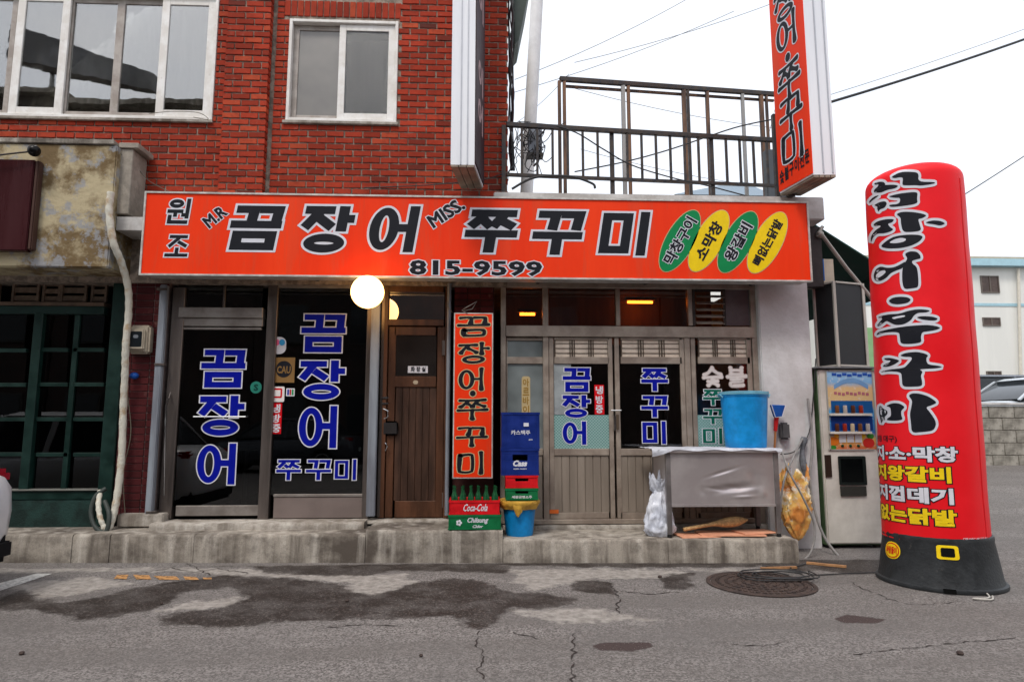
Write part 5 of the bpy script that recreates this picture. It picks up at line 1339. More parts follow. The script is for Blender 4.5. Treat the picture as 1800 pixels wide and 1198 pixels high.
for s in (-1, 1):
    b = MB(); b.tube([(s * .238, -.05, hT - .05), (s * .262, -.03, hT - .02), (s * .264, .03, hT - .02), (s * .238, .05, hT - .05)], .007); b.build('handle', MATS['pale_blue_lid'], tub, local=True)
# blue long handled brush shovel
ysv = -.14 - .06
shv = thing('blue_shovel', 'small blue shovel head up on an orange pole between the tub and the white pier', 'shovel', at(1361, 940, ysv))
p = [at(1352, 711, ysv), at(1377, 712, ysv), at(1371, 732, ysv), at(1359, 733, ysv)]
b = MB(); b.hexa([Vector((q.x, ysv - .0, q.z)) for q in (p[3], p[2], p[1], p[0])] + [Vector((q.x, ysv - .05, q.z)) for q in (p[3], p[2], p[1], p[0])]); b.build('scoop', plast('shovel_blue', '#1a5cb4'), shv, bevel=.006)
b = MB(); q = [Vector((v.x, ysv - .055, v.z)) for v in p]; b.tube([q[0], q[3], q[2], q[1]], .0045); b.build('edge_trim', white_ink, shv)
b = MB(); a1, a2 = at(1365, 732, ysv - .02), at(1363, 757, ysv - .02); b.tube([a1, a2], [.026, .018], 12); b.build('collar', plast('collar_red', '#d02020'), shv)
b = MB(); a3 = at(1361, 800, ysv - .02); a4 = Vector((a3.x + .0, ysv, HP + .03)); b.tube([a2, a3, a4], .012); b.build('pole', mat('orange_wood', (.50, .20, .07), .5, streak=True), shv)
b = MB(); p = at(1377, 757, -.14); b.box(p.x - .05, p.x + .05, -.20, -.121, p.z - .09, p.z + .09); vb = b.build('valve_box', mat('grey_box', (.10, .10, .105), .6, var=.3), None, bevel=.02, label='small dark grey box fixed to the white pier beside the blue shovel', cat='box')
# bags
wbag = mat('white_bag', (0.70, 0.72, 0.78), .3, col2=(.52, .55, .63), scale=6, bump=.7, bscale=26, fleck=.35, fcol=(.35, .42, .62), fscale=5, fpos=.6, spec=.5)
yw_ = -.58; cxb = X(1160, 920, yw_)
t_ = thing('white_bag', 'white plastic bag slumped against the left leg of the steel table', 'bag', (cxb, yw_, HP))
bag([(.001, .003), (.10, .0), (.135, .05), (.13, .16), (.105, .28), (.075, .38), (.05, .43), (.07, .48), (.085, .55)], 110, .19, 3.0, 1.12, .75, .20).build('bag_body', wbag, t_, local=True, angle=120)
golds = mat('gold_bag', (0.86, 0.60, 0.18), .16, col2=(.78, .30, .07), scale=5, detail=3, bump=.9, bscale=16, fleck=.9, fcol=(.88, .84, .70), fscale=4.5, fpos=.53, spec=.8)
yg_ = -.36; cxg = X(1400, 900, yg_)
zg0, zg1 = Z(1400, 950, yg_), Z(1400, 840, yg_)
t_ = thing('gold_bag', 'orange and gold plastic bag hanging on hoses at the right end of the platform', 'bag', (cxg, yg_, zg0))
H_ = zg1 - zg0
bag([(.001, 0), (.05, .03), (.10, .11), (.15, .22), (.155, .34), (.145, H_ - .15), (.15, H_ - .05), (.14, H_ + .03)], 90, .26, 11.0, 1, .5, .22).build('bag_body', golds, t_, local=True, angle=50)
b = MB(); b.box(-.10, -.04, -.03, .0, H_ - .10, H_ + .12, j=.012); b.build('paper_roll', white_ink, t_, local=True, bevel=.01)
# under the table: boards and a straw broom
card = mat('cardboard', (0.74, 0.36, 0.22), .85, col2=(.60, .28, .17), scale=6, fleck=.3, fcol=(.2, .12, .08), fscale=15)
for i, (x, y, a, w_, d_, lab) in enumerate(((X(1225, 935, -.6), -.59, 6, .40, .24, 'flat piece of cardboard by the left leg beneath the steel table'), (X(1285, 935, -.6), -.56, -4, .62, .30, 'long flat cardboard under the broom in the middle below the steel table'), (X(1330, 930, -.6), -.55, 9, .36, .26, 'flattened cardboard at the right leg beneath the steel table'))):
    b = MB(); b.box(-w_ / 2, w_ / 2, -d_ / 2, d_ / 2, 0, .008, j=.004); o = b.build('cardboard', card, None, label=lab, cat='cardboard', group='cardboard under the table', local=True); o.location = (x, y, HP + .004 + .011 * i); o.rotation_euler.z = R(a)
straw = mat('straw', (0.62, 0.40, 0.18), .8, col2=(.36, .22, .10), scale=30, bump=.8, bscale=90)
brm = thing('straw_broom', 'straw hand broom lying on the cardboard beneath the steel table', 'broom', (X(1260, 930, -.56), -.54, HP + .04))
P0, P1, P2 = Vector((-.34, -.04, .02)), Vector((-.05, -.02, .065)), Vector((.33, .03, .10))
b = MB(); b.tube([P0.lerp(P1, k / 12) for k in range(13)], [.017 + .003 * (k % 2) for k in range(13)], 12); b.build('handle', straw, brm, local=True)
b = MB(); b.tube([P1.lerp(P2, k / 10) for k in range(11)], [.020, .024, .032, .041, .047, .050, .050, .048, .040, .026, .008], 14); b.v = [(x, y, z) if False else (x, y * .8, z) for x, y, z in b.v]; b.build('head', straw, brm, local=True)
# hoses on the pier
hose_m = mat('grey_hose', (0.30, 0.29, 0.28), .5, var=.3, scale=10); black_c = mat('black_cable', (.03, .03, .032), .5)
def smooth_path(pts, k=6):
    out = []
    for i in range(len(pts) - 1):
        p0 = pts[max(i - 1, 0)]; a, b_ = pts[i], pts[i + 1]; p3 = pts[min(i + 2, len(pts) - 1)]
        for q in range(k):
            t = q / k; out.append(0.5 * ((2 * a) + (b_ - p0) * t + (2 * p0 - 5 * a + 4 * b_ - p3) * t * t + (3 * a - p0 - 3 * b_ + p3) * t ** 3))
    return out + [pts[-1]]
def cable(name, pts, r, m, label, cat='cable', group=None, n=8, parent=None):
    b = MB(); b.tube(smooth_path([Vector(p) for p in pts]), r, n); return b.build(name, m, parent, label=label, cat=cat, group=group, angle=80)
cable('hose', [at(1374, 792, -.30), at(1388, 830, -.5), at(1412, 875, -.55), at(1432, 925, -.55), at(1425, 970, -.6), at(1402, 986, -.62), at(1380, 966, -.6), at(1371, 920, -.56), at(1377, 850, -.5), at(1396, 800, -.35), at(1412, 768, -.17)], .011, hose_m, 'thin grey hose hanging in a big loop round the gold bag', 'hose')
cable('hose', [at(1420, 700, -.16), at(1428, 770, -.2), at(1424, 840, -.3), at(1432, 895, -.36), at(1450, 945, -.42), at(1478, 982, -.5)], .014, hose_m, 'pale hose running down beside the vending machine to the ground', 'hose')
cable('cable', [at(1372, 798, -.16), at(1398, 792, -.15), at(1422, 760, -.15), at(1430, 690, -.15), at(1434, 630, -.14)], .006, black_c, 'dark cable sagging across the white pier behind the hoses')
b = MB(); p = at(1418, 790, -.16); b.tube(smooth_path([at(1414, 768, -.17), at(1410, 800, -.18), at(1418, 850, -.18), at(1416, 905, -.17)]), [.03 + .008 * math.sin(i) for i in range(19)], 10); b.build('wrapped_pipe', mat('blue_wrap', (.22, .24, .27), .7, var=.5, scale=9, bump=.6), None, label='pipe lagged in blue grey cloth on the corner of the white pier', cat='pipe')

# ================================================================ VENDING MACHINE
yv = -.17
vm = thing('vending_machine', 'old white drinks vending machine with green sides beside the plastered pier', 'vending machine', at(1497, 960, yv))
vx0, vx1 = X(1447, 800, yv), X(1549, 800, yv); vz1 = Z(1497, 648, yv)
vw = mat('vending_white', (0.66, 0.64, 0.58), .4, col2=(.52, .50, .45), scale=2.5, detail=8, fleck=.45, fcol=(.32, .27, .2), fscale=8, fpos=.63)
vg = mat('vending_green', (0.13, 0.22, 0.10), .5, col2=(.07, .12, .06), scale=4, fleck=.5, fcol=(.16, .12, .08), fscale=12)
b = MB(); b.box(vx0 + .004, vx1 - .004, yv + .05, yv + .62, .03, vz1); b.build('cabinet', vg, vm, bevel=.006)
b = MB(); b.box(vx0, vx1, yv, yv + .048, .05, vz1 - .01); b.build('door', vw, vm, bevel=.012)
b = MB(); b.box(vx0 - .03, vx1 + .03, yv - .03, yv + .64, vz1 + .002, vz1 + .022); b.build('top_sheet', mat('grey_sheet', (.22, .23, .24), .5, .4, var=.4), vm, bevel=.003)
for x in (vx0 + .05, vx1 - .05):
    b = MB(); b.box(x - .03, x + .03, yv + .08, yv + .14, .0, .031); b.build('foot', iron, vm)
def poster_mat():
    m = bpy.data.materials.new('drink_poster'); m.use_nodes = True
    global t, N, K, tc
    t = m.node_tree; N = t.nodes.new; K = t.links.new; b = t.nodes['Principled BSDF']; tc = N('ShaderNodeTexCoord')
    sp = N('ShaderNodeSeparateXYZ'); K(tc.outputs['Object'], sp.inputs[0])
    n = N('ShaderNodeValToRGB'); zlo, zhi = Z(1497, 790, yv), Z(1497, 652, yv)
    z_ = tmath('DIVIDE', tmath('SUBTRACT', tmath('ADD', sp.outputs['Z'], tmath('MULTIPLY', tnoise(9, 4), .06)), zlo - WL[vm.name].z + .03), zhi - zlo)
    K(z_, n.inputs[0]); e = n.color_ramp.elements
    e[0].position = 0; e[0].color = (.55, .12, .05, 1); e[1].position = 1; e[1].color = (.35, .55, .75, 1)
    for p, c in ((.14, (.62, .42, .12)), (.22, (.05, .16, .42)), (.36, (.04, .22, .50)), (.50, (.10, .35, .62)), (.56, (.62, .46, .22)), (.78, (.66, .45, .22)), (.86, (.20, .42, .68))):
        q = e.new(p); q.color = (*c, 1)
    col = tmix(tramp(tnoise(24, 5, .7), .56, (0, 0, 0), .62, (.5,) * 3), n.outputs[0], (.70, .66, .60))
    K(col, b.inputs['Base Color']); b.inputs['Roughness'].default_value = .2
    return m
ps_ = sheet_px('display_panel', 1457, 652, 1537, 789, yv - .004, poster_mat(), vm, th=.004, smooth=False)
b = MB()
for q in ((1455, 650, 1457, 791), (1537, 650, 1539, 791), (1457, 650, 1537, 652), (1457, 789, 1537, 791)): pbox(b, *q, yv - .012, yv - .0005)
b.build('display_frame', flat('#b8b8b0', .7), vm)
for row, (py, n) in enumerate(((707, 4), (739, 5))):
    b = MB(); pbox(b, 1460, py + 19, 1533, py + 23, yv - .045, yv - .006); b.build('can_shelf', vw, ps_)
    for k in range(n):
        px = 1472 + k * (14 if n == 4 else 13.5); p = at(px, py + 19, yv - .024); can = MB(); can.lathe([(.001, 0), (.020, 0), (.021, .004), (.021, .074), (.017, .085), (.001, .085)], p, 12, cap=False); can.build('sample_can', flat(('#7a4a2a', '#c0b8b0', '#5a3020', '#a03020', '#d0c0a0')[(k + row * 2) % 5], .8, .3), ps_)
for k in range(3):
    sticker(1475 + k * 14, 763, 1487 + k * 14, 777, yv - .008, flat('#d8dce0', .8), ps_, name='price_card'); c = at(1481 + k * 14, 783, yv - .006); b = MB(); b.ball(c, .016, 6); b.build('button', flat('#0a4a30', .8, .3), ps_)
b = MB()
for k in range(14):
    u0, u1 = k / 14, (k + 1) / 14; f = lambda u: 676 - 12 * math.sin(math.pi * u); P_ = [at(1466 + 60 * u0, f(u0) + 8, yv - .006), at(1466 + 60 * u1, f(u1) + 8, yv - .006), at(1466 + 60 * u1, f(u1), yv - .006), at(1466 + 60 * u0, f(u0), yv - .006)]
    b.add(P_, [(0, 1, 2, 3)])
b.build('ribbon_print', flat('#7aa8d8', .8), ps_, smooth=False)
for k in range(9): sticker(1466 + 7 * k, 688 + (k % 3), 1471 + 7 * k, 693 + (k % 3), yv - .005, flat('#b8707c', .8), ps_, name='print_mark')
for k in range(8): sticker(1462 + 9 * k, 655 + (k % 2) * 2, 1470 + 9 * k, 660 + (k % 2) * 2, yv - .005, flat('#2a5ab8', .8), ps_, name='print_mark')
sticker(1461, 704, 1534, 725, yv - .005, flat('#1a62a8', .7), ps_, name='blue_print'); sticker(1461, 731, 1534, 756, yv - .005, flat('#103c8c', .7), ps_, name='blue_print')
for cx_, cy_, rr_, c_ in ((1466, 775, 9, '#e07a20'), (1527, 778, 10, '#d83028'), (1516, 765, 6, '#f0c030'), (1472, 764, 6, '#f2b02a'), (1530, 766, 6, '#3a8a30'), (1465, 786, 5, '#3a8a30')): sticker(cx_ - rr_, cy_ - rr_ * .8, cx_ + rr_, cy_ + rr_ * .8, yv - .0055 - rr_ * .00005, flat(c_, .8), ps_, name='fruit_print', rnd=1)
b = MB(); b.box(vx1 + .001, vx1 + .03, yv + .01, yv + .60, .05, vz1 - .02); b.build('blue_edge', flat('#1684d0', .8), vm)
sticker(1450, 799, 1461, 838, yv - .002, flat('#3a2c24', .7, .4), vm, name='coin_panel', th=.01); sticker(1474, 801, 1522, 852, yv - .002, flat('#1c2422', .8, .35), vm, name='hatch_frame', rnd=.1, th=.012)
sticker(1479, 806, 1517, 846, yv - .016, flat('#06090a', .8, .12), vm, name='hatch_window', th=.002); sticker(1477, 854, 1522, 871, yv - .002, flat('#3c3c38', .8, .4), vm, name='cup_flap', th=.015)
# dark folded display box on the machine
zt_ = vz1 + .024
db = thing('dark_display_box', 'black faced display box with white metal edges standing on the vending machine', 'box', (X(1475, 628, -.1), .05, zt_))
Np = Vector((X(1469, 560, -.12), -.12, 0)); Lp = Vector((X(1434, 560, .14), .14, 0)); Rp = Vector((X(1519, 560, .0), .0, 0)); Bp_ = Lp + (Rp - Np)
zh = Z(1470, 494, -.12)
b = MB(); prism(b, [Np, Rp, Bp_, Lp], zt_ + .001, zh - .002); b.build('body', mat('black_face', (.022, .022, .025), .45, var=.3, scale=3), db, smooth=False)
b = MB(); cen = (Np + Bp_) / 2
for p in (Np, Rp, Lp):
    d_ = (p - cen).normalized() * .004; b.bar(p + d_ + Vector((0, 0, zt_ + .002)), p + d_ + Vector((0, 0, zh)), .028)
for p, q in ((Np, Rp), (Np, Lp)):
    for z_ in (zt_ + .02, zh - .008):
        d_ = ((p + q) / 2 - cen).normalized() * .006; e_ = (q - p).normalized() * .02; b.bar(p + d_ + e_ + Vector((0, 0, z_)), q + d_ - e_ + Vector((0, 0, z_)), .018)
b.build('edge_trim', flat('#c8c4bc', .8), db)
cb = thing('cardboard_box', 'pale cardboard box with a blue stripe lying on the black display box', 'box', (X(1447, 480, 0), 0, zh))
b = MB(); x0, x1 = X(1433, 475, .0), X(1466, 475, .0); b.box(x0, x1, .0, .35, zh + .004, Z(1447, 455, .0)); b.build('carton', mat('pale_card', (.55, .48, .38), .8, var=.15), cb, bevel=.004)
sheet_px('stripe', 1443, 455.3, 1449, 493, -.004, flat('#1e6ec0', .8), cb, smooth=False)
# green awning on the side wall
awn = mat('awning_green', (0.008, 0.050, 0.035), .7, var=.3, scale=4)
aw = thing('green_awning', 'dark green folding awning sloping down beyond the corner of the shop', 'awning', at(1440, 395, .3))
ax0, az0, ax1, az1 = X(1431, 396, .1) - .03, Z(1431, 390, .1), X(1560, 478, .1), Z(1560, 474, .1)
b = MB(); b.hexa([(ax0, .1, az0 - .02), (ax1, .1, az1 - .02), (ax1, 3.4, az1 - .02), (ax0, 3.4, az0 - .02), (ax0, .1, az0), (ax1, .1, az1), (ax1, 3.4, az1), (ax0, 3.4, az0)]); b.build('canopy', awn, aw, smooth=False)
b = MB(); zv = Z(1530, 571, 3.4); b.box(ax0 + .5, ax1 + .4, 3.42, 3.46, zv, az0 - .1); b.build('end_curtain', awn, aw, smooth=False)
b = MB(); b.box(ax1, ax1 + .012, .1, 3.4, az1 - .30, az1 + .01); b.build('valance', awn, aw)
b = MB(); b.tube([at(1441, 408, -.02), at(1487, 470, .0), at(1545, 540, .0)], .022, 8); b.build('folding_arm', mat('arm_metal', (.34, .31, .28), .5, .6), aw)
b = MB(); b.ball(at(1441, 412, -.04), .045, 6); b.tube([at(1436, 416, -.04), at(1446, 398, -.04)], .02); b.build('hinge', MATS['arm_metal'], aw, angle=80)

# ================================================================ INFLATABLE COLUMN
PC = gp(1652, 1021); PCx, PCy = PC.x, PC.y
inf = thing('inflatable_column', 'tall red inflatable advertising column with black brush lettering on a black base', 'advertising column', (PCx, PCy, 0))
ared = mat('inflatable_red', (0.84, 0.010, 0.018), .5, col2=(.76, .008, .014), scale=1.5, bump=.10, bscale=5, spec=.2)
bplas = mat('black_plastic', (0.030, 0.033, 0.036), .5, var=.3, scale=10, bump=.3, bscale=50, fleck=.3, fcol=(.12, .11, .10), fscale=14, fpos=.63)
to_cam = math.atan2(CAM.y - PCy, CAM.x - PCx)
ZB0, ZTOP = .40, None
ZTOP = Z(1617, 300, PCy)
def rad(z):
    u = (z - ZB0) / (ZTOP - ZB0); r = .388 - .008 * u
    e = ZTOP - z
    if e < .16: r *= (max(0, 1 - ((.16 - e) / .16) ** 2.6)) ** .42
    return max(r, .002)
def cen_(z): return Vector((PCx - .010 + .055 * (z - ZB0) / (ZTOP - ZB0), PCy, 0))
b = MB(); n_ = 72; zs_ = [ZB0 - .04] + [ZB0 + (ZTOP - .17 - ZB0) * k / 40 for k in range(41)] + [ZTOP - .16 * (1 - math.sin(math.pi / 2 * k / 12)) for k in range(1, 13)]
vs = []
rn = random.Random(2); pk = [rn.uniform(0, 6) for _ in range(6)]
def wob(a, z): return 1 + .006 * math.sin(3 * a + z * 2 + pk[0]) + .004 * math.sin(9 * z + 2 * a + pk[1]) + (.006 * math.sin(26 * a + pk[2]) * max(0, 1 - (z - ZB0) / .25))
for z in zs_:
    c_ = cen_(z)
    for q in range(n_):
        a = 2 * math.pi * q / n_; r = rad(z) * wob(a, z); vs.append((c_.x + r * math.cos(a), c_.y + r * math.sin(a), z))
b.add(vs, [(i * n_ + q, i * n_ + (q + 1) % n_, (i + 1) * n_ + (q + 1) % n_, (i + 1) * n_ + q) for i in range(len(zs_) - 1) for q in range(n_)] + [tuple(range((len(zs_) - 1) * n_, len(zs_) * n_))])
b.build('inflated_body', ared, inf, angle=80)
def on_col(u, z, h):        # u: degrees to the right of the line towards the camera
    a = to_cam + R(u); c_ = cen_(z); r = rad(z) * wob(a % (2 * math.pi), z) + h + .0015; return Vector((c_.x + r * math.cos(a), c_.y + r * math.sin(a), z))
def sub_polys(pl, mx):
    out = []
    for p, l in pl:
        tris = [(p[0], p[k], p[k + 1]) for k in range(1, len(p) - 1)] if len(p) > 4 else [tuple(p)]
        st = list(tris)
        while st:
            q = st.pop(); e = [(q[i] - q[(i + 1) % len(q)]).length for i in range(len(q))]; m_ = max(e)
            if m_ < mx: out.append((list(q), l)); continue
            i = e.index(m_)
            if len(q) == 3:
                mid = (q[i] + q[(i + 1) % 3]) / 2; st += [(q[i], mid, q[(i + 2) % 3]), (mid, q[(i + 1) % 3], q[(i + 2) % 3])]
            else:
                m1 = (q[i] + q[(i + 1) % 4]) / 2; m2 = (q[(i + 2) % 4] + q[(i + 3) % 4]) / 2
                st += [(q[i], m1, m2, q[(i + 3) % 4]), (m1, q[(i + 1) % 4], q[(i + 2) % 4], m2)]
    return out
def zcol(py): return Z(1600, py, PCy - .40)
BR_A = {'꼼': [[(272,170),(345,130),(440,133),(475,145),(470,205),(590,208),(590,220),(490,235),(460,230),(370,232),(355,225),(362,175),(335,172),(300,180)], [(150,215),(190,203),(222,205),(235,225),(225,228),(300,225),(330,235),(300,255),(250,262),(200,285),(150,283),(152,262),(178,240),(185,222),(160,228)], [(118,345),(150,312),(190,300),(175,315),(140,340),(120,362)], [(248,312),(330,290),(440,278),(468,285),(462,325),(468,365),(330,385),(270,388),(255,372),(335,365),(342,320),(300,322)], [(150,375),(195,350),(235,345),(245,365),(228,395),(195,405),(185,425),(175,400),(178,385)]],
 '장': [[(148,515),(180,490),(240,475),(300,475),(285,500),(250,510),(270,535),(295,550),(270,568),(225,580),(180,580),(150,605),(132,650),(132,600),(165,555),(205,530),(195,520),(165,530)], [(310,440),(350,422),(420,422),(500,435),(535,450),(500,470),(470,475),(480,510),(495,560),(430,570),(360,570),(345,500),(345,465)], [(522,500),(570,485),(630,488),(670,508),(630,525),(590,515),(540,508)], [(198,675),(240,635),(300,600),(400,587),(480,590),(508,605),(480,640),(420,670),(340,688),(250,690)]],
 '어': [[(150,885),(165,840),(200,818),(245,830),(300,825),(350,800),(380,780),(365,830),(310,850),(270,870),(240,905),(190,930),(160,920)], [(372,728),(410,708),(460,712),(485,735),(490,762),(460,768),(425,778),(430,800),(460,820),(470,870),(475,970),(430,978),(370,985),(355,930),(355,840),(375,790),(395,760)]],
 'dot': [[(258,1067),(290,1045),(340,1038),(395,1042),(422,1060),(395,1085),(330,1096),(280,1090)]]}
BR_B = {'쭈': [[(178,240),(215,225),(270,215),(340,212),(400,190),(470,178),(530,182),(560,190),(530,203),(470,205),(440,225),(420,260),(370,290),(310,295),(270,275),(245,262),(215,285),(185,305),(175,295),(200,265),(220,245)], [(455,238),(500,228),(570,232),(615,245),(600,260),(560,262),(500,255)], [(168,370),(180,345),(240,328),(330,310),(430,298),(530,292),(600,300),(635,315),(600,330),(540,340),(500,345),(490,380),(497,420),(420,432),(345,430),(340,380),(335,345),(250,345),(200,355)]],
 '꾸': [[(222,535),(260,530),(310,540),(340,552),(310,575),(265,595),(215,598),(225,580),(265,565),(275,550),(240,550)], [(338,515),(380,495),(460,487),(520,500),(545,515),(530,530),(532,560),(545,580),(610,588),(650,598),(600,608),(520,612),(480,615),(505,632),(490,660),(500,700),(500,738),(420,742),(360,740),(355,680),(350,635),(260,628),(205,638),(210,628),(270,615),(370,605),(395,580),(425,545),(425,525),(370,525)]],
 '미': [[(190,870),(225,905),(250,915),(250,940),(225,960),(235,985),(215,980),(205,1010),(195,975),(185,930)], [(235,880),(290,858),(340,862),(380,888),(350,915),(350,945),(362,980),(310,988),(240,985),(250,968),(275,955),(275,915),(270,890)], [(402,805),(430,788),(480,790),(540,808),(590,840),(605,858),(570,875),(525,890),(560,930),(595,985),(600,1020),(580,1060),(500,1070),(425,1075),(420,1000),(412,940),(425,880),(430,840)]]}
HOLES = {'장': (0, [(258,648),(300,622),(350,610),(388,620),(370,640),(310,652)]), '어': (0, [(165,890),(190,855),(230,845),(240,860),(215,885),(180,905)]), '쭈': (230, [(280,240),(330,228),(380,222),(375,235),(320,245),(300,252)])}
from mathutils.geometry import tessellate_polygon
def chaikin(p, k=2):
    for _ in range(k):
        o = []
        for a, c in zip(p, p[1:] + p[:1]): o += [a * .78 + c * .22, a * .22 + c * .78]
        p = o
    return p
def col_hit(px, py, h):
    """the point of the inflated skin seen at a spot of the picture"""
    d = ray(px, py); z = CAM.z + d.z * ((PCy - CAM.y) / d.y)
    for _ in range(4):
        c_ = cen_(z); rr = rad(min(z, ZTOP - .2)); ox, oy = CAM.x - c_.x, CAM.y - c_.y
        A_, B_, C_ = d.x ** 2 + d.y ** 2, 2 * (ox * d.x + oy * d.y), ox * ox + oy * oy - rr * rr
        q = B_ * B_ - 4 * A_ * C_; t_ = (-B_ - math.sqrt(max(q, 0))) / (2 * A_); z = CAM.z + d.z * t_
    p = CAM + d * t_; a = math.degrees(math.atan2(p.y - c_.y, p.x - c_.x) - to_cam)
    return on_col(a, z, h)
def brush_shape(polys, holes, oy):
    to = lambda L: chaikin([Vector((1500 + x / 4.132, oy + y / 4.132)) for x, y in L])
    blk, wht, hol = [], [], []
    for L in polys:
        p = to(L); tr = [([p[a] for a in t_], 1) for t_ in tessellate_polygon([[v.to_3d() for v in p]])]
        blk += tr; wht += tr; n = len(p)
        nr = []
        for i in range(n):
            d = (p[(i + 1) % n] - p[i - 1]).normalized(); nr.append(Vector((-d.y, d.x)) * 4.6)
        for i in range(n):
            k = (i + 1) % n
            if (p[i] - p[k]).length > .01:
                wht.append(([p[i] - nr[i], p[k] - nr[k], p[k], p[i]], 2 + i % 2)); wht.append(([p[i], p[k], p[k] + nr[k], p[i] + nr[i]], 4 + i % 2))
    for L in holes:
        p = to(L); hol += [([p[a] for a in t_], 1) for t_ in tessellate_polygon([[v.to_3d() for v in p]])]
    return wht, blk, hol
for src, oy in ((BR_A, 270), (BR_B, 500)):
    for ch, polys in src.items():
        hl = [[(x, y + (0 if ch != '쭈' else 0)) for x, y in HOLES[ch][1]]] if ch in HOLES else []
        w_, k_, h_ = brush_shape(polys, hl, oy)
        ink([sub_polys(w_, 9), sub_polys(k_, 9)] + ([sub_polys(h_, 9)] if h_ else []), 'dot' if ch == 'dot' else 'letter', [ink_white, ink_black] + ([ink_white] if h_ else []), inf, None, 0, 0, 100, 100, base=.001, wrap=lambda u, v, h: col_hit(u, v, h))
sm = MB(); sm.tube([on_col(62, ZB0 + (ZTOP - .2 - ZB0) * k / 30, .0) for k in range(31)], .0035, 5); sm.build('seam', mat('seam_red', (.62, .01, .016), .6), inf)
for s_, ya_, yb2, m_, a1 in (('돼지·소·막창', 785, 813, white_ink, 29), ('돼지왕갈비', 821, 850, yellow_ink, 20), ('돼지껍데기', 859, 888, white_ink, 21), ('뼈없는닭발', 897, 927, yellow_ink, 23)):
    z1_, z0_ = zcol(ya_), zcol(yb2); ink([sub_polys(font_polys(s_, .045, .05), 6), sub_polys(font_polys(s_, .045, 0), 6)], 'lettering', [ink_black, m_], inf, None, -104, z0_, a1 + 104, z1_ - z0_, base=.001, wrap=on_col)
z1_, z0_ = zcol(766), zcol(780); ink([sub_polys(font_polys('(본점 대구)', .02), 6)], 'lettering', [ink_black], inf, None, -86, z0_, 50, z1_ - z0_, base=.001, wrap=on_col)
z1_, z0_ = Z(1720, 940, PCy - .3), Z(1720, 946, PCy - .3); ink([sub_polys(font_polys('CERAMIC 080-555-0909', .01), 6)], 'lettering', [white_ink], inf, None, 28, z0_, 36, .022, base=.001, wrap=on_col)
# base: flared black drum
prof = [(.001, .0), (.42, .0), (.468, .0), (.472, .012), (.468, .028), (.450, .035), (.442, .06), (.398, .36), (.402, .375), (.396, .40), (.38, .405), (.375, .35)]
b = MB(); b.lathe(prof, (PCx, PCy, .004), 72, cap=False); bs = b.build('base_drum', bplas, inf)
def on_base(u, z, h):
    a = to_cam + R(u); f = (z - .064) / .30; r = .442 - .044 * f + h + .002; return Vector((PCx + r * math.cos(a), PCy + r * math.sin(a), z + .0))
def plate(u0, u1, z0, z1, h, m, name, rnd=.25):
    p = []
    for cx, cy, a0 in ((100 - 25 * rnd * 2, 100 - 50 * rnd, 0), (50 * rnd, 100 - 50 * rnd, 90), (50 * rnd, 50 * rnd, 180), (100 - 50 * rnd, 50 * rnd, 270)):
        for k in range(5): a = R(a0 + 22.5 * k); p.append(Vector((cx + 50 * rnd * math.cos(a), cy + 50 * rnd * math.sin(a))))
    c_ = Vector((50, 50)); fan = [([c_, p[i], p[(i + 1) % len(p)]], 0) for i in range(len(p))]
    ink([sub_polys(fan, 25)], name, [m], inf, None, u0, z0, u1 - u0, z1 - z0, base=h, wrap=on_base)
zb1, zb2 = Z(1660, 989, PCy - .5), Z(1660, 964, PCy - .5)
plate(-1, 20, zb1, zb2, .004, yellow_ink, 'handle_surround', .3); plate(3, 16, zb1 + .02, zb2 - .018, .007, flat('#050505', 1, .8), 'handle_opening', .3)
plate(-62, -38, Z(1560, 993, PCy - .3), Z(1560, 962, PCy - .3), .003, yellow_ink, 'badge', .9); plate(-60.5, -39.5, Z(1560, 991, PCy - .3), Z(1560, 964, PCy - .3), .005, flat('#e0401e', .9), 'badge', .9); plate(-59.5, -40.5, Z(1560, 989, PCy - .3), Z(1560, 966, PCy - .3), .007, yellow_ink, 'badge', .9)
ink([sub_polys(font_polys('바람돌이', .03), 12)], 'lettering', [red_ink], inf, None, -58, Z(1560, 984, PCy - .3), 16, .06, base=.010, wrap=on_base)
plate(2, 12, .01, .045, .048, flat('#030303', 1, .9), 'cable_notch', .2)
cable('cord', [Vector((PCx + .03, PCy - .48, .02)), Vector((PCx + .0, PCy - .54, .012)), Vector((PCx - .06, PCy - .58, .012)), Vector((PCx - .16, PCy - .58, .012)), Vector((PCx - .05, PCy - .62, .012)), Vector((PCx + .04, PCy - .52, .012))], .006, flat('#c8c4bc', .8), 'white cord trailing from the notch of the black column base', 'cord')

# ================================================================ ON THE ROAD
mh = gp(1337, 1026); mh.z = .004
rustm = mat('rusty_iron', (0.085, 0.058, 0.048), .75, .2, col2=(.045, .033, .03), scale=12, bump=.6, bscale=60)
man = thing('manhole_cover', 'round rusty manhole cover set in the asphalt in front of the platform', 'manhole cover', mh)
b = MB(); b.lathe([(.43, -.0), (.43, .006), (.40, .008), (.395, -.0)], n=64, cap=False); b.build('ring', rustm, man, local=True)
b = MB(); b.lathe([(.001, .005), (.385, .005), (.390, .0)], n=64, cap=False); cv = b.build('cover', rustm, man, local=True)
b = MB()
for k in range(1, 6):
    for q in range(k * 9):
        a = 2 * math.pi * (q + .5 * (k % 2)) / (k * 9); r = k * .068; b.box(r * math.cos(a) - .012, r * math.cos(a) + .012, r * math.sin(a) - .012, r * math.sin(a) + .012, .005, .012)
b.build('tread', rustm, man, local=True, smooth=False, kind='stuff')
rn = random.Random(6); cp = []
c0 = gp(1352, 1016); c0.z = .02
for k in range(20):
    a = k * 1.35; r = .10 + .12 * math.sin(k * .43) ** 2; cp.append(c0 + Vector((r * 1.7 * math.cos(a) + .1 * math.sin(k * .11), r * math.sin(a), .004 + .0006 * k + rn.uniform(0, .004))))
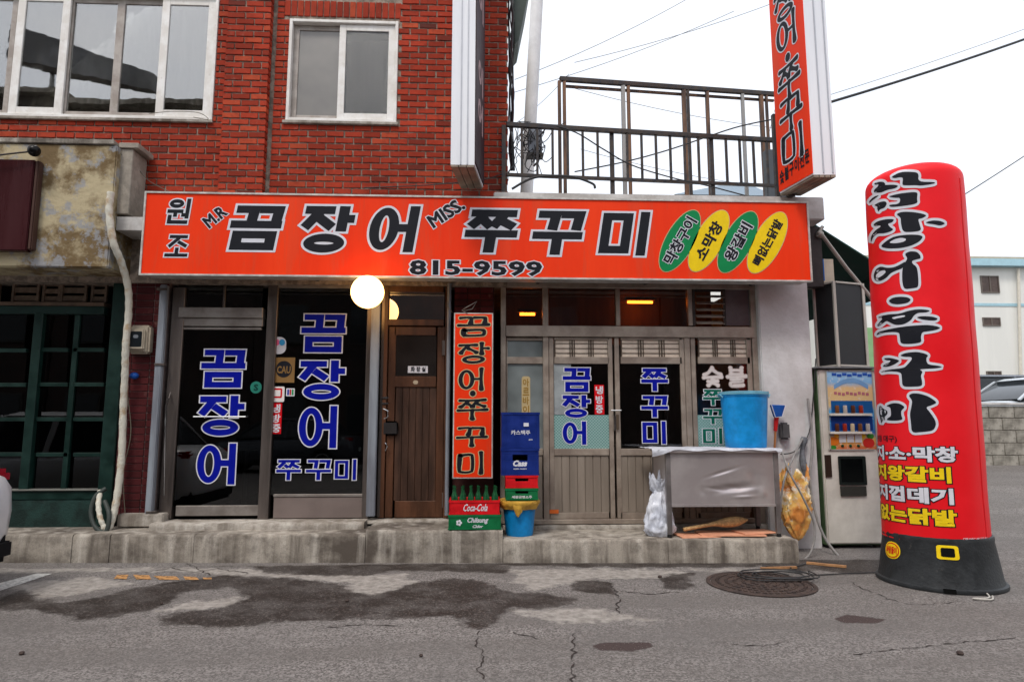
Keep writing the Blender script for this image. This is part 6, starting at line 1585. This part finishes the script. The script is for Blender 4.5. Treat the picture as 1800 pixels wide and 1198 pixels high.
end = [gp(1430, 1012), gp(1480, 1010), gp(1512, 1009), gp(1540, 1008)]
for e in end: e.z = .012
b = MB(); b.tube(smooth_path(cp, 5) + smooth_path([cp[-1]] + end), .0055, 6); b.build('coiled_cable', black_c, None, label='tangle of black cable lying on the manhole cover and running to the column', cat='cable', angle=80)
w_ = [gp(1340, 996), gp(1390, 1000), gp(1416, 993)]
b = MB(); pts = [Vector((v.x, v.y, .014)) for v in w_]; b.tube(pts, .007, 6); b.build('black_cord', black_c, None, label='short black cord on the asphalt just behind the manhole cover', cat='cord', angle=80)
b = MB(); p0, p1, p2 = gp(1338, 1001), gp(1400, 999), gp(1482, 999); b.bar((p0.x, p0.y, .014), (p1.x, p1.y, .014), .03, .018); b.build('wood_strip', mat('raw_wood', (.42, .22, .10), .7, var=.4, streak=True), None, label='orange brown wooden strip lying along the foot of the platform', cat='wood strip')
b = MB(); p0 = gp(1418, 991); p1 = gp(1488, 998); b.bar((p0.x, p0.y, .014), (p1.x, p1.y, .014), .035, .018); b.build('wood_strip', MATS['raw_wood'], None, label='short pale wood strip on the ground by the vending machine', cat='wood strip')
for i, (px, py) in enumerate(((284, 1062), (610, 1057), (1160, 1015), (740, 1154), (38, 1150), (1688, 1150))):
    g = gp(px, py); b = MB(); b.ball((g.x, g.y, .010), .012 + .004 * (i % 3), 4, sz=.7); b.build('pebble', rustm, None, label='tiny dark stone on the open asphalt, ' + ('beside the left stain', 'in the pale patch of the big stain', 'by the manhole cover', 'below the big stain', 'at the lower left', 'in front of the red column')[i], cat='stone', group='small stones on the road')

# ================================================================ METER, CONDUIT, WIRES ON THE LEFT
em = thing('electric_meter', 'beige electric meter with a dark glass window on the tiled pier', 'meter', at(243, 622, -.14))
b = MB(); pbox(b, 226, 571, 262, 621, -.16, -.053); b.build('case', mat('meter_beige', (.46, .40, .31), .45, var=.25, scale=6), em, bevel=.02)
b = MB(); pbox(b, 224, 577, 253, 614, -.195, -.161); b.build('window_frame', MATS['meter_beige'], em, bevel=.012)
sticker(228, 582, 249, 609, -.197, flat('#23282c', .8, .15), em, name='window_glass', rnd=.2); sticker(234, 588, 243, 594, -.1985, flat('#8a9098', .7), em, name='dial', rnd=.9)
b = MB(); b.ball(at(236, 660, -.09), .045, 7, sz=.8); b.build('blue_plug', plast('knob_blue', '#1a5ab8'), None, label='small blue plastic plug sticking out of the tiles below the meter', cat='plug', angle=60)
wrapm = mat('white_wrap', (0.60, 0.58, 0.50), .7, col2=(.45, .34, .22), scale=9, lo=.36, hi=.5, bump=.8, bscale=40)
pth = [at(195, 338, YF - .05), at(192, 372, YF - .05), at(199, 425, YF - .02), at(213, 460, -.42), at(225, 505, -.30), at(226, 550, -.24), at(221, 608, -.215), at(220, 650, -.18), at(217, 712, -.15), at(214, 798, -.15), at(207, 865, -.17), at(199, 905, -.2), at(189, 929, -.26), at(178, 915, -.28), at(173, 888, -.24), at(176, 862, -.16)]
sp_ = smooth_path(pth, 8)
b = MB(); b.tube(sp_, [.034 - .010 * (i > 100) + .0025 * math.sin(i * 1.9) for i in range(len(sp_))], 12); b.build('wrapped_conduit', wrapm, None, label='white taped air conditioner pipe snaking down beside the electric meter', cat='pipe', angle=60)
cable('dark_hose', [at(186, 858, -.14), at(168, 872, -.2), at(160, 900, -.24), at(168, 926, -.28), at(186, 934, -.30), at(192, 905, -.27), at(184, 880, -.2)], .022, mat('dark_green_hose', (.04, .05, .045), .6), 'dark green hose curled on the threshold at the corner of the green shop', 'hose')
cable('thin_wire', [at(221, 630, -.08), at(224, 690, -.09), at(230, 760, -.09), at(217, 830, -.09), at(220, 905, -.09)], .004, flat('#9a9480', .7), 'thin pale wire hanging down the tiled pier beside the taped pipe', 'wire')
b = MB(); pbox(b, 204, 381, 251, 405, -.42, -.06); b.build('ledge', slab_m, bld, bevel=.005)
cable('thin_wire', [at(196, 258, YF - .01), at(238, 292, -.3), at(262, 318, -.2), at(296, 336, -.14)], .004, flat('#8a8478', .7), 'thin wire running from the plaster fascia down to the orange sign', 'wire')
cable('thin_wire', [at(640, 330, -.13), at(740, 326, -.14), at(792, 322, -.16), at(850, 316, -.14), at(884, 305, -.13)], .006, black_c, 'dark wire crossing the brick wall just above the orange sign', 'wire')
cable('thin_wire', [at(262, 200, -.16), at(300, 196, -.17), at(348, 198, -.17), at(366, 210, -.17), at(340, 206, -.17)], .004, flat('#9a9488', .7), 'thin loose wire along the sill of the wide upstairs window', 'wire')
# cables and eave at the corner of the brickwork
pk = [black_c, flat('#3a2024', .8), flat('#5a5a60', .7)]
for k in range(7):
    rn = random.Random(40 + k); pts = [at(896 + rn.uniform(-1, 7), y, .02 + .03 * k) + Vector((rn.uniform(-.012, .012), 0, 0)) for y in range(-60, 330, 45)]
    cable('corner_cable', pts, .008 + .004 * (k % 2), pk[k % 3], ('black thick-set cable nearest the bricks', 'dark maroon cable beside the black one', 'pale grey cable in the middle', 'thin black cable right of the grey one', 'second maroon cable of the bundle', 'second grey cable of the bundle', 'outermost black cable of the bundle')[k] + ' down the corner of the brick wall', group='cables on the brick corner', n=6)
b = MB(); p = [at(903, -80, .2), at(940, -80, .2), at(926, 2, .2), at(912, 70, .2), at(905, 78, .2)]
b.add([v for v in p] + [v + Vector((0, .5, 0)) for v in p], [(0, 1, 2, 3, 4)[::-1], (5, 6, 7, 8, 9), (0, 1, 6, 5), (1, 2, 7, 6), (2, 3, 8, 7), (3, 4, 9, 8), (4, 0, 5, 9)]); b.build('eave', mat('green_grey_eave', (.055, .075, .065), .6, var=.3), bld, smooth=False)
# leaning mast on the roof, box and tangle
b = MB(); m0, m1 = at(921, 330, 1.6), at(946, -40, 1.6); m0.z = zs1 + .001; b.tube([m0, m1 + (m1 - m0) * .3], .088, 20); b.build('roof_mast', mat('pale_mast', (.72, .72, .73), .6, var=.12), None, label='pale grey leaning mast rising behind the left end of the railing', cat='mast')
jb = thing('junction_box', 'light blue grey junction box hanging on the left end of the balcony railing', 'box', at(941, 270, -.02))
b = MB(); pbox(b, 929, 226, 953, 268, .02, .14); b.build('case', bluegrey, jb, bevel=.006); b = MB(); pbox(b, 926, 268, 956, 271, .0, .16); b.build('bracket', iron, jb)
b = MB(); b.tube([at(950, 271, .06), at(946, 284, .05), at(938, 292, .05)], .012); b.build('outlet_pipe', iron, jb)
rn = random.Random(77)
tang = ['loose cable ' + q_ + ' at the left end of the balcony railing' for q_ in ('drooping lowest below the bottom rail', 'zigzagging beside the brick corner', 'wrapped round the second baluster', 'against the junction box', 'forming the widest loop', 'running level under the top rail', 'dangling with a short free end', 'crossing over all the others')] + ['loose black cable curling over the left post of the railing', 'loose black cable looping below the junction box', 'loose black cable arching across the top rail beside the junction box', 'loose cable hanging down inside the first balusters', 'loose thin cable twisted around the bottom rail at the left end', 'loose cable crossing behind the junction box']
for k in range(14):
    x_, y_ = 900 + rn.uniform(0, 40), 220 + rn.uniform(0, 70); pts = []
    for q in range(9): pts.append(at(x_, y_, -.05 + rn.uniform(0, .12))); x_ += rn.uniform(-16, 20); y_ = max(214, min(318, y_ + rn.uniform(-26, 30)))
    cable('loose_cable', pts, .005, black_c if k % 3 else flat('#55555c', .7), tang[k], group='tangled cables on the railing', n=5)
cable('rail_cable', [at(893, 216, -.16), at(960, 219, -.1), at(1010, 232, -.1), at(1060, 262, -.05), at(1110, 290, 0), at(1180, 312, .05), at(1250, 328, .05), at(1340, 352, .0)], .008, black_c, 'black cable sagging diagonally across the whole balcony railing')
cable('rail_cable', [at(1010, 302, .6), at(1100, 284, .6), at(1180, 262, .6), at(1290, 225, .6), at(1358, 210, .6)], .009, black_c, 'black cable rising to the right behind the balusters')
cable('rail_cable', [at(900, 332, -.2), at(940, 312, -.2), at(1000, 310, -.2), at(1040, 322, -.2), at(1046, 331, -.2)], .014, black_c, 'thick black cable lying on the slab under the railing')
# street wires in the sky
def wire(name, pa, pb, Y, sag, r, label, group='overhead wires'):
    a, c = at(*pa, Y), at(*pb, Y + 1.5); pts = [a.lerp(c, k / 10) - Vector((0, 0, sag * 4 * (k / 10) * (1 - k / 10))) for k in range(11)]
    b = MB(); b.tube(pts, r, 6); return b.build(name, black_c if r > .008 else flat('#8c9096', .8, .6), None, label=label, cat='wire', group=group)
wire('overhead_cable', (1455, 181), (1960, 10), 2.2, .06, .022, 'thick black overhead cable crossing the sky right of the orange sign')
wire('overhead_wire', (1455, 168), (1960, -10), 2.2, .06, .005, 'thin grey wire strung just above the thick black cable')
wire('overhead_wire', (1650, 370), (1960, 165), 6, .05, .012, 'thin wire rising from behind the red column')
for i, (a, c) in enumerate((((905, 140), (1240, -20)), ((895, 165), (1290, 20)), ((1010, 110), (1400, -10)), ((880, 235), (1000, 130)), ((990, 150), (1360, 225)), ((1020, 262), (1360, 330)), ((1390, 60), (1345, 260)))):
    wire('overhead_wire', a, c, 6 + .5 * i, .12, .007, 'faint grey wire in the white sky, ' + ('uppermost of those leaving the brick corner', 'second of those leaving the brick corner', 'the highest one above the steel frame', 'short steep one beside the roof mast', 'falling to the right inside the steel frame', 'lowest one behind the railing', 'steep one left of the orange sign')[i])

# ================================================================ CARS
def make_car(name, label, loc, rz, paint, group=None, clear=True):
    t_ = thing(name, label, 'car', loc, group=group, rz=rz)
    st = [(-2.10, .30, .62, .60), (-2.02, .24, .72, .74), (-1.80, .22, .82, .80), (-1.2, .20, .92, .84), (-.8, .20, .96, .85), (0, .20, .98, .86), (1.0, .20, 1.00, .86), (1.65, .22, 1.02, .84), (1.95, .26, 1.00, .79), (2.05, .30, .94, .72), (2.09, .36, .84, .62)]
    b = MB(); k = 16
    for x, z0, z1, hw in st:
        zc_, hz = (z0 + z1) / 2, (z1 - z0) / 2
        for q in range(k):
            a = 2 * math.pi * q / k; e = .45; ca, sa = math.cos(a), math.sin(a); b.v.append((x, hw * math.copysign(abs(ca) ** e, ca), zc_ + hz * math.copysign(abs(sa) ** (e + .15), sa)))
    n = len(st); b.f = [[i * k + q, i * k + (q + 1) % k, (i + 1) * k + (q + 1) % k, (i + 1) * k + q][::-1] for i in range(n - 1) for q in range(k)] + [list(range(k)), list(range((n - 1) * k, n * k))[::-1]]; b.m = [0] * len(b.f)
    b.build('body', paint, t_, local=True, angle=50)
    gm = mat('car_glass', (.03, .035, .04), .08, var=.3, rvar=.03)
    def cab(z0, z1, xs0, xs1, w0, w1): return [(xs0[0], -w0, z0), (xs0[1], -w0, z0), (xs0[1], w0, z0), (xs0[0], w0, z0), (xs1[0], -w1, z1), (xs1[1], -w1, z1), (xs1[1], w1, z1), (xs1[0], w1, z1)]
    b = MB(); b.hexa(cab(.93, 1.40, (-1.05, 1.75), (-.35, 1.30), .78, .64)); b.build('window', gm, t_, local=True, bevel=.04)
    b = MB(); b.hexa(cab(1.392, 1.46, (-.42, 1.36), (-.25, 1.15), .66, .56)); b.build('roof', paint, t_, local=True, bevel=.03)
    b = MB()
    for s in (-1, 1):
        for (xa_, xb_) in ((-1.05, -.38), (.28, .32), (1.72, 1.30)): b.bar((xa_, s * .785, .93), (xb_, s * .655, 1.40), .06, .03)
    b.build('pillar', paint, t_, local=True)
    for x in (-1.35, 1.28):
        for s in (-1, 1):
            b = MB(); b.lathe([(.20, -.10), (.30, -.10), (.33, -.07), (.33, .07), (.30, .10), (.20, .10)], n=28); b.v = [(x + v[0], s * .76 + v[2], .33 + v[1]) for v in b.v]; wl_ = b.build('wheel', flat('#141414', .9, .8), t_, local=True)
            b = MB(); b.lathe([(.001, .102 * 1), (.10, .09), (.20, .104)], n=20, cap=False); b.v = [(x + v[0], s * (.76 + v[2]), .33 + v[1]) for v in b.v]; b.build('rim', flat('#9a9a9c', .8, .3), t_, local=True)
    for s in (-1, 1):
        b = MB(); b.box(1.80, 2.035, s * .46, s * .72, .83, .95); b.build('tail_light', mat('tail_red', (.30, .008, .012), .15), t_, local=True, bevel=.035)
        b = MB(); b.box(-2.06, -1.86, s * .45, s * .72, .58, .70); b.build('headlight', flat('#d8dce0', .8, .1), t_, local=True, bevel=.03)
        b = MB(); b.box(-.72, -.62, s * .87, s * 1.0, .94, 1.05); b.build('mirror', paint, t_, local=True, bevel=.03)
    b = MB(); b.box(1.80, 2.12, -.70, .70, .24, .44); b.build('bumper', flat('#18181a', .9, .7), t_, local=True, bevel=.05)
    b = MB(); b.box(-2.12, -1.9, -.62, .62, .24, .38); b.build('bumper', flat('#18181a', .9, .7), t_, local=True, bevel=.05)
    b = MB(); b.box(2.10, 2.125, -.17, .17, .56, .66); b.build('number_plate', flat('#c8d0c8', .8), t_, local=True, bevel=.004)
    return t_
cpaint = lambda n, c: mat(n, c, .22, .1, var=.05, rvar=.04)
wp = cpaint('car_white', (.72, .73, .75)); cz = at(26, 870, -1.62)
make_car('parked_car', 'white car parked at the left edge with only its rear corner showing', (cz.x - 2.09, -2.30, 0), 0, wp)
g1 = make_car('parked_car', 'dark grey car parked behind the block wall near the white building', (at(1752, 700, 9.2).x + .3, 9.2, rise(0, 9.2) - .02), math.pi, cpaint('car_grey', (.10, .11, .13)))
g2 = make_car('parked_car', 'silver car parked close behind the block wall at the right edge', (at(1741, 703, 7.1).x + 1.05, 7.1, rise(0, 7.1)), 0, cpaint('car_silver', (.52, .56, .60)))

# ================================================================ FAR SIDE ON THE RIGHT
blk = mat('concrete_block', (0.36, 0.335, 0.29), .9, col2=(.17, .155, .13), scale=4, coord='Generated' if False else 'Object', fleck=.5, fcol=(.12, .10, .09), fscale=7, fpos=.6, detail=8, bump=.5, bscale=50)
bw = thing('block_wall', 'low grey wall of concrete blocks in front of the parked cars', 'wall', (at(1750, 820, 5.2).x, 5.2, rise(0, 5.2)))
zw0 = rise(0, 5.2) - .01; zw1 = Z(1770, 712, 5.2); xw0 = at(1560, 760, 5.2).x; nc = 5; ch_ = (zw1 - zw0) / nc
b = MB(); b.box(xw0, xw0 + 5.6, 5.23, 5.38, zw0, zw1 - .02); b.build('core', mortar, bw, smooth=False)
proto = None
for r_ in range(nc):
    x = xw0 - (.256 if r_ % 2 else 0)
    while x < xw0 + 5.1:
        if proto is None:
            bb = MB(); bb.box(0, .50, 0, .05, 0, ch_ - .010, j=.002); o = bb.build('block', blk, bw, local=True, bevel=.004); proto = o.data
        else: o = bpy.data.objects.new('block', proto); COL.objects.link(o); o.parent = bw
        o.location = Vector((x, 5.20 + random.uniform(-.004, .004), zw0 + r_ * ch_)) - WL[bw.name]; x += .512
b = MB(); b.box(xw0, xw0 + 5.6, 5.16, 5.42, zw1 + .001, zw1 + .05); b.build('coping', slab_m, bw, bevel=.01)
fb = thing('white_building', 'plain white building with small windows and pale blue roof edge beyond the cars', 'building', (at(1800, 700, 20).x, 20, 1))
ww = mat('far_white_wall', (0.74, 0.74, 0.70), .8, var=.12, scale=.6, streak=True); lb = mat('pale_blue_trim', (.36, .56, .64), .6)
Yf = 20; fx0 = at(1516, 600, Yf).x
b = MB(); b.box(fx0, fx0 + 22, Yf, Yf + 9, .5, Z(1760, 470, Yf)); b.build('wall', ww, fb, smooth=False)
b = MB(); b.box(fx0 - .3, fx0 + 22.3, Yf - .35, Yf + 9.3, Z(1760, 470, Yf) + .001, Z(1760, 458, Yf)); b.build('roof_edge', lb, fb)
b = MB(); b.box(fx0 + .1, fx0 + 22, Yf - .1, Yf + 9, Z(1760, 458, Yf) + .001, Z(1760, 452, Yf)); b.build('roof', mat('tan_roof', (.40, .36, .28), .8), fb)
b = MB(); b.box(fx0, fx0 + 22, Yf - .03, Yf - .001, Z(1760, 538, Yf), Z(1760, 533, Yf)); b.build('string_course', lb, fb)
for q in ((1722, 485, 1754, 515), (1726, 558, 1757, 573), (1733, 652, 1759, 665), (1816, 485, 1850, 515), (1820, 558, 1852, 573), (1600, 485, 1630, 515)):
    b = MB(); x0, x1, z0, z1 = X(q[0], q[1], Yf), X(q[2], q[1], Yf), Z(1760, q[3], Yf), Z(1760, q[1], Yf); e = .04
    b.box(x0, x1, Yf - .05, Yf - .001, z0, z0 + e); b.box(x0, x1, Yf - .05, Yf - .001, z1 - e, z1); b.box(x0, x0 + e, Yf - .05, Yf - .001, z0 + e, z1 - e); b.box(x1 - e, x1, Yf - .05, Yf - .001, z0 + e, z1 - e); b.box((x0 + x1) / 2 - e / 2, (x0 + x1) / 2 + e / 2, Yf - .05, Yf - .001, z0 + e, z1 - e)
    w_ = b.build('window', flat('#8a8078', .6), fb, smooth=False); b = MB(); b.box(x0 + e, x1 - e, Yf - .02, Yf - .002, z0 + e, z1 - e); b.build('pane', mat('far_pane', (.09, .06, .05), .2, var=.4, scale=3), w_, smooth=False)
b = MB(); b.tube([at(1790, 472, Yf - .15), at(1795, 690, Yf - .15)], .06, 8); b.build('downpipe', mat('cream_pipe', (.62, .58, .50), .6), fb)
# pale green kiosk glimpsed between machine and column
kg = thing('green_cart', 'pale green cart glimpsed between the vending machine and the red column', 'cart', (at(1530, 640, 4).x, 4, rise(0, 4)))
p = at(1529, 610, 4); b = MB(); b.box(p.x - .15, p.x + .5, 4, 4.8, rise(0, 4) + .3, Z(1529, 575, 4)); b.build('body', mat('pale_green', (.28, .50, .24), .6), kg, bevel=.04)
for dx in (0, .4):
    b = MB(); b.tube([(p.x + dx, 3.97, rise(0, 4) + .17), (p.x + dx, 4.05, rise(0, 4) + .17)], .17, 20); b.build('wheel', flat('#141414', .9, .8), kg)
# behind the roof: distant low roofs
dr = thing('blue_roof_house', 'distant house with a blue grey roof glimpsed through the railing', 'house', (at(1230, 330, 26).x, 26, 1))
b = MB(); a0, a1, a2, a3 = at(1200, 338, 24), at(1350, 338, 24), at(1320, 314, 26), at(1280, 322, 26); b.box(a0.x, a1.x, 24.5, 30, .8, a0.z - .1); b.build('wall', ww, dr, smooth=False)
b = MB(); b.hexa([(a0.x - .4, 24, a0.z - .1), (a1.x + .4, 24, a0.z - .1), (a1.x + .4, 30.5, a0.z - .1), (a0.x - .4, 30.5, a0.z - .1), (a3.x, 27, a2.z), (a2.x, 27, a2.z + .2), (a2.x, 27.4, a2.z + .2), (a3.x, 27.4, a2.z)]); b.build('roof', mat('blue_grey_roof', (.20, .26, .32), .6), dr, smooth=False)

# ================================================================ THE OTHER SIDE OF THE STREET (what the glass mirrors)
op = thing('street_terrace', 'dark brick terrace across the street mirrored in the shop glass', 'building', (0, -14.5, 0))
dkb = mat('terrace_brick', (0.065, 0.042, 0.036), .85, col2=(.04, .03, .027), scale=1.2)
for i, (x0, x1, h) in enumerate(((-26, -14, 12.2), (-13.95, -7.5, 11.9), (-7.45, -1, 6.4), (-.95, 6, 6.9), (6.05, 14, 6.2), (14.05, 26, 7.0))):
    b = MB(); b.box(x0, x1, -22, -14.5 - .1 * (i % 2), -.1, h); b.build('wall', dkb, op, smooth=False)
    b = MB(); b.box(x0 - .02, x1 + .02, -14.75, -14.2, h + .001, h + .18); b.build('coping', conc, op)
    if i == 0:  # slab on posts added out of view, shaped for a dark reflection upstairs
        for xx in (-15.3, -13.1):
            c_ = MB(); c_.box(xx - .06, xx + .06, -15.6, -15.5, h - .4, 14.4); c_.build('slab_post', iron, op)
        c_ = MB(); c_.hexa([(-16.6, -15.6, 13.9), (-11.6, -15.6, 12.9), (-11.6, -15.1, 12.9), (-16.6, -15.1, 13.9), (-16.6, -15.6, 15.2), (-11.6, -15.6, 13.5), (-11.6, -15.1, 13.5), (-16.6, -15.1, 15.2)]); c_.build('mirrored_slab', mat('mirrored_slab_grey', (.20, .20, .21), .7, var=.5, scale=.8), op)
    n = int((x1 - x0) / 2.4)
    for k in range(n):
        xx = x0 + 1.2 + k * 2.4
        for z0, z1 in ((1.0, 2.3), (3.9, 5.2)):
            b = MB(); b.box(xx - .55, xx + .55, -14.49, -14.44, z0, z1); w_ = b.build('window', flat('#6a6660', .5), op); b = MB(); b.box(xx - .5, xx + .5, -14.43, -14.42, z0 + .05, z1 - .05); b.build('pane', gm_ if False else mat('terrace_pane', (.03, .033, .037), .1, rvar=.03), w_, smooth=False)
make_car('parked_car', 'dark car parked across the street, mirrored low in the shop glass', (-5.5, -11.5, 0), 0, cpaint('car_dark', (.06, .065, .075)))
